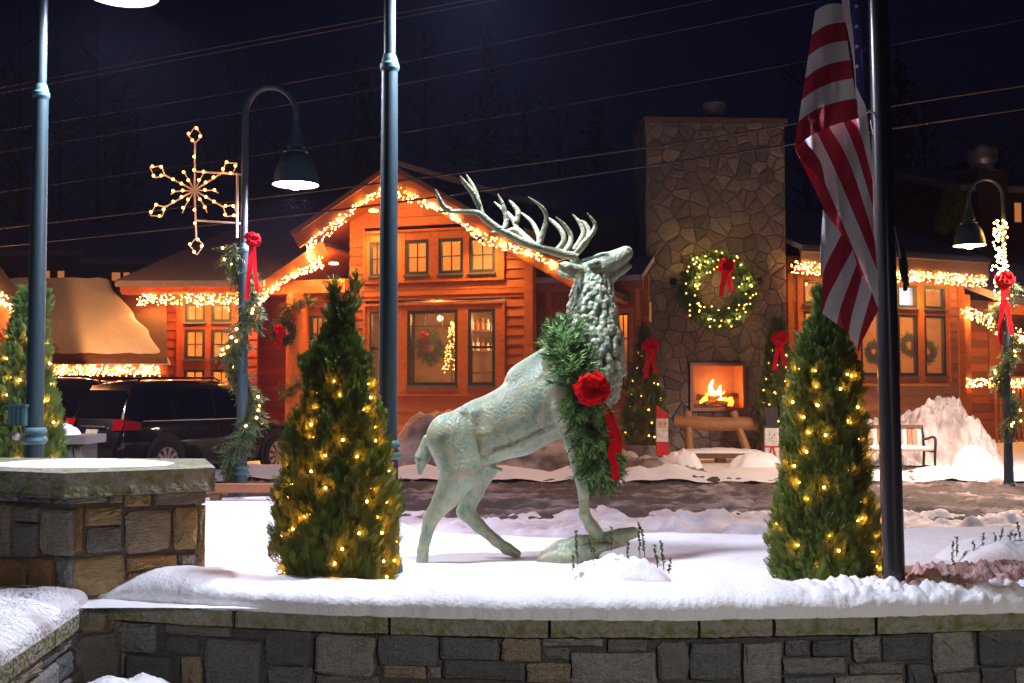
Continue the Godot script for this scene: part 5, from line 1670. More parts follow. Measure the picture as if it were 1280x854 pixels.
# ---------------------------------------------------------------- street lamps
func lamp_post(label: String, base: Vector3, m: Material, edge: Material, bulb: Material, color: Color, energy: float, arm_turn: float) -> Node3D:
	var t := thing("street_lamp", label, "street lamp", Transform3D(Basis(Vector3.UP, arm_turn), base), "gooseneck street lamps")
	var b := MB.new()
	b.lathe(PackedVector2Array([Vector2(0.1, 0.0), Vector2(0.1, 0.03), Vector2(0.086, 0.06)]), 28)
	b.lathe(PackedVector2Array([Vector2(0.079, 0.06), Vector2(0.064, 0.72)]), 32, Vector3.ZERO, 0.1)
	part(t, "fluted_base", b.mesh(), m)
	b = MB.new()
	b.lathe(PackedVector2Array([Vector2(0.065, 0.7), Vector2(0.083, 0.715), Vector2(0.089, 0.73), Vector2(0.083, 0.745), Vector2(0.068, 0.757), Vector2(0.068, 0.77), Vector2(0.08, 0.78), Vector2(0.085, 0.795), Vector2(0.078, 0.81), Vector2(0.062, 0.82)]), 28)
	part(t, "collar", b.mesh(), edge)
	b = MB.new()
	b.lathe(PackedVector2Array([Vector2(0.06, 0.8), Vector2(0.058, 2.0), Vector2(0.052, 3.2)]), 32, Vector3.ZERO, 0.035)
	part(t, "shaft", b.mesh(), m)
	b = MB.new()
	b.lathe(PackedVector2Array([Vector2(0.053, 3.17), Vector2(0.062, 3.19), Vector2(0.062, 3.215), Vector2(0.054, 3.23), Vector2(0.05, 3.25), Vector2(0.04, 3.28)]), 24)
	part(t, "joint_ring", b.mesh(), edge)
	b = MB.new()
	var pts := PackedVector3Array([Vector3(0, 3.22, 0), Vector3(0, 4.0, 0), Vector3(0, 4.72, 0)])
	var R := 0.285
	for k in range(1, 17):
		var a := PI * k / 16.0
		pts.append(Vector3(R - R * cos(a), 4.72 + R * 1.12 * sin(a), 0))
	pts.append(Vector3(2 * R, 4.56, 0))
	b.tube(pts, along([0.038, 0.034, 0.034, 0.03], pts.size()), 14)
	part(t, "gooseneck", b.mesh(), m)
	b = MB.new()
	var h := Vector3(2 * R, 3.93, 0)
	b.lathe(PackedVector2Array([Vector2(0.03, 0.66), Vector2(0.05, 0.65), Vector2(0.05, 0.61), Vector2(0.056, 0.58), Vector2(0.095, 0.45), Vector2(0.1, 0.43), Vector2(0.08, 0.42), Vector2(0.08, 0.4), Vector2(0.12, 0.39), Vector2(0.135, 0.375), Vector2(0.12, 0.36), Vector2(0.165, 0.31), Vector2(0.205, 0.23), Vector2(0.235, 0.12), Vector2(0.25, 0.03), Vector2(0.262, 0.0)]), 36, h)
	part(t, "shade", b.mesh(), m)
	b = MB.new()
	b.lathe(PackedVector2Array([Vector2(0.0, 0.35), Vector2(0.11, 0.34), Vector2(0.155, 0.3), Vector2(0.195, 0.22), Vector2(0.226, 0.12), Vector2(0.242, 0.03), Vector2(0.254, 0.002)]), 36, h)
	part(t, "reflector", b.mesh(), M.shade_in)
	b = MB.new()
	b.lathe(PackedVector2Array([Vector2(0.246, 0.02), Vector2(0.19, 0.004), Vector2(0.09, -0.005), Vector2(0.07, -0.03), Vector2(0.03, -0.05), Vector2(0, -0.053)]), 28, h)
	var g := part(t, "bulb", b.mesh(), bulb)
	var l := SpotLight3D.new()
	l.name = "glow"
	g.add_child(l)
	l.position = h + Vector3(0, -0.07, 0)
	l.rotation = Vector3(-PI / 2, 0, 0)
	l.spot_angle = 84.0
	l.spot_angle_attenuation = 0.45
	l.spot_range = 40.0
	l.spot_attenuation = 2.0
	l.light_color = color
	l.light_energy = energy
	l.light_size = 0.16
	l.shadow_enabled = true
	return t

func build_lamps() -> void:
	var p := spot(44, 485, 7.7)
	var cool := Color(0.9, 0.92, 1.0)
	var t := lamp_post("blue-green lamp post with a small box on it, beside the broad stone pillar", Vector3(p.x, 0.55, p.z), M.post, M.post_edge, M.bulb_cool, cool, 12.5, 0.0)
	var b := MB.new()
	var bx := Vector3(-0.085, 0.9, 0.06)
	b.box(bx, Vector3(0.12, 0.13, 0.09)); b.box(bx + Vector3(0, 0.075, 0), Vector3(0.135, 0.02, 0.1))
	for k in 4: b.box(bx + Vector3(-0.045 + k * 0.03, 0, 0.048), Vector3(0.012, 0.11, 0.008))
	part(t, "outlet_box", b.mesh(), M.post_edge)
	b = MB.new()
	b.ball(Vector3(-0.105, 0.76, 0.05), Vector3.ONE * 0.03, 8, 12)
	part(t, "snow_knob", b.mesh(), M.white_paint)
	p = spot(487, 485, 6.85)
	lamp_post("tall dark blue lamp post behind the left lit evergreen, lamp head above the picture", Vector3(p.x - 0.01, 0.5, p.z), M.post, M.post_edge, M.bulb_cool, cool, 17.5, 0.0)
	p = spot(303, 485, 12.0)
	lamp_post("lamp post with garland, red bow and lit snowflake, grey bell shade", Vector3(p.x, -0.02, p.z), M.post, M.post_edge, M.bulb_violet, Color(0.96, 0.88, 1.0), 13.0, 0.0)
	p = spot(1259, 485, 17.7)
	lamp_post("far lamp post at the right with garland, its lamp reaching left", Vector3(p.x, 0.05, p.z), M.post, M.post_edge, M.bulb_warm_lamp, Color(1.0, 0.86, 0.74), 28.0, PI)
	# more of the same row, behind the photographer and along the street, whose light falls on the wall, the flag and the lodge
	lamp_post("lamp post of the same row standing behind the viewer", Vector3(2.6, 0.0, 4.2), M.post, M.post_edge, M.bulb_cool, Color(1.0, 0.95, 0.9), 76.0, 0.0)
	lamp_post("lamp post of the same row out of view to the right", Vector3(9.6, 0.1, -17.2), M.post, M.post_edge, M.bulb_violet, Color(1.0, 0.88, 0.84), 25.0, PI)
	lamp_post("lamp post of the same row out of view to the left", Vector3(-11.2, 0.1, -17.5), M.post, M.post_edge, M.bulb_warm_lamp, Color(1.0, 0.84, 0.76), 30.0, 0.0)

# ---------------------------------------------------------------- smooth bodies meshed as surface nets
func bone_distance(p: Vector3, e: Array) -> float:
	var a: Vector3 = e[0]
	var q := p - a
	q.z *= e[4]
	var ba: Vector3 = e[5]
	var s := clampf(q.dot(ba) * e[6], 0.0, 1.0)
	return (q - ba * s).length() - lerpf(e[2], e[3], s)

func make_bone(a: Vector3, c: Vector3, ra: float, rc: float, flat := 1.0) -> Array:
	var ba := c - a
	ba.z *= flat
	return [a, c, ra, rc, flat, ba, 1.0 / maxf(ba.length_squared(), 1e-8)]

func surface_net(bones: Array, tufts: Array, cell: float, k: float, kt: float) -> MB:
	var lo := Vector3.ONE * 1e9
	var hi := -lo
	for e in bones + tufts:
		for j in 2:
			var rr: float = maxf(e[2], e[3]) / minf(1.0, e[4])
			lo = lo.min(e[j] - Vector3.ONE * rr); hi = hi.max(e[j] + Vector3.ONE * rr)
	lo -= Vector3.ONE * cell * 3.0
	var n := 8
	var size := cell * n
	var count := Vector3i(((hi - lo) / size).ceil()) + Vector3i.ONE
	var half := size * 0.5 * 1.74 + 0.01
	var index := {}
	var quads := PackedInt64Array()
	var b := MB.new()
	var row := n + 1
	var val := PackedFloat32Array()
	val.resize(row * row * row)
	var Y := 4096
	var Z := 4096 * 4096
	for bz in count.z:
		for by in count.y:
			for bx in count.x:
				var o := lo + Vector3(bx, by, bz) * size
				var mid := o + Vector3.ONE * size * 0.5
				var best := 1e9
				var ds := []
				for e in bones:
					var d := bone_distance(mid, e)
					ds.append(d); best = minf(best, d)
				var near_t := []
				for e in tufts:
					var d := bone_distance(mid, e)
					if d < half + kt: near_t.append(e)
				if best > half + k * 1.5 and near_t.is_empty(): continue
				if best < -half - k * 2.5 and near_t.is_empty(): continue
				var near_b := []
				for j in bones.size():
					if ds[j] < best + 2.0 * half + 5.0 * k: near_b.append(bones[j])
				var w := 0
				for z in row:
					for y in row:
						for x in row:
							var p := o + Vector3(x, y, z) * cell
							var sum := 0.0
							for e in near_b:
								sum += exp(-clampf(bone_distance(p, e) / k, -40.0, 40.0))
							var f := -k * log(maxf(sum, 1e-18))
							for e in near_t:
								var g := bone_distance(p, e)
								var h := maxf(kt - absf(f - g), 0.0) / kt
								f = minf(f, g) - h * h * kt * 0.25
							val[w] = f
							w += 1
				for z in n:
					for y in n:
						for x in n:
							var c0 := x + y * row + z * row * row
							var ids := [c0, c0 + 1, c0 + row, c0 + row + 1, c0 + row * row, c0 + row * row + 1, c0 + row * row + row, c0 + row * row + row + 1]
							var inside := 0
							for j in 8:
								if val[ids[j]] < 0.0: inside += 1
							if inside == 0 or inside == 8: continue
							var cen := Vector3.ZERO
							var m := 0
							for ed in [[0, 1], [2, 3], [4, 5], [6, 7], [0, 2], [1, 3], [4, 6], [5, 7], [0, 4], [1, 5], [2, 6], [3, 7]]:
								var va := val[ids[ed[0]]]
								var vb := val[ids[ed[1]]]
								if (va < 0.0) != (vb < 0.0):
									var s := va / (va - vb)
									var pa := Vector3(ed[0] & 1, (ed[0] >> 1) & 1, ed[0] >> 2)
									var pb := Vector3(ed[1] & 1, (ed[1] >> 1) & 1, ed[1] >> 2)
									cen += pa.lerp(pb, s); m += 1
							var v := []
							for j in 8: v.append(val[ids[j]])
							var nn := Vector3(v[1] + v[3] + v[5] + v[7] - v[0] - v[2] - v[4] - v[6], v[2] + v[3] + v[6] + v[7] - v[0] - v[1] - v[4] - v[5], v[4] + v[5] + v[6] + v[7] - v[0] - v[1] - v[2] - v[3]).normalized()
							var key := (bx * n + x) + (by * n + y) * Y + (bz * n + z) * Z
							index[key] = b.pt(o + (Vector3(x, y, z) + cen / m) * cell, nn)
							var s0: bool = v[0] < 0.0
							if s0 != (v[1] < 0.0): quads.append(key * 4)
							if s0 != (v[2] < 0.0): quads.append(key * 4 + 1)
							if s0 != (v[4] < 0.0): quads.append(key * 4 + 2)
	for q in quads:
		var key := q >> 2
		var axis := q & 3
		var da: int = [Y, Z, 1][axis]
		var db: int = [Z, 1, Y][axis]
		var c := [key, key - da, key - da - db, key - db]
		if not (index.has(c[0]) and index.has(c[1]) and index.has(c[2]) and index.has(c[3])): continue
		b.i.append_array(PackedInt32Array([index[c[0]], index[c[1]], index[c[2]], index[c[0]], index[c[2]], index[c[3]]]))
	return b

const ELK := 183.0

func ep(u: float, v: float, z := 0.0) -> Vector3:
	return Vector3((u - 640.0) / ELK, (698.0 - v) / ELK, z)

func chain(bones: Array, pts: Array, flat := 1.0, less := 0.0) -> void:
	# pts: [u, v, radius, z] in survey units
	for k in pts.size() - 1:
		var p: Array = pts[k]
		var q: Array = pts[k + 1]
		bones.append(make_bone(ep(p[0], p[1], p[3]), ep(q[0], q[1], q[3]), (p[2] - less) / ELK, (q[2] - less) / ELK, flat))

func build_elk() -> void:
	var r := RandomNumberGenerator.new()
	r.seed = 19
	var base := spot(640, 698, 7.4)
	var t := thing("elk_statue", "life-size verdigris bronze elk with head raised, one foot on a bronze log", "statue", at_place(base))
	var bones := []
	# trunk, deep at the chest
	chain(bones, [[571, 553, 36, 0.0], [605, 541, 42, 0.0], [645, 527, 46, 0.0], [686, 500, 51, 0.0], [716, 476, 50, 0.0]], 1.2, 1.5)
	chain(bones, [[690, 470, 36, 0.0], [664, 486, 36, 0.0]], 1.4, 1.5)
	chain(bones, [[716, 476, 49, 0.0], [737, 440, 36, 0.0], [741, 400, 28, 0.0], [740, 368, 24, 0.0], [738, 344, 20, 0.0]], 1.12, 1.0)
	chain(bones, [[722, 492, 38, 0.0], [735, 470, 34, 0.0]], 1.15, 1.0)
	# head: skull, muzzle, jaw with the mouth ajar
	chain(bones, [[739, 342, 19, 0.0], [755, 333, 16, 0.0], [771, 325, 11.5, 0.0], [781, 319, 9.2, 0.0], [784, 317, 8.4, 0.0]], 1.15, 0.5)
	chain(bones, [[748, 354, 12, 0.0], [764, 346, 8, 0.0], [778, 339.5, 4.4, 0.0], [787, 334.0, 3.8, 0.0]], 1.1, 0.0)
	chain(bones, [[753, 350, 14, 0.0], [750, 376, 20, 0.0]], 1.2, 0.5)
	for e in [-1.0, 1.0]:
		chain(bones, [[744, 331, 4.5, e * 0.085], [738, 333, 4.0, e * 0.09]], 1.0)
		chain(bones, [[725, 340, 4.0, e * 0.08], [716, 341, 6.5, e * 0.12], [706, 338.5, 6.5, e * 0.15], [697, 335, 1.6, e * 0.17]], 1.6)
		chain(bones, [[724, 336, 6, e * 0.05], [717, 324, 4.5, e * 0.07]], 1.0)
	# haunches and hind legs
	var zl := 0.13
	chain(bones, [[566, 548, 32, 0.11], [578, 586, 26, zl + 0.02], [560, 620, 15.5, zl], [541, 646, 9.5, zl]], 1.15, 0.5)
	chain(bones, [[541, 646, 9.5, zl], [534, 672, 6.6, zl], [531, 686, 6.6, zl], [530.5, 697, 7.4, zl]], 1.0)
	chain(bones, [[575, 565, 28, -0.1], [601, 588, 20, -zl], [591, 616, 14, -zl], [581, 643, 11, -zl]], 1.15, 0.5)
	chain(bones, [[581, 643, 11, -zl], [598, 661, 8, -zl], [620, 680, 6.6, -zl], [634, 690, 7, -zl], [646, 696, 5.6, -zl]], 1.0)
	# shoulder and forelegs: the near one on the log, the far one lifted behind the wreath
	chain(bones, [[706, 486, 27, 0.13], [704, 512, 20, 0.16], [709, 535, 11, 0.15], [713, 556, 8.2, 0.15], [721, 584, 8.2, 0.15], [727, 615, 6.0, 0.15], [728.5, 641, 6.4, 0.15], [737, 655, 7.5, 0.15], [744, 664, 7.8, 0.15]], 1.0)
	chain(bones, [[712, 490, 25, -0.12], [722, 520, 14, -0.15], [742, 552, 9, -0.16], [747, 560, 8, -0.16], [740, 584, 6, -0.16], [735, 594, 6.5, -0.16]], 1.0)
	# muscle edges: flank fold, belly line, shoulder blade, hip
	for e in [-1.0, 1.0]:
		chain(bones, [[616, 566, 4, e * 0.145], [650, 556, 5, e * 0.162], [692, 532, 5, e * 0.165]], 1.0)
		chain(bones, [[598, 518, 8, e * 0.145], [606, 542, 8, e * 0.172], [604, 574, 7, e * 0.15]], 1.0)
		chain(bones, [[684, 452, 8, e * 0.15], [696, 485, 10, e * 0.21], [704, 512, 9, e * 0.2]], 1.0)
		chain(bones, [[566, 528, 9, e * 0.1], [578, 519, 9, e * 0.11]], 1.0)
	# tail, belly sheath
	chain(bones, [[536, 552, 8, 0.0], [528, 574, 8.5, 0.0], [525, 592, 3.5, 0.0]], 1.0)
	chain(bones, [[606, 583, 6, 0.0], [614, 587, 3, 0.0], [626, 588.5, 2.6, 0.0]], 1.0)
	# the mane: overlapping curls all round the neck
	var tufts := []
	var axis := [[741, 350, 19], [740, 364, 24], [741, 385, 28], [741, 405, 31], [739, 430, 38], [732, 460, 46], [724, 490, 46], [720, 505, 42]]
	var placed_ := []
	for k in 5200:
		var s := r.randf() * (axis.size() - 1.001)
		var j := int(s)
		var f := s - j
		var cu := lerpf(axis[j][0], axis[j + 1][0], f)
		var cv := lerpf(axis[j][1], axis[j + 1][1], f)
		var cr := lerpf(axis[j][2], axis[j + 1][2], f)
		var a := r.randf_range(-PI, PI)
		if cv > 455.0 and cos(a) < -0.05: continue
		var p := Vector3(cu + cos(a) * cr, cv, sin(a) * cr / 1.12)
		var big := lerpf(0.6, 1.2, clampf((cv - 350.0) / 120.0, 0.0, 1.0)) * r.randf_range(0.88, 1.12)
		var free := true
		for q in placed_:
			if p.distance_squared_to(q[0]) < pow(8.2 * (big + q[1]) * 0.5, 2.0):
				free = false
				break
		if not free: continue
		placed_.append([p, big])
		var z := p.z / ELK
		tufts.append(make_bone(ep(cu + cos(a) * cr * 0.95, cv - 2.5 * big, z * 0.95), ep(cu + cos(a) * cr * 0.995 + r.randf_range(-2, 2), cv + 3.5 * big, z * 0.995), 5.4 * big / ELK, 4.9 * big / ELK))
	var b := surface_net(bones, tufts, 0.0085, 0.0085, 0.003)
	part(t, "body", b.mesh(), M.bronze)
	# eyes and nostrils
	b = MB.new()
	for e in [-1.0, 1.0]:
		b.ball(ep(744.5, 332.5, e * 0.113), Vector3(0.014, 0.012, 0.009), 6, 8)
	part(t, "eyes", b.mesh(), M.black)
	b = MB.new()
	for e in [-1.0, 1.0]:
		b.ball(ep(785, 313.5, e * 0.032), Vector3(0.014, 0.008, 0.008), 6, 8)
	part(t, "nostrils", b.mesh(), M.black)
	# antlers: [u, v] points in the survey, radius in survey units
	var z := func(p: Array) -> Vector2: return Vector2(500.0 + p[0] / 3.99, 210.0 + p[1] / 3.99)
	var near_ := [
		[[880, 455], [800, 440], [700, 420], [620, 400], [550, 368], [500, 344], [440, 302], [395, 266], [330, 262], [265, 262], [200, 265]],
		[[262, 258], [232, 242], [212, 205], [195, 162]],
		[[415, 280], [402, 232], [384, 170], [362, 120], [338, 78]],
		[[398, 225], [370, 172], [335, 130], [311, 97]],
		[[515, 348], [532, 300], [516, 225], [490, 166]],
		[[690, 415], [708, 350], [728, 275], [705, 225], [638, 180]],
		[[815, 438], [846, 390], [850, 345], [818, 295], [775, 258]],
		[[868, 440], [915, 385], [962, 330], [968, 290], [930, 243]],
		[[866, 420], [900, 370], [914, 325], [892, 275], [860, 238]],
	]
	var far_ := [
		[[885, 445], [810, 425], [735, 400], [680, 378], [625, 325], [580, 285], [520, 292], [450, 290]],
		[[585, 290], [568, 232], [520, 180], [465, 126]],
		[[582, 245], [590, 195], [568, 160], [541, 130]],
		[[688, 392], [697, 330], [662, 248], [598, 186]],
		[[780, 412], [822, 360], [808, 305], [766, 258], [721, 222]],
		[[880, 430], [935, 365], [950, 310], [930, 268], [906, 250]],
	]
	for side in 2:
		b = MB.new()
		var list: Array = near_ if side == 0 else far_
		for k in list.size():
			var pts := []
			var m: int = list[k].size()
			for j in m:
				var q: Vector2 = z.call(list[k][j])
				var along_ := clampf((715.0 - q.x) / 165.0, 0.0, 1.0)
				var zz := 0.07 + 0.3 * sin(minf(along_ * 1.5, 1.5))
				if k > 0: zz += 0.06 * j / m * (1.0 if k % 2 else -0.6)
				pts.append(ep(q.x, q.y, zz if side == 0 else -zz))
			var sp := spline(pts, 5)
			var radii := along([5.6, 5.0, 4.9, 4.9, 4.8, 4.7, 4.5, 4.0, 3.0, 2.4, 0.8] if k == 0 else [3.9, 3.6, 3.2, 2.4, 0.5], sp.size())
			for j in radii.size(): radii[j] = radii[j] / ELK * (1.0 + 0.07 * fine.get_noise_1d(j * 2.3 + k * 9.0))
			b.tube(sp, radii, 10)
		part(t, "antler", b.mesh(), M.antler)
	# the bronze log it steps on
	var rock := []
	chain(rock, [[684, 692, 9, 0.1], [700, 686, 13, 0.12], [722, 680, 13, 0.12], [748, 674, 10, 0.12], [772, 668, 8.5, 0.1], [789, 664.5, 7.5, 0.08]], 0.9)
	chain(rock, [[676, 697, 6, 0.16], [700, 693, 10, 0.2], [735, 690, 10, 0.2]], 0.9)
	chain(rock, [[690, 694, 12, 0.02], [740, 688, 11, 0.0]], 0.9)
	for k in 26:
		var u := r.randf_range(680, 760)
		var zz := r.randf_range(-0.02, 0.25)
		rock.append(make_bone(ep(u, 690 - (u - 680) * 0.16, zz), ep(u + r.randf_range(8, 22), 688 - (u - 680) * 0.17, zz + r.randf_range(-0.03, 0.03)), r.randf_range(3, 7) / ELK, r.randf_range(2, 5) / ELK))
	b = surface_net(rock, [], 0.014, 0.008, 0.01)
	solo("bronze_log", b.mesh(), M.bronze, "green bronze log on the snow under the elk's front hoof", "log", "", at_place(base))

func build_elk_wreath() -> void:
	var r := RandomNumberGenerator.new()
	r.seed = 51
	var base := spot(640, 698, 7.4)
	var t := thing("elk_wreath", "large fir wreath hung round the bronze elk's neck", "wreath", at_place(base))
	# a ring round the chest: near side as seen, far side behind the neck
	var near_pts := [ep(716, 424, 0.0), ep(706, 434, 0.2), ep(712, 460, 0.33), ep(722, 495, 0.37), ep(735, 535, 0.33), ep(745, 570, 0.22), ep(748, 590, 0.02), ep(746, 565, -0.2), ep(736, 530, -0.32), ep(724, 495, -0.36), ep(714, 460, -0.33), ep(708, 434, -0.2), ep(716, 424, 0.0)]
	var path := spline(near_pts, 6)
	var b := MB.new()
	b.tinted = true
	for k in 1500:
		var s := r.randi() % (path.size() - 1)
		var o := path[s].lerp(path[s + 1], r.randf())
		var tang := (path[s + 1] - path[s]).normalized()
		var away := Vector3(r.randf_range(-1, 1), r.randf_range(-1, 1), r.randf_range(-1, 1))
		away = (away - tang * away.dot(tang)).normalized()
		var dirn := (away * 0.85 + Vector3(0.05, 0.45 if o.y > 1.15 else -0.55, 0.1 if o.z > 0.0 else -0.1)).normalized()
		sprig(b, o + away * 0.065 * r.randf(), dirn, r.randf_range(0.08, 0.16), r, 22, 0.0095, Color(0.03, 0.1, 0.02), Color(0.19, 0.33, 0.08))
	var f := part(t, "greenery", b.mesh(), M.fir)
	f.set_meta("kind", "stuff")
	b = MB.new()
	b.tube(path, along([0.03, 0.03], path.size()), 6, false)
	part(t, "hoop", b.mesh(), M.bark)
	b = MB.new()
	b.tube(spline([ep(708, 412, 0.05), ep(712, 390, 0.12), ep(717, 362, 0.14), ep(720, 352, 0.13)], 4), along([0.003, 0.003], 13), 4)
	b.tube(spline([ep(720, 352, 0.13), ep(700, 342, 0.16), ep(690, 336, 0.17), ep(700, 330, 0.15), ep(715, 326, 0.1)], 4), along([0.003, 0.003], 17), 4)
	part(t, "hanging_wire", b.mesh(), M.log_wood)
	var at := base + ep(733, 487, 0.47)
	var m := bow_meshes(0.27, r, false)
	t = thing("elk_bow", "big red gathered bow with hanging ribbons on the elk's wreath", "bow", at_place(at))
	part(t, "loops", m[0], M.red_ribbon)
	for k in 3:
		b = MB.new()
		var pts: Array = [[[738, 500], [750, 515], [757, 535], [760, 552], [757, 566], [761, 580], [762, 597]], [[742, 500], [752, 512], [759, 530], [766, 548], [764, 565]], [[745, 507], [755, 520], [758, 535], [757, 550]]][k]
		var line := []
		for q in pts: line.append(ep(q[0], q[1], 0.42 - 0.03 * k) - ep(733, 487, 0.47))
		var sp := spline(line, 6)
		var w := 0.028
		b.grid(4, sp.size() - 1, func(u: float, s: float):
			var j := mini(int(round(s * (sp.size() - 1))), sp.size() - 1)
			var tw := 0.5 * sin(s * 5.0 + k)
			var notch := -0.03 * (0.5 - absf(u - 0.5)) * 2.0 if s > 0.99 else 0.0
			return sp[j] + Vector3(cos(tw), -0.25, sin(tw)) * (u - 0.5) * 2.0 * w + Vector3(0, -notch, 0))
		part(t, "ribbon", b.mesh(), M.pink_ribbon if k == 2 else M.red_ribbon)

# ---------------------------------------------------------------- lit evergreens
var spray_mesh: ArrayMesh

func make_spray() -> ArrayMesh:
	# one flat, feathery fan of scale leaves, one unit long, pointing up
	var b := MB.new()
	var leaf := func(o: Vector3, d: Vector3, w: float) -> void:
		var s := Vector3(-d.y, d.x, 0).normalized() * w
		var lift := Vector3(0, 0, 0.03)
		b.tri(o, o + d * 0.45 + s + lift, o + d)
		b.tri(o, o + d, o + d * 0.45 - s + lift)
	leaf.call(Vector3.ZERO, Vector3(0, 1, 0.05), 0.035)
	for k in 6:
		var y := 0.1 + k * 0.135
		var l := 0.5 - k * 0.055
		for e in [-1.0, 1.0]:
			var o := Vector3(0, y, 0.02 * e)
			var d := Vector3(e * l * 0.72, l * 0.75, 0.06 * sin(k * 2.0 + e))
			leaf.call(o, d, 0.036)
			leaf.call(o + d * 0.4, Vector3(e * l * 0.2, l * 0.5, 0.08), 0.03)
	return b.mesh()

func evergreen(called: String, label: String, base: Vector3, h: float, shape: Callable, count: int, seed_: int, bulbs: int, leaf: float, lit: float, mat_bulb: Material, bulb_size := 0.0085, spikes := [], pale := 0.0) -> Node3D:
	var r := RandomNumberGenerator.new()
	r.seed = seed_
	if spray_mesh == null: spray_mesh = make_spray()
	var t := thing(called, label, "tree", at_place(base), "evergreens with lights")
	var b := MB.new()
	b.tube(PackedVector3Array([Vector3(0, -0.05, 0), Vector3(0.01, h * 0.5, 0), Vector3(0, h * 0.92, 0)]), PackedFloat32Array([0.045, 0.03, 0.008]), 8)
	for k in 40:
		var y := h * r.randf_range(0.05, 0.8)
		var a := r.randf() * TAU
		var e: float = shape.call(y / h) * 0.7
		b.tube(PackedVector3Array([Vector3(0, y, 0), Vector3(cos(a) * e, y + e * 0.8, sin(a) * e)]), PackedFloat32Array([0.01, 0.003]), 4, false)
	part(t, "trunk", b.mesh(), M.bark)
	var mm := MultiMesh.new()
	mm.transform_format = MultiMesh.TRANSFORM_3D
	mm.use_colors = true
	mm.mesh = spray_mesh
	mm.instance_count = count
	for k in count:
		var y := r.randf()
		var a := r.randf() * TAU
		y = 1.0 - pow(1.0 - y, 0.72)
		var clump := 1.0 + 0.4 * lump.get_noise_3d(cos(a) * 2.2 + seed_, y * h * 2.8, sin(a) * 1.9)
		var e: float = shape.call(y) * clump * lerpf(0.5, 1.06, pow(r.randf(), 0.4))
		var o := Vector3(cos(a) * e, y * h, sin(a) * e)
		if spikes.size() and r.randf() < 0.06:
			var sp: Array = spikes[r.randi() % spikes.size()]
			var s := r.randf()
			o = Vector3(sp[0] * (0.5 + 0.5 * s), lerpf(h * 0.72, sp[1], s), sp[2]) + Vector3(r.randf_range(-1, 1), 0, r.randf_range(-1, 1)) * 0.05 * (1.05 - s)
		var out := Vector3(cos(a), 0, sin(a))
		var up := (Vector3.UP * r.randf_range(0.6, 1.1) + out * r.randf_range(0.15, 0.8) + Vector3(r.randf_range(-0.3, 0.3), 0, r.randf_range(-0.3, 0.3))).normalized()
		var side := up.cross(out.rotated(Vector3.UP, r.randf_range(-1.2, 1.2))).normalized()
		var face := side.cross(up)
		var size := leaf * r.randf_range(0.7, 1.3)
		var basis_ := Basis(side, up, face)
		if r.randf() < 0.5: basis_ = Basis(face, up, -side)
		mm.set_instance_transform(k, Transform3D(basis_.scaled(Vector3.ONE * size), o))
		var g := Color(0.09, 0.15, 0.018).lerp(Color(0.21, 0.26, 0.035), r.randf())
		g = g.lerp(Color(0.14, 0.12, 0.03), r.randf() * r.randf() * 0.6)
		mm.set_instance_color(k, g.lerp(Color(0.12, 0.2, 0.04), pale))
	var o := MultiMeshInstance3D.new()
	o.name = "crown"
	o.multimesh = mm
	o.material_override = M.arbor
	o.set_meta("kind", "stuff")
	t.add_child(o)
	# its string of bulbs: a thing of its own wound round the tree
	if bulbs:
		var s := thing("tree_lights", "warm bulbs on the " + label, "string lights", at_place(base), "strings of bulbs on the evergreens")
		b = MB.new()
		var wire := PackedVector3Array()
		for k in bulbs:
			var y := 0.06 + 0.78 * (k + r.randf_range(-0.4, 0.4)) / bulbs
			var a := k * 1.02 + r.randf_range(-0.7, 0.7)
			var e: float = shape.call(y) * r.randf_range(0.93, 1.08) + 0.025
			var p := Vector3(cos(a) * e, y * h, sin(a) * e)
			wire.append(p * Vector3(0.93, 1, 0.93))
			b.ball(p, Vector3.ONE * bulb_size, 4, 6)
			if lit > 0.0 and (sin(a) > -0.3): lamp_light(s, p + Vector3(cos(a), 0, sin(a)) * 0.025, Color(1.0, 0.6, 0.22), lit, 0.012)
		var bb := part(s, "bulbs", b.mesh(), mat_bulb)
		bb.set_meta("kind", "stuff")
		b = MB.new()
		b.tube(wire, along([0.0035, 0.0035], wire.size()), 4)
		part(s, "wire", b.mesh(), M.wire)
	return t

func along_list(list: Array, x: float) -> float:
	var s := clampf(x, 0.0, 1.0) * (list.size() - 1)
	var k := mini(int(s), list.size() - 2)
	return lerpf(list[k], list[k + 1], s - k)

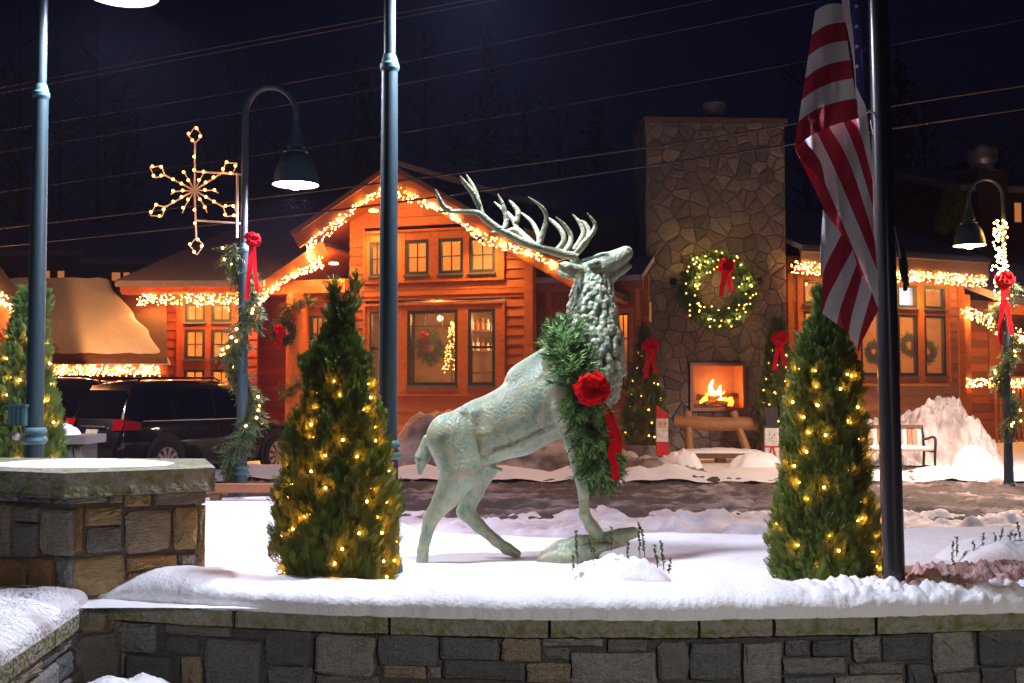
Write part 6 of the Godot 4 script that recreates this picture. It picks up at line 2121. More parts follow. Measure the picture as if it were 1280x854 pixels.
func build_trees() -> void:
	var p := spot(421, 721, 6.5)
	var cone := func(y: float): return along_list([0.285, 0.3, 0.31, 0.305, 0.285, 0.255, 0.215, 0.18, 0.15, 0.1, 0.02], y)
	evergreen("arborvitae", "bushy lit arborvitae in front of the dark blue lamp post", Vector3(p.x, 0.45, p.z), 1.56, cone, 9500, 61, 86, 0.085, 0.0075, M.string_tree, 0.0072, [[-0.03, 1.82, 0.02], [0.1, 1.86, 0.0], [0.04, 1.7, 0.05], [-0.2, 1.35, 0.1]])
	p = spot(1033, 716, 6.7)
	var plump := func(y: float): return along_list([0.275, 0.28, 0.255, 0.23, 0.215, 0.2, 0.185, 0.17, 0.15, 0.11, 0.02], y)
	evergreen("arborvitae", "plump lit arborvitae below the flag, left of the flagpole", Vector3(p.x, 0.47, p.z), 1.6, plump, 9500, 62, 80, 0.085, 0.0075, M.string_tree, 0.0072, [[-0.02, 1.75, 0.02]], 0.35)
	p = spot(30, 600, 9.2)
	var slim := func(y: float): return 0.36 * pow(maxf(0.0, 1.0 - y), 0.7) * smoothstep(-0.14, 0.1, y)
	evergreen("arborvitae", "bright green lit arborvitae behind the blue-green post at the left edge", Vector3(p.x, 0.42, p.z), 2.05, slim, 5500, 63, 60, 0.09, 0.012, M.string_tree, 0.009, [[0.1, 2.15, 0.0], [0.16, 2.0, 0.0]], 0.8)
	# two slim ones in tubs beside the fireplace
	var narrow := func(y: float): return 0.42 * pow(maxf(0.0, 1.0 - y), 0.8) * smoothstep(-0.1, 0.08, y) + 0.03
	p = spot(808, 574, 23.4)
	var b := MB.new()
	b.lathe(PackedVector2Array([Vector2(0, 0), Vector2(0.3, 0), Vector2(0.36, 0.38), Vector2(0.3, 0.38), Vector2(0.0, 0.34)]), 16)
	var q := spot(806, 574, 23.4)
	solo("planter", b.mesh(), M.chimney_stone[2], "grey tub holding the slim tree left of the fireplace", "planter", "tubs by the fireplace", at_place(Vector3(q.x, 0.05, q.z)))
	evergreen("slim_tree", "slim lit evergreen with a red bow left of the fireplace", Vector3(q.x, 0.4, q.z), 2.6, narrow, 2200, 64, 44, 0.16, 0.0, M.string_white, 0.018)
	q = spot(974, 574, 23.6)
	solo("planter", b.mesh(), M.chimney_stone[4], "grey tub holding the slim tree right of the fireplace", "planter", "tubs by the fireplace", at_place(Vector3(q.x, 0.05, q.z)))
	evergreen("slim_tree", "slim lit evergreen with a red bow right of the fireplace", Vector3(q.x, 0.4, q.z), 2.7, narrow, 2200, 65, 44, 0.16, 0.0, M.string_white, 0.018)
	for k in 2:
		var bp := spot([813, 974][k], [432, 423][k], 23.0)
		bow("tree_bow", ["red bow with long tails on the slim tree left of the fireplace", "red bow with long tails on the slim tree right of the fireplace"][k], bp, 0.4, Basis(), 80 + k, 1.6)
	# small dark fir far right
	p = spot(1192, 280, 31.0)
	evergreen("small_fir", "small green fir against the dark brick building", Vector3(p.x, p.y - 0.3, p.z), 1.4, narrow, 500, 66, 0, 0.2, 0.0, M.string_tree)

# ---------------------------------------------------------------- flag and pole
func build_flag() -> void:
	var p := spot(1118, 722, 6.1)
	var top := spot(1098, 0, 6.1)
	var lean := (top - Vector3(p.x, 0.42, p.z))
	var b := MB.new()
	var foot := Vector3(p.x, 0.42, p.z)
	var t := thing("flagpole", "smooth dark metal flagpole standing behind the right end of the wall", "flagpole", at_place(foot))
	b.tube(PackedVector3Array([Vector3(0, -0.1, 0), lean * 0.5, lean, lean * 1.9]), PackedFloat32Array([0.062, 0.059, 0.055, 0.04]), 28)
	part(t, "shaft", b.mesh(), M.flagpole)
	b = MB.new()
	b.ball(lean * 1.9 + Vector3(0, 0.08, 0), Vector3.ONE * 0.09, 10, 16)
	part(t, "finial", b.mesh(), M.copper)
	b = MB.new()
	var cl := spot(1128, 335, 6.07) - foot
	b.tube(spline([cl + Vector3(0, 0.12, 0), cl + Vector3(0.012, 0.02, 0.01), cl + Vector3(0.02, -0.1, 0.015), cl + Vector3(-0.01, -0.02, 0.02), cl + Vector3(0.0, 0.1, 0.0), cl + Vector3(0.02, 0.0, 0.0), cl + Vector3(0.01, -0.13, 0.01)], 5), along([0.009, 0.013, 0.012], 31), 6)
	part(t, "rope_coil", b.mesh(), M.black)
	b = MB.new()
	b.bar(spot(1088, 150, 6.09) - foot, spot(1128, 330, 6.05) - foot, 0.003, 5)
	b.bar(spot(1087, -200, 6.1) - foot, spot(1091, 142, 6.09) - foot, 0.003, 5)
	part(t, "halyard", b.mesh(), M.white_paint)
	b = MB.new()
	var hook := spot(1085, 141, 6.08) - foot
	b.tube(spline([hook + Vector3(-0.02, -0.01, 0), hook, hook + Vector3(0.015, 0.006, 0), hook + Vector3(0.03, 0, 0)], 4), along([0.005, 0.005], 13), 6)
	part(t, "snap_hook", b.mesh(), M.steel)
	# the flag hangs in three folds; each stripe is a strip of cloth
	t = thing("flag", "limp flag with red and white stripes hanging in folds beside the pole", "flag", at_place(spot(1075, 145, 6.05)))
	var strip := func(called: String, m: Material, left: Array, right: Array, d0: float, wave: float, shift: float) -> void:
		# left and right: matching lists of survey points along the two borders
		var mb := MB.new()
		var pick := func(list: Array, s: float) -> Vector2:
			var x := s * (list.size() - 1)
			var k := mini(int(x), list.size() - 2)
			var g := func(j: int) -> Vector2: return Vector2(list[clampi(j, 0, list.size() - 1)][0], list[clampi(j, 0, list.size() - 1)][1])
			return (g.call(k) as Vector2).cubic_interpolate(g.call(k + 1), g.call(k - 1), g.call(k + 2), x - k)
		mb.grid(16, 8, func(u: float, w: float):
			var a: Vector2 = pick.call(left, u)
			var c: Vector2 = pick.call(right, u)
			var q := a.lerp(c, w)
			var dd := d0 + wave * sin(q.x * 0.11 + q.y * 0.028 + shift) + wave * 0.4 * sin(q.x * 0.31 - q.y * 0.05)
			return spot(q.x, q.y, dd))
		part_w(t, called, mb.mesh(), m)
	# front fold: stripes cross it, slanting down to the left
	var r_edge := [-120, -97, -70, -43, -19, 5, 28, 51, 75, 98, 123, 148]
	var l_edge := [-112, -88, -60, -34, -10, 14, 44, 70, 98, 125, 152, 186]
	var ux := func(v: float) -> float: return lerpf(1022.0, 993.0, clampf((v + 5.0) / 190.0, -0.6, 1.0))
	var rx := func(v: float) -> float: return 1052.0 + 0.145 * v
	for k in r_edge.size() - 1:
		var hi := []
		var lo := []
		for s in 5:
			var f := s / 4.0
			var sag := 3.5 * sin(PI * f) * -1.0
			hi.append([lerpf(ux.call(l_edge[k]), rx.call(r_edge[k]), f), lerpf(l_edge[k], r_edge[k], pow(f, 0.75)) + sag])
			lo.append([lerpf(ux.call(l_edge[k + 1]), rx.call(r_edge[k + 1]), f), lerpf(l_edge[k + 1], r_edge[k + 1], pow(f, 0.75)) + sag])
		if k < 5: strip.call("canton", M.flag_blue, hi, lo, 5.93, 0.03, 0.0)
		else: strip.call("stripe", M.flag_white if k % 2 else M.flag_red, hi, lo, 5.93, 0.03, 0.0)
	# the hoist edge behind: white heading, blue field with stars
	strip.call("heading", M.flag_white, [[1051, -110], [1052, 0], [1060, 40], [1067, 80], [1070, 125]], [[1061, -110], [1062, 0], [1066, 40], [1069, 80], [1071, 125]], 6.01, 0.008, 1.0)
	strip.call("canton", M.flag_blue, [[1061, -110], [1062, 0], [1066, 40], [1069, 80], [1070.5, 108]], [[1073, -110], [1074.5, 0], [1077, 40], [1079, 80], [1081.5, 128]], 6.03, 0.01, 2.0)
	strip.call("heading", M.flag_white, [[1070.5, 108], [1071, 120], [1072, 135], [1072, 148]], [[1071, 109], [1076, 120], [1082, 133], [1084, 146]], 6.035, 0.005, 2.0)
	for k in 8:
		var c := spot(1070.5 + 0.05 * (k * 25.0 - 100.0) * 0.2, -92 + k * 25.0, 6.0)
		var sb := MB.new()
		for j in 5:
			var a := TAU * j / 5.0 + PI / 2
			var p1 := Vector3(cos(a), sin(a), 0) * 0.016
			var p0 := Vector3(cos(a - PI / 5), sin(a - PI / 5), 0) * 0.0065
			var p2 := Vector3(cos(a + PI / 5), sin(a + PI / 5), 0) * 0.0065
			sb.tri(Vector3.ZERO, p0, p1); sb.tri(Vector3.ZERO, p1, p2)
		part_w(t, "star", sb.mesh(), M.flag_white).transform = t.global_transform.affine_inverse() * at_place(c)
	# the hanging part: stripes run down to the right
	var lines := [
		[[1084, 143], [1087, 170], [1090, 198]],
		[[1070, 148], [1079, 178], [1091, 226]],
		[[1054, 151], [1071, 192], [1091.5, 260]],
		[[1034, 155], [1063, 206], [1094, 301]],
		[[1018, 160], [1047, 219], [1097, 339]],
		[[1002, 173], [1033, 232], [1098, 386]],
		[[994, 187], [1029, 258], [1088, 378]],
	]
	for k in lines.size() - 1:
		strip.call("stripe", M.flag_white if k % 2 == 0 else M.flag_red, lines[k], lines[k + 1], 6.02, 0.022, 0.6)
	# underside of the outer fold at the left
	strip.call("stripe", M.flag_red, [[993, 184], [1002, 200], [1018, 216], [1029, 236]], [[1003, 174], [1016, 188], [1027, 206], [1033, 240]], 5.965, 0.01, 0.3)
	# the lowest fold, brought forward; stripes run down to the left
	var tops := [[1029, 262], [1052, 293], [1066, 312], [1071, 330], [1078, 345], [1090, 365], [1098, 388]]
	var ends := [[1026, 312], [1028, 346], [1028, 392], [1046, 405], [1061, 417], [1071.5, 437], [1073, 442]]
	for k in tops.size() - 1:
		var bend := func(a: Array, c: Array) -> Array: return [a, [lerpf(a[0], c[0], 0.45), lerpf(a[1], c[1], 0.4)], [lerpf(a[0], c[0], 0.8), lerpf(a[1], c[1], 0.72)], c]
		strip.call("stripe", M.flag_white if k % 2 == 0 else M.flag_red, bend.call(tops[k], ends[k]), bend.call(tops[k + 1], ends[k + 1]), 5.985, 0.016, 2.2)
	strip.call("stripe", M.flag_white, [[1032, 270], [1029, 290], [1025, 312], [1026, 346]], [[1040, 276], [1034, 295], [1030, 318], [1029, 348]], 5.97, 0.008, 0.0)

# ---------------------------------------------------------------- vehicles
func make_car(label: String) -> Node3D:
	var t := thing("parked_car", label, "car", Transform3D(), "dark cars parked before the lodge")
	# stations: x, belt, roof, roof half-width, half-width, underside
	var st := [[-2.38, 0.62, 0.63, 0.66, 0.78, 0.42], [-2.34, 0.8, 0.82, 0.74, 0.86, 0.34], [-2.24, 1.02, 1.05, 0.78, 0.89, 0.3], [-2.12, 1.06, 1.32, 0.72, 0.9, 0.3], [-1.92, 1.07, 1.66, 0.66, 0.92, 0.28], [-1.5, 1.06, 1.73, 0.66, 0.945, 0.27], [-0.9, 1.05, 1.755, 0.67, 0.95, 0.26], [0.0, 1.03, 1.75, 0.67, 0.95, 0.26], [0.45, 1.02, 1.69, 0.66, 0.95, 0.26], [0.9, 1.01, 1.42, 0.68, 0.945, 0.26], [1.32, 1.0, 1.08, 0.72, 0.935, 0.26], [1.7, 0.96, 1.0, 0.66, 0.925, 0.27], [2.1, 0.88, 0.91, 0.62, 0.89, 0.3], [2.3, 0.76, 0.79, 0.58, 0.82, 0.34], [2.39, 0.58, 0.6, 0.5, 0.72, 0.42]]
	var section := func(s: Array, side: float) -> Array:
		var crown: float = s[2] + 0.03
		return [Vector3(s[0], s[5], 0), Vector3(s[0], s[5], side * s[4] * 0.86), Vector3(s[0], s[5] + 0.12, side * s[4] * 0.97), Vector3(s[0], 0.62 if s[1] > 0.7 else s[1] * 0.9, side * s[4]), Vector3(s[0], lerpf(0.62, s[1], 0.6), side * s[4] * 0.995), Vector3(s[0], s[1], side * s[4] * 0.955), Vector3(s[0], lerpf(s[1], s[2], 0.85), side * lerpf(s[4] * 0.94, s[3], 0.85)), Vector3(s[0], s[2], side * s[3] * 0.93), Vector3(s[0], crown, 0)]
	var body := MB.new()
	for side in [-1.0, 1.0]:
		body.grid(st.size() - 1, 8, func(u: float, w: float): return section.call(st[int(round(u * (st.size() - 1)))], side)[int(round(w * 8))])
	# ends
	for e in [0, st.size() - 1]:
		for side in [-1.0, 1.0]:
			var s: Array = section.call(st[e], side)
			for k in 7: body.tri(s[0], s[k + 1], s[k + 2])
	part(t, "body", body.mesh(), M.car)
	# side glass: between belt and roof, slightly proud
	for side in [-1.0, 1.0]:
		for g in [[-1.86, -1.2], [-1.12, -0.2], [-0.12, 0.72]]:
			var b := MB.new()
			b.grid(8, 4, func(u: float, w: float):
				var x := lerpf(g[0], g[1], u)
				if g[0] > -0.2: x = lerpf(g[0], g[1] - 0.32 * w, u)
				if g[0] < -1.8: x = lerpf(g[0] + 0.12 * w, g[1], u)
				var k := 0
				while k < st.size() - 2 and st[k + 1][0] < x: k += 1
				var f: float = (x - st[k][0]) / (st[k + 1][0] - st[k][0])
				var belt := lerpf(st[k][1], st[k + 1][1], f)
				var roof := lerpf(st[k][2], st[k + 1][2], f)
				var hw := lerpf(st[k][4], st[k + 1][4], f)
				var rw := lerpf(st[k][3], st[k + 1][3], f)
				var s := lerpf(0.06, 0.8, w)
				return Vector3(x, lerpf(belt, roof, s), side * (lerpf(hw * 0.955, rw, s) + 0.012)))
			part(t, "side_window", b.mesh(), M.car_glass)
		var tr := MB.new()
		tr.box(Vector3(-0.6, 1.065, side * 0.918), Vector3(2.6, 0.018, 0.012))
		part(t, "window_trim", tr.mesh(), M.chrome)
		tr = MB.new()
		tr.tube(PackedVector3Array([Vector3(-1.8, 1.73, side * 0.6), Vector3(-1.7, 1.79, side * 0.6), Vector3(0.0, 1.805, side * 0.61), Vector3(0.15, 1.75, side * 0.61)]), PackedFloat32Array([0.02, 0.02, 0.02, 0.02]), 8)
		part(t, "roof_rail", tr.mesh(), M.car)
		tr = MB.new()
		tr.ball(Vector3(0.78, 1.08, side * 1.04), Vector3(0.07, 0.08, 0.12), 8, 12)
		tr.box(Vector3(0.8, 1.04, side * 0.95), Vector3(0.06, 0.04, 0.1))
		part(t, "mirror", tr.mesh(), M.car)
		for x in [-0.75, 0.35]:
			tr = MB.new()
			tr.box(Vector3(x, 0.93, side * 0.955), Vector3(0.2, 0.028, 0.025))
			part(t, "door_handle", tr.mesh(), M.car)
		for x in [-1.16, -0.16, 0.8]:
			tr = MB.new()
			tr.box(Vector3(x, 0.68, side * 0.949), Vector3(0.008, 0.7, 0.006))
			part(t, "door_seam", tr.mesh(), M.black)
		# tail lamp wraps the corner
		tr = MB.new()
		tr.grid(6, 3, func(u: float, w: float): return Vector3(lerpf(-2.3, -1.95, u), lerpf(0.92, 1.1 - 0.05 * u, w), side * (lerpf(0.86, 0.905, u) + 0.035)))
		tr.grid(4, 3, func(u: float, w: float): return Vector3(-2.3 - 0.012 + 0.06 * (w - 0.5), lerpf(0.92, 1.1, w), side * lerpf(0.6, 0.9, u)))
		part(t, "tail_lamp", tr.mesh(), M.tail_lamp)
		tr = MB.new()
		tr.grid(5, 3, func(u: float, w: float): return Vector3(lerpf(2.05, 2.3, u), lerpf(0.72, 0.86, w), side * (lerpf(0.9, 0.8, u) + 0.012)))
		part(t, "head_lamp", tr.mesh(), M.car_glass)
		for x in [-1.4, 1.4]:
			tr = MB.new()
			tr.lathe(PackedVector2Array([Vector2(0.0, 0.0), Vector2(0.44, 0.0), Vector2(0.44, 0.03), Vector2(0.0, 0.03)]), 30)
			part(t, "wheel_arch", tr.mesh(), M.black, Transform3D(Basis(Vector3.RIGHT, PI / 2 * side), Vector3(x, 0.42, side * 0.925)))
			var turn := Transform3D(Basis(Vector3.RIGHT, PI / 2 * side), Vector3(x, 0.365, side * 0.79))
			var wheel := Node3D.new()
			wheel.name = "wheel"
			t.add_child(wheel, true)
			wheel.transform = turn
			tr = MB.new()
			tr.lathe(PackedVector2Array([Vector2(0.0, 0.0), Vector2(0.34, 0.0), Vector2(0.365, 0.03), Vector2(0.365, 0.18), Vector2(0.345, 0.215), Vector2(0.26, 0.22), Vector2(0.25, 0.19), Vector2(0.25, 0.1), Vector2(0.0, 0.1)]), 40)
			part(wheel, "tyre", tr.mesh(), M.tyre)
			tr = MB.new()
			tr.lathe(PackedVector2Array([Vector2(0.228, 0.17), Vector2(0.235, 0.205), Vector2(0.253, 0.212), Vector2(0.253, 0.18)]), 40)
			for k in 10:
				var a := TAU * k / 10.0
				var d := Vector3(cos(a), 0, sin(a))
				var s := Vector3(-sin(a), 0, cos(a))
				var y := Vector3(0, 0.2, 0)
				tr.quad(d * 0.05 + s * 0.02 + y, d * 0.235 + s * 0.032 + y * 1.03, d * 0.235 - s * 0.032 + y * 1.03, d * 0.05 - s * 0.02 + y)
				tr.quad(d * 0.05 + s * 0.02 + y, d * 0.05 + s * 0.02 + y * 0.7, d * 0.235 + s * 0.032 + y * 0.7, d * 0.235 + s * 0.032 + y * 1.03)
				tr.quad(d * 0.05 - s * 0.02 + y, d * 0.05 - s * 0.02 + y * 0.7, d * 0.235 - s * 0.032 + y * 0.7, d * 0.235 - s * 0.032 + y * 1.03)
			tr.lathe(PackedVector2Array([Vector2(0.065, 0.16), Vector2(0.06, 0.215), Vector2(0.0, 0.22)]), 20)
			part(wheel, "rim", tr.mesh(), M.rim)
	var b2 := MB.new()
	b2.grid(8, 4, func(u: float, w: float): return Vector3(lerpf(-2.235, -1.99, w) - 0.012, lerpf(1.12, 1.58, w) + 0.006, lerpf(-0.66, 0.66, u) * lerpf(1.0, 0.93, w)))
	part(t, "rear_window", b2.mesh(), M.car_glass)
	b2 = MB.new()
	b2.grid(8, 4, func(u: float, w: float): return Vector3(lerpf(1.3, 0.52, w), lerpf(1.11, 1.665, w) + 0.02, lerpf(-0.64, 0.64, u) * lerpf(1.05, 0.95, w)))
	part(t, "windscreen", b2.mesh(), M.car_glass)
	b2 = MB.new()
	b2.box(Vector3(-2.37, 0.52, 0), Vector3(0.1, 0.2, 1.5))
	part(t, "rear_bumper", b2.mesh(), M.car)
	b2 = MB.new()
	b2.box(Vector3(-2.345, 0.86, 0), Vector3(0.02, 0.13, 0.36), Basis(Vector3.BACK, -0.35))
	part(t, "number_plate", b2.mesh(), M.white_paint)
	b2 = MB.new()
	b2.box(Vector3(-2.325, 0.97, 0), Vector3(0.03, 0.035, 0.7), Basis(Vector3.BACK, -0.35))
	part(t, "tailgate_trim", b2.mesh(), M.chrome)
	return t

func build_cars() -> void:
	var a := deg_to_rad(55.0)
	var t := make_car("black estate car with a red tail lamp, parked beside the garlanded lamp post")
	var basis_ := Basis(Vector3(cos(a), 0, -sin(a)), Vector3.UP, Vector3(sin(a), 0, cos(a)))
	basis_ = basis_ * Basis.from_scale(Vector3(0.88, 0.98, 0.9))
	var wheel := spot(343, 485, 20.2)
	t.transform = Transform3D(basis_, Vector3(wheel.x, 0.06, wheel.z) - basis_ * Vector3(1.4, 0, 0.86))
	var o: Node3D = t.duplicate()
	o.name = numbered("parked_car")
	add_child(o)
	tag(o, "second dark car, only its roof showing, parked under the porch lights", "car", "dark cars parked before the lodge")
	a = deg_to_rad(30.0)
	basis_ = Basis(Vector3(cos(a), 0, -sin(a)), Vector3.UP, Vector3(sin(a), 0, cos(a)))
	o.transform = Transform3D(basis_ * Basis.from_scale(Vector3(0.95, 1.04, 1)), Vector3(spot(108, 485, 21.6).x, 0.0, -21.3))

# ---------------------------------------------------------------- before the fireplace
func build_fireside() -> void:
	# rustic bench of split logs
	var r := RandomNumberGenerator.new()
	r.seed = 91
	var base := spot(899, 575, 22.9)
	base.y = 0.08
	var t := thing("log_bench", "rustic split-log bench with snow on the seat before the fireplace", "bench", at_place(base))
	var s := 22.9 / LENS
	var pt := func(u: float, v: float, z: float) -> Vector3: return Vector3((u - 899.0) * s, (576.0 - v) * s, z)
	var b := MB.new()
	var line := spline([pt.call(844, 525, -0.18), pt.call(870, 527, -0.17), pt.call(900, 529, -0.17), pt.call(925, 528, -0.17), pt.call(949, 529, -0.18)], 6)
	b.tube(line, along([0.1, 0.15, 0.14, 0.15, 0.12], line.size()), 12)
	part(t, "back_rail", b.mesh(), M.log_wood)
	b = MB.new()
	b.box(pt.call(899, 567, 0.1), Vector3(1.75, 0.09, 0.5))
	part(t, "seat", b.mesh(), M.dark_wood)
	for u in [[862, 513, 863, 572], [919, 513, 936, 566]]:
		b = MB.new()
		b.tube(spline([pt.call(u[0], u[1], -0.2), pt.call(lerpf(u[0], u[2], 0.5), lerpf(u[1], u[3], 0.5), -0.12), pt.call(u[2], u[3], -0.05)], 5), along([0.09, 0.08, 0.1], 11), 10)
		part(t, "back_post", b.mesh(), M.log_wood)
	for u in [866, 899, 930]:
		b = MB.new()
		b.tube(PackedVector3Array([pt.call(u, 569, 0.1), pt.call(u, 577, 0.1)]), PackedFloat32Array([0.11, 0.12]), 10)
		part(t, "leg", b.mesh(), M.log_wood)
	b = MB.new()
	b.grid(40, 14, func(u: float, w: float):
		var phi := PI * w
		return base + (pt.call(lerpf(848, 950, u), 563.5, 0.1) as Vector3) + Vector3(0, (0.1 + 0.03 * lump.get_noise_1d(u * 5.0)) * pow(maxf(sin(phi), 0.0), 0.6) * pow(sin(PI * clampf(u, 0.02, 0.98)), 0.3), 0.26 * cos(phi)))
	solo("seat_snow", b.mesh(), M.snow, "strip of snow on the seat of the log bench", "snow")
	# painted post figures
	var q := spot(828, 577, 22.6)
	q.y = 0.08
	t = thing("painted_post", "red and white painted wooden post figure with pointed hat, left of the log bench", "figure", at_place(q))
	var w := 0.24
	var add := func(owner_: Node3D, called: String, m: Material, pts: Array, depth: float) -> void:
		var mb := MB.new()
		var n := pts.size()
		for k in range(1, n - 1):
			mb.tri(Vector3(pts[0].x, pts[0].y, depth), Vector3(pts[k].x, pts[k].y, depth), Vector3(pts[k + 1].x, pts[k + 1].y, depth))
		for k in n:
			var e: Vector2 = pts[(k + 1) % n]
			mb.quad(Vector3(pts[k].x, pts[k].y, depth), Vector3(e.x, e.y, depth), Vector3(e.x, e.y, -0.08), Vector3(pts[k].x, pts[k].y, -0.08))
		part(owner_, called, mb.mesh(), m)
	add.call(t, "coat", M.red_paint, [Vector2(-w / 2, 0), Vector2(-w / 2, 0.45), Vector2(w / 2, 0.45), Vector2(w / 2, 0)], 0.05)
	add.call(t, "beard", M.white_paint, [Vector2(-w / 2, 0.452), Vector2(-w / 2, 0.93), Vector2(w / 2, 0.93), Vector2(w / 2, 0.452)], 0.05)
	add.call(t, "hat", M.red_paint, [Vector2(-w / 2, 0.932), Vector2(-w / 2, 1.22), Vector2(-0.02, 1.14), Vector2(w / 2, 1.03), Vector2(w / 2, 0.932)], 0.05)
	add.call(t, "face", M.skin_paint, [Vector2(-w / 2 + 0.02, 0.74), Vector2(-w / 2 + 0.02, 0.88), Vector2(w / 2 - 0.02, 0.88), Vector2(w / 2 - 0.02, 0.74)], 0.056)
	add.call(t, "belt", M.black_paint, [Vector2(-w / 2, 0.1), Vector2(-w / 2, 0.16), Vector2(w / 2, 0.16), Vector2(w / 2, 0.1)], 0.056)
	add.call(t, "buckle", M.white_paint, [Vector2(0.01, 0.09), Vector2(0.01, 0.17), Vector2(0.09, 0.17), Vector2(0.09, 0.09)], 0.06)
	for e in [-0.045, 0.045]:
		add.call(t, "eye", M.black_paint, [Vector2(e - 0.012, 0.81), Vector2(e - 0.012, 0.835), Vector2(e + 0.012, 0.835), Vector2(e + 0.012, 0.81)], 0.06)
	q = spot(965, 577, 22.6)
	q.y = 0.08
	t = thing("painted_post", "white painted board with face, black top hat and red scarf beside the log bench", "figure", at_place(q))
	w = 0.29
	add.call(t, "board", M.white_paint, [Vector2(-w / 2, 0), Vector2(-w / 2, 0.74), Vector2(w / 2, 0.74), Vector2(w / 2, 0)], 0.03)
	add.call(t, "hat", M.black_paint, [Vector2(-w / 2 + 0.02, 0.742), Vector2(-w / 2 + 0.02, 1.16), Vector2(w / 2 - 0.02, 1.16), Vector2(w / 2 - 0.02, 0.742)], 0.03)
	add.call(t, "hat_brim", M.black_paint, [Vector2(-w / 2 - 0.05, 0.742), Vector2(-w / 2 - 0.05, 0.79), Vector2(w / 2 + 0.05, 0.79), Vector2(w / 2 + 0.05, 0.742)], 0.045)
	add.call(t, "scarf", M.red_paint, [Vector2(-w / 2 - 0.01, 0.33), Vector2(-w / 2 - 0.01, 0.365), Vector2(w / 2 + 0.01, 0.365), Vector2(w / 2 + 0.01, 0.33)], 0.04)
	for e in [-1.0, 1.0]:
		add.call(t, "scarf_end", M.red_paint, [Vector2(0, 0.34), Vector2(e * 0.03, 0.34), Vector2(e * 0.09, 0.14), Vector2(e * 0.045, 0.13)], 0.045)
		add.call(t, "eye", M.black_paint, [Vector2(e * 0.045 - 0.012, 0.58), Vector2(e * 0.045 - 0.012, 0.605), Vector2(e * 0.045 + 0.012, 0.605), Vector2(e * 0.045 + 0.012, 0.58)], 0.036)
	add.call(t, "nose", M.log_wood, [Vector2(-0.015, 0.53), Vector2(0, 0.56), Vector2(0.015, 0.53)], 0.04)
	for k in 5:
		var x := -0.06 + k * 0.03
		var y := 0.46 + 0.06 * pow((k - 2) / 2.0, 2.0)
		add.call(t, "mouth_dot", M.black_paint, [Vector2(x - 0.008, y), Vector2(x - 0.008, y + 0.016), Vector2(x + 0.008, y + 0.016), Vector2(x + 0.008, y)], 0.036)
	# slatted park bench before the snow pile
	base = spot(1120, 580, 19.8)
	base.y = 0.1
	t = thing("park_bench", "park bench with wooden slats and black iron ends, half hidden by the flagpole", "bench", at_place(base))
	s = 19.8 / LENS
	for k in 5:
		b = MB.new()
		b.box(Vector3(0, 0.43 - 0.004 * k, 0.2 - k * 0.1), Vector3(1.2, 0.03, 0.085))
		part(t, "seat_slat", b.mesh(), M.pale_board[k % 3])
	for k in 13:
		b = MB.new()
		b.box(Vector3(-0.55 + k * 0.092, 0.64, -0.3 - 0.03), Vector3(0.072, 0.38, 0.025), Basis(Vector3.RIGHT, -0.15))
		part(t, "back_slat", b.mesh(), M.pale_board[k % 3] if k % 3 else M.white_paint)
	for y in [0.45, 0.84]:
		b = MB.new()
		b.box(Vector3(0, y, -0.3 - (y - 0.64) * 0.15), Vector3(1.22, 0.05, 0.035))
		part(t, "back_rail", b.mesh(), M.dark_wood)
	for e in [-0.62, 0.62]:
		b = MB.new()
		b.tube(spline([Vector3(e, 0, 0.26), Vector3(e, 0.3, 0.24), Vector3(e, 0.6, 0.28), Vector3(e, 0.66, 0.16), Vector3(e, 0.62, -0.1), Vector3(e, 0.6, -0.3)], 5), along([0.025, 0.025], 26), 8)
		b.tube(PackedVector3Array([Vector3(e, 0, -0.32), Vector3(e, 0.42, -0.27), Vector3(e, 0.86, -0.36)]), PackedFloat32Array([0.025, 0.025, 0.02]), 8)
		b.bar(Vector3(e, 0.4, -0.28), Vector3(e, 0.4, 0.25), 0.022, 8)
		b.bar(Vector3(e, 0.12, -0.3), Vector3(e, 0.12, 0.25), 0.018, 8)
		part(t, "iron_end", b.mesh(), M.black)
	b = MB.new()
	b.bar(Vector3(-0.62, 0.12, 0), Vector3(0.62, 0.12, 0), 0.018, 8)
	part(t, "stretcher", b.mesh(), M.black)
	b = MB.new()
	b.grid(30, 12, func(u: float, w2: float):
		var phi: float = PI * w2
		return base + Vector3(lerpf(-0.57, 0.57, u), 0.446 + 0.07 * pow(maxf(sin(phi), 0.0), 0.6) * pow(sin(PI * clampf(u, 0.02, 0.98)), 0.25), -0.03 + 0.22 * cos(phi)))
	solo("seat_snow", b.mesh(), M.snow, "strip of snow on the seat of the park bench", "snow")

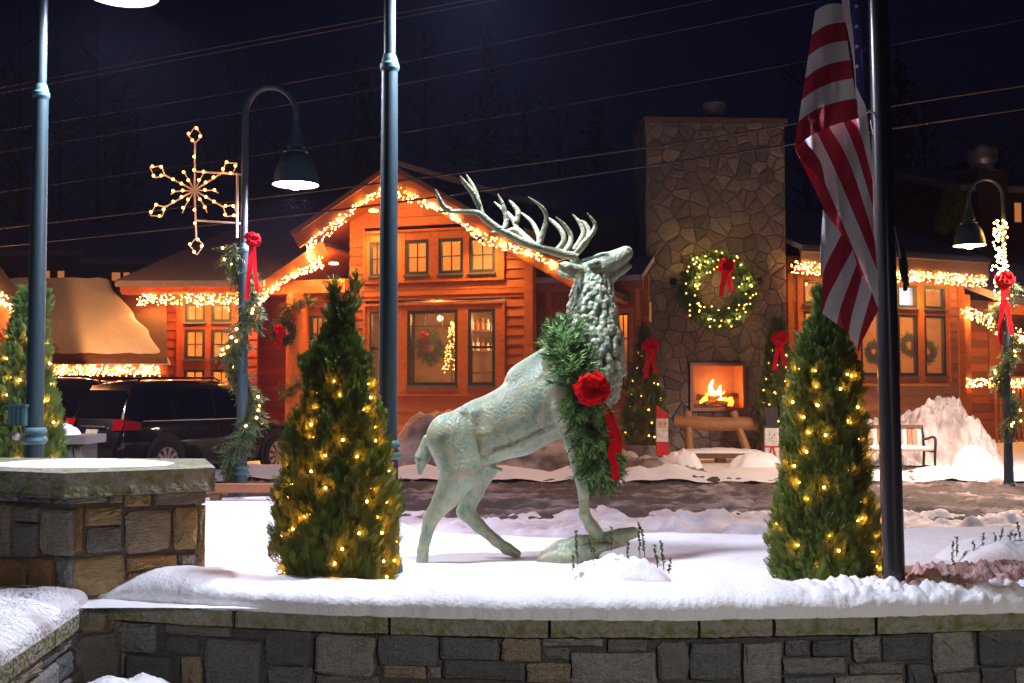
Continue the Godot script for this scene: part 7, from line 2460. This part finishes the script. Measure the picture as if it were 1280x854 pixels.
# ---------------------------------------------------------------- hung decorations
func build_decorations() -> void:
	var r := RandomNumberGenerator.new()
	r.seed = 101
	# snowflake of bent tube with bulbs, clamped to the garlanded post
	var c := spot(243, 238, 12.1)
	var t := thing("snowflake_light", "large lit snowflake frame of thin tubes and bulbs clamped to the lamp post", "light decoration", at_place(c))
	var k := 12.1 / LENS
	var tube_ := MB.new()
	var bulbs := MB.new()
	var dot := func(p: Vector3) -> void:
		bulbs.ball(p + Vector3(0, 0, 0.03), Vector3.ONE * 0.017, 5, 8)
	for e in 6:
		var a := PI / 2 + TAU * e / 6.0 + (0.05 if e % 2 else 0.0)
		var d := Vector3(cos(a), sin(a), 0)
		var s := Vector3(-sin(a), cos(a), 0)
		var ln: float = 60.0 * k if e in [0, 3] else 42.0 * k
		tube_.bar(Vector3.ZERO, d * ln, 0.011, 6)
		var w := 9.5 * k
		var dia := [d * ln, d * (ln + w) + s * w * 0.9, d * (ln + 2.3 * w), d * (ln + w) - s * w * 0.9]
		for j in 4:
			tube_.bar(dia[j], dia[(j + 1) % 4], 0.008, 5)
			dot.call(dia[j].lerp(dia[(j + 1) % 4], 0.15 if j % 2 else 0.3))
		dot.call(d * ln * 0.42); dot.call(d * ln * 0.7)
		# short side arms
		var a2 := a + PI / 6.0
		var d2 := Vector3(cos(a2), sin(a2), 0)
		tube_.bar(Vector3.ZERO, d2 * 24.0 * k, 0.008, 5)
		tube_.bar(d2 * 24.0 * k, d2 * 30.0 * k + Vector3(0, -0.03, 0), 0.008, 5)
		dot.call(d2 * 26.0 * k); dot.call(d2 * 14.0 * k)
	part(t, "frame", tube_.mesh(), M.frame_white)
	var o := part(t, "bulbs", bulbs.mesh(), M.snowflake)
	o.set_meta("kind", "stuff")
	var arms := MB.new()
	arms.bar(Vector3(2, 24, 0) * k, Vector3(58, 20, 0) * k, 0.012, 6)
	arms.bar(Vector3(2, -38, 0) * k, Vector3(58, -42, 0) * k, 0.012, 6)
	arms.bar(Vector3(54, 22, 0) * k, Vector3(54, -60, 0) * k, 0.016, 8)
	part(t, "bracket", arms.mesh(), M.frame_white)
	for e in 6:
		var a := PI / 2 + TAU * e / 6.0
		lamp_light(t, Vector3(cos(a), sin(a), 0) * 45.0 * k + Vector3(0, 0, 0.09), Color(1.0, 0.68, 0.32), 0.012, 0.03)
	# wreath on the chimney
	c = spot(896, 363, 24.75)
	wreath("chimney_wreath", "large wreath with white bulbs and a red bow high on the stone chimney", c, 0.66, 0.32, Basis(), 111, 80, 0.09, Vector2(0.16, 0.52), 0.42)
	# swag and wreath on the lodge column
	c = lodge_face * Vector3(on_face(lodge_face, 356, 415, 0.5).x, on_face(lodge_face, 356, 415, 0.5).y, 0.5)
	wreath("column_wreath", "oval wreath with a red bow hanging by the lodge's entry column", c, 0.22, 0.16, lodge_face.basis, 113, 0, 0.0, Vector2(-0.06, 0.06), 0.26)
	var path := []
	for q in [[355, 402], [358, 388], [368, 380], [380, 376], [389, 374]]: path.append(lodge_face * Vector3(on_face(lodge_face, q[0], q[1], 0.5).x, on_face(lodge_face, q[0], q[1], 0.5).y, 0.5))
	garland("column_garland", "short garland swagged above the entry column's wreath", spline(path, 4), 0.1, 130.0, 115, 0.2)
	path = []
	for q in [[352, 498], [358, 488], [368, 482], [376, 474]]: path.append(lodge_face * Vector3(on_face(lodge_face, q[0], q[1], 0.5).x, on_face(lodge_face, q[0], q[1], 0.5).y, 0.5))
	garland("column_garland", "lower tuft of garland on the entry column", spline(path, 4), 0.08, 130.0, 116, 0.2)
	# garlands wound on the two lit posts
	for which in 2:
		var p := spot([303.0, 1259.0][which], 485, [12.0, 17.7][which])
		var pts := PackedVector3Array()
		var y0: float = [0.55, 1.0][which]
		var y1: float = [3.25, 3.4][which]
		for j in 60:
			var s := j / 59.0
			var a: float = s * TAU * 2.3 + [2.6, 0.4][which]
			pts.append(Vector3(p.x + cos(a) * 0.11, lerpf(y1, y0, s), p.z + sin(a) * 0.11))
		garland("post_garland", ["fir garland wound round the lamp post with the snowflake", "fir garland wound round the far right lamp post"][which], pts, 0.1, 200.0, 120 + which, 0.19, 0.5)
		var s2 := thing("post_lights", ["warm bulbs in the garland on the snowflake lamp post", "bright bulbs wound round the far right lamp post"][which], "string lights", at_place(p), "bulbs on the post garlands")
		var bm := MB.new()
		for j in 26 if which == 0 else 34:
			var q := pts[(j * 59 / 34 + r.randi() % 6) % 60]
			var out := (q - Vector3(p.x, q.y, p.z)).normalized()
			bm.ball(q + out * r.randf_range(0.06, 0.14) + Vector3(0, r.randf_range(-0.1, 0.1), 0.02) - p, Vector3.ONE * 0.014, 4, 6)
		if which == 1:
			for j in 130:
				var y := pow(r.randf(), 0.8)
				bm.octa(Vector3(r.randf_range(-0.16, 0.03) - 0.02, lerpf(3.0, 4.35, y), 0.05) + Vector3(r.randf_range(-0.08, 0.08) * (1.0 - y), -1.65 + 0.05, r.randf_range(-0.08, 0.08)), 0.02)
			lamp_light(s2, Vector3(-0.2, 2.0, 0.2), Color(1.0, 0.7, 0.45), 0.2, 0.1)
		var bo := part(s2, "bulbs", bm.mesh(), M.string_tree)
		bo.set_meta("kind", "stuff")
	var bp := spot(315, 300, 11.85)
	bow("post_bow", "red bow with two long tails on the snowflake lamp post", bp, 0.2, Basis(Vector3.UP, 0.5), 131, 3.2)
	bp = spot(1255, 349, 17.5)
	bow("post_bow", "red bow with long tails on the far right lamp post", bp, 0.34, Basis(), 132, 3.0)
	bp = spot(1272, 420, 17.6)
	# timber rail in the snow behind the left tree
	var b := MB.new()
	var ra := spot(262, 609, 11.5)
	var rb := spot(372, 611, 11.5)
	var beam := thing("timber_rail", "low reddish timber rail in the snow below the parked car", "rail", at_place((ra + rb) / 2.0))
	b.box(Vector3(0, 0, 0), Vector3(rb.x - ra.x, 0.085, 0.16))
	part(beam, "rail", b.mesh(), M.fascia)
	for e in [-0.4, 0.4]:
		b = MB.new()
		b.box(Vector3(e, -0.16, 0), Vector3(0.1, 0.24, 0.1))
		part(beam, "post", b.mesh(), M.dark_wood)

func build_cables() -> void:
	var wires := [
		["upper of the two thin cables crossing the upper left sky", [[-40, 117], [427, 30], [640, -10]], 16.0, 0.006],
		["lower of the two thin cables crossing the upper left sky", [[-40, 124], [427, 36], [640, -4]], 16.0, 0.006],
		["thin cable leaving the picture above the chimney", [[-40, 170], [427, 92], [854, 7], [960, -14]], 17.0, 0.006],
		["thin cable passing behind the flag's top", [[-40, 197], [427, 119], [854, 37], [1100, -14]], 17.0, 0.006],
		["thin cable crossing the whole sky above the chimney", [[-40, 246], [427, 178], [854, 105], [1320, 17]], 18.0, 0.006],
		["upper thick twisted cable crossing in front of the chimney", [[-40, 290], [427, 235], [854, 178], [1100, 135], [1320, 101]], 19.0, 0.016],
		["lower thick twisted cable crossing in front of the chimney", [[-40, 312], [427, 262], [854, 201], [1100, 163], [1320, 130]], 19.5, 0.018],
	]
	for w in wires:
		var b := MB.new()
		var pts := []
		for q in w[1]: pts.append(spot(q[0], q[1], w[2]))
		var line := spline(pts, 12)
		var o: Vector3 = line[0]
		for k in line.size(): line[k] -= o
		b.tube(line, along([w[3], w[3]], line.size()), 6)
		solo("overhead_cable", b.mesh(), M.cable, w[0], "cable", "overhead cables", at_place(o))

func build_shrubs() -> void:
	var r := RandomNumberGenerator.new()
	r.seed = 141
	var groups := [["buried boxwood, its twigs sticking out of the snow before the bronze log", 6.55, [[722, 700, 36], [740, 690, 18], [764, 683, 24], [742, 696, 12], [800, 690, 36], [806, 690, 30], [784, 706, 26], [830, 706, 30], [822, 704, 22], [836, 712, 14], [716, 708, 12]]], ["buried boxwood with leaf tips showing in the snow at the right edge", 7.1, [[1190, 712, 34], [1205, 712, 22], [1216, 714, 16], [1196, 690, 18], [1228, 680, 12], [1245, 676, 10], [1262, 676, 12], [1270, 690, 22], [1250, 670, 10], [1276, 672, 18], [1218, 690, 14]]]]
	for g in groups:
		var d: float = g[1]
		var c := spot(g[2][0][0], g[2][0][1], d)
		var t := thing("snowy_shrub", g[0], "shrub", at_place(c), "shrubs under the snow")
		for q in g[2]:
			var b := MB.new()
			b.tinted = true
			var o := spot(q[0], q[1] + 6, d) - c
			var tip := o + Vector3(r.randf_range(-0.02, 0.02), (q[2] + 6.0) * d / LENS, r.randf_range(-0.02, 0.02))
			b.col = Color(0.1, 0.08, 0.04)
			b.tube(PackedVector3Array([o, tip]), PackedFloat32Array([0.003, 0.0015]), 4, false)
			for k in int(q[2] * 1.6) + 8:
				var s := r.randf_range(0.15, 1.0)
				var p := o.lerp(tip, s)
				var a := r.randf() * TAU
				var e := Vector3(cos(a), r.randf_range(0.4, 1.2), sin(a)).normalized() * r.randf_range(0.012, 0.02)
				var w := e.cross(Vector3(r.randf(), r.randf(), r.randf())).normalized() * 0.006
				b.col = Color(0.05, 0.075, 0.02).lerp(Color(0.14, 0.15, 0.04), r.randf())
				b.tri(p, p + e * 0.5 + w, p + e); b.tri(p, p + e, p + e * 0.5 - w)
			part(t, "twig", b.mesh(), M.fir)
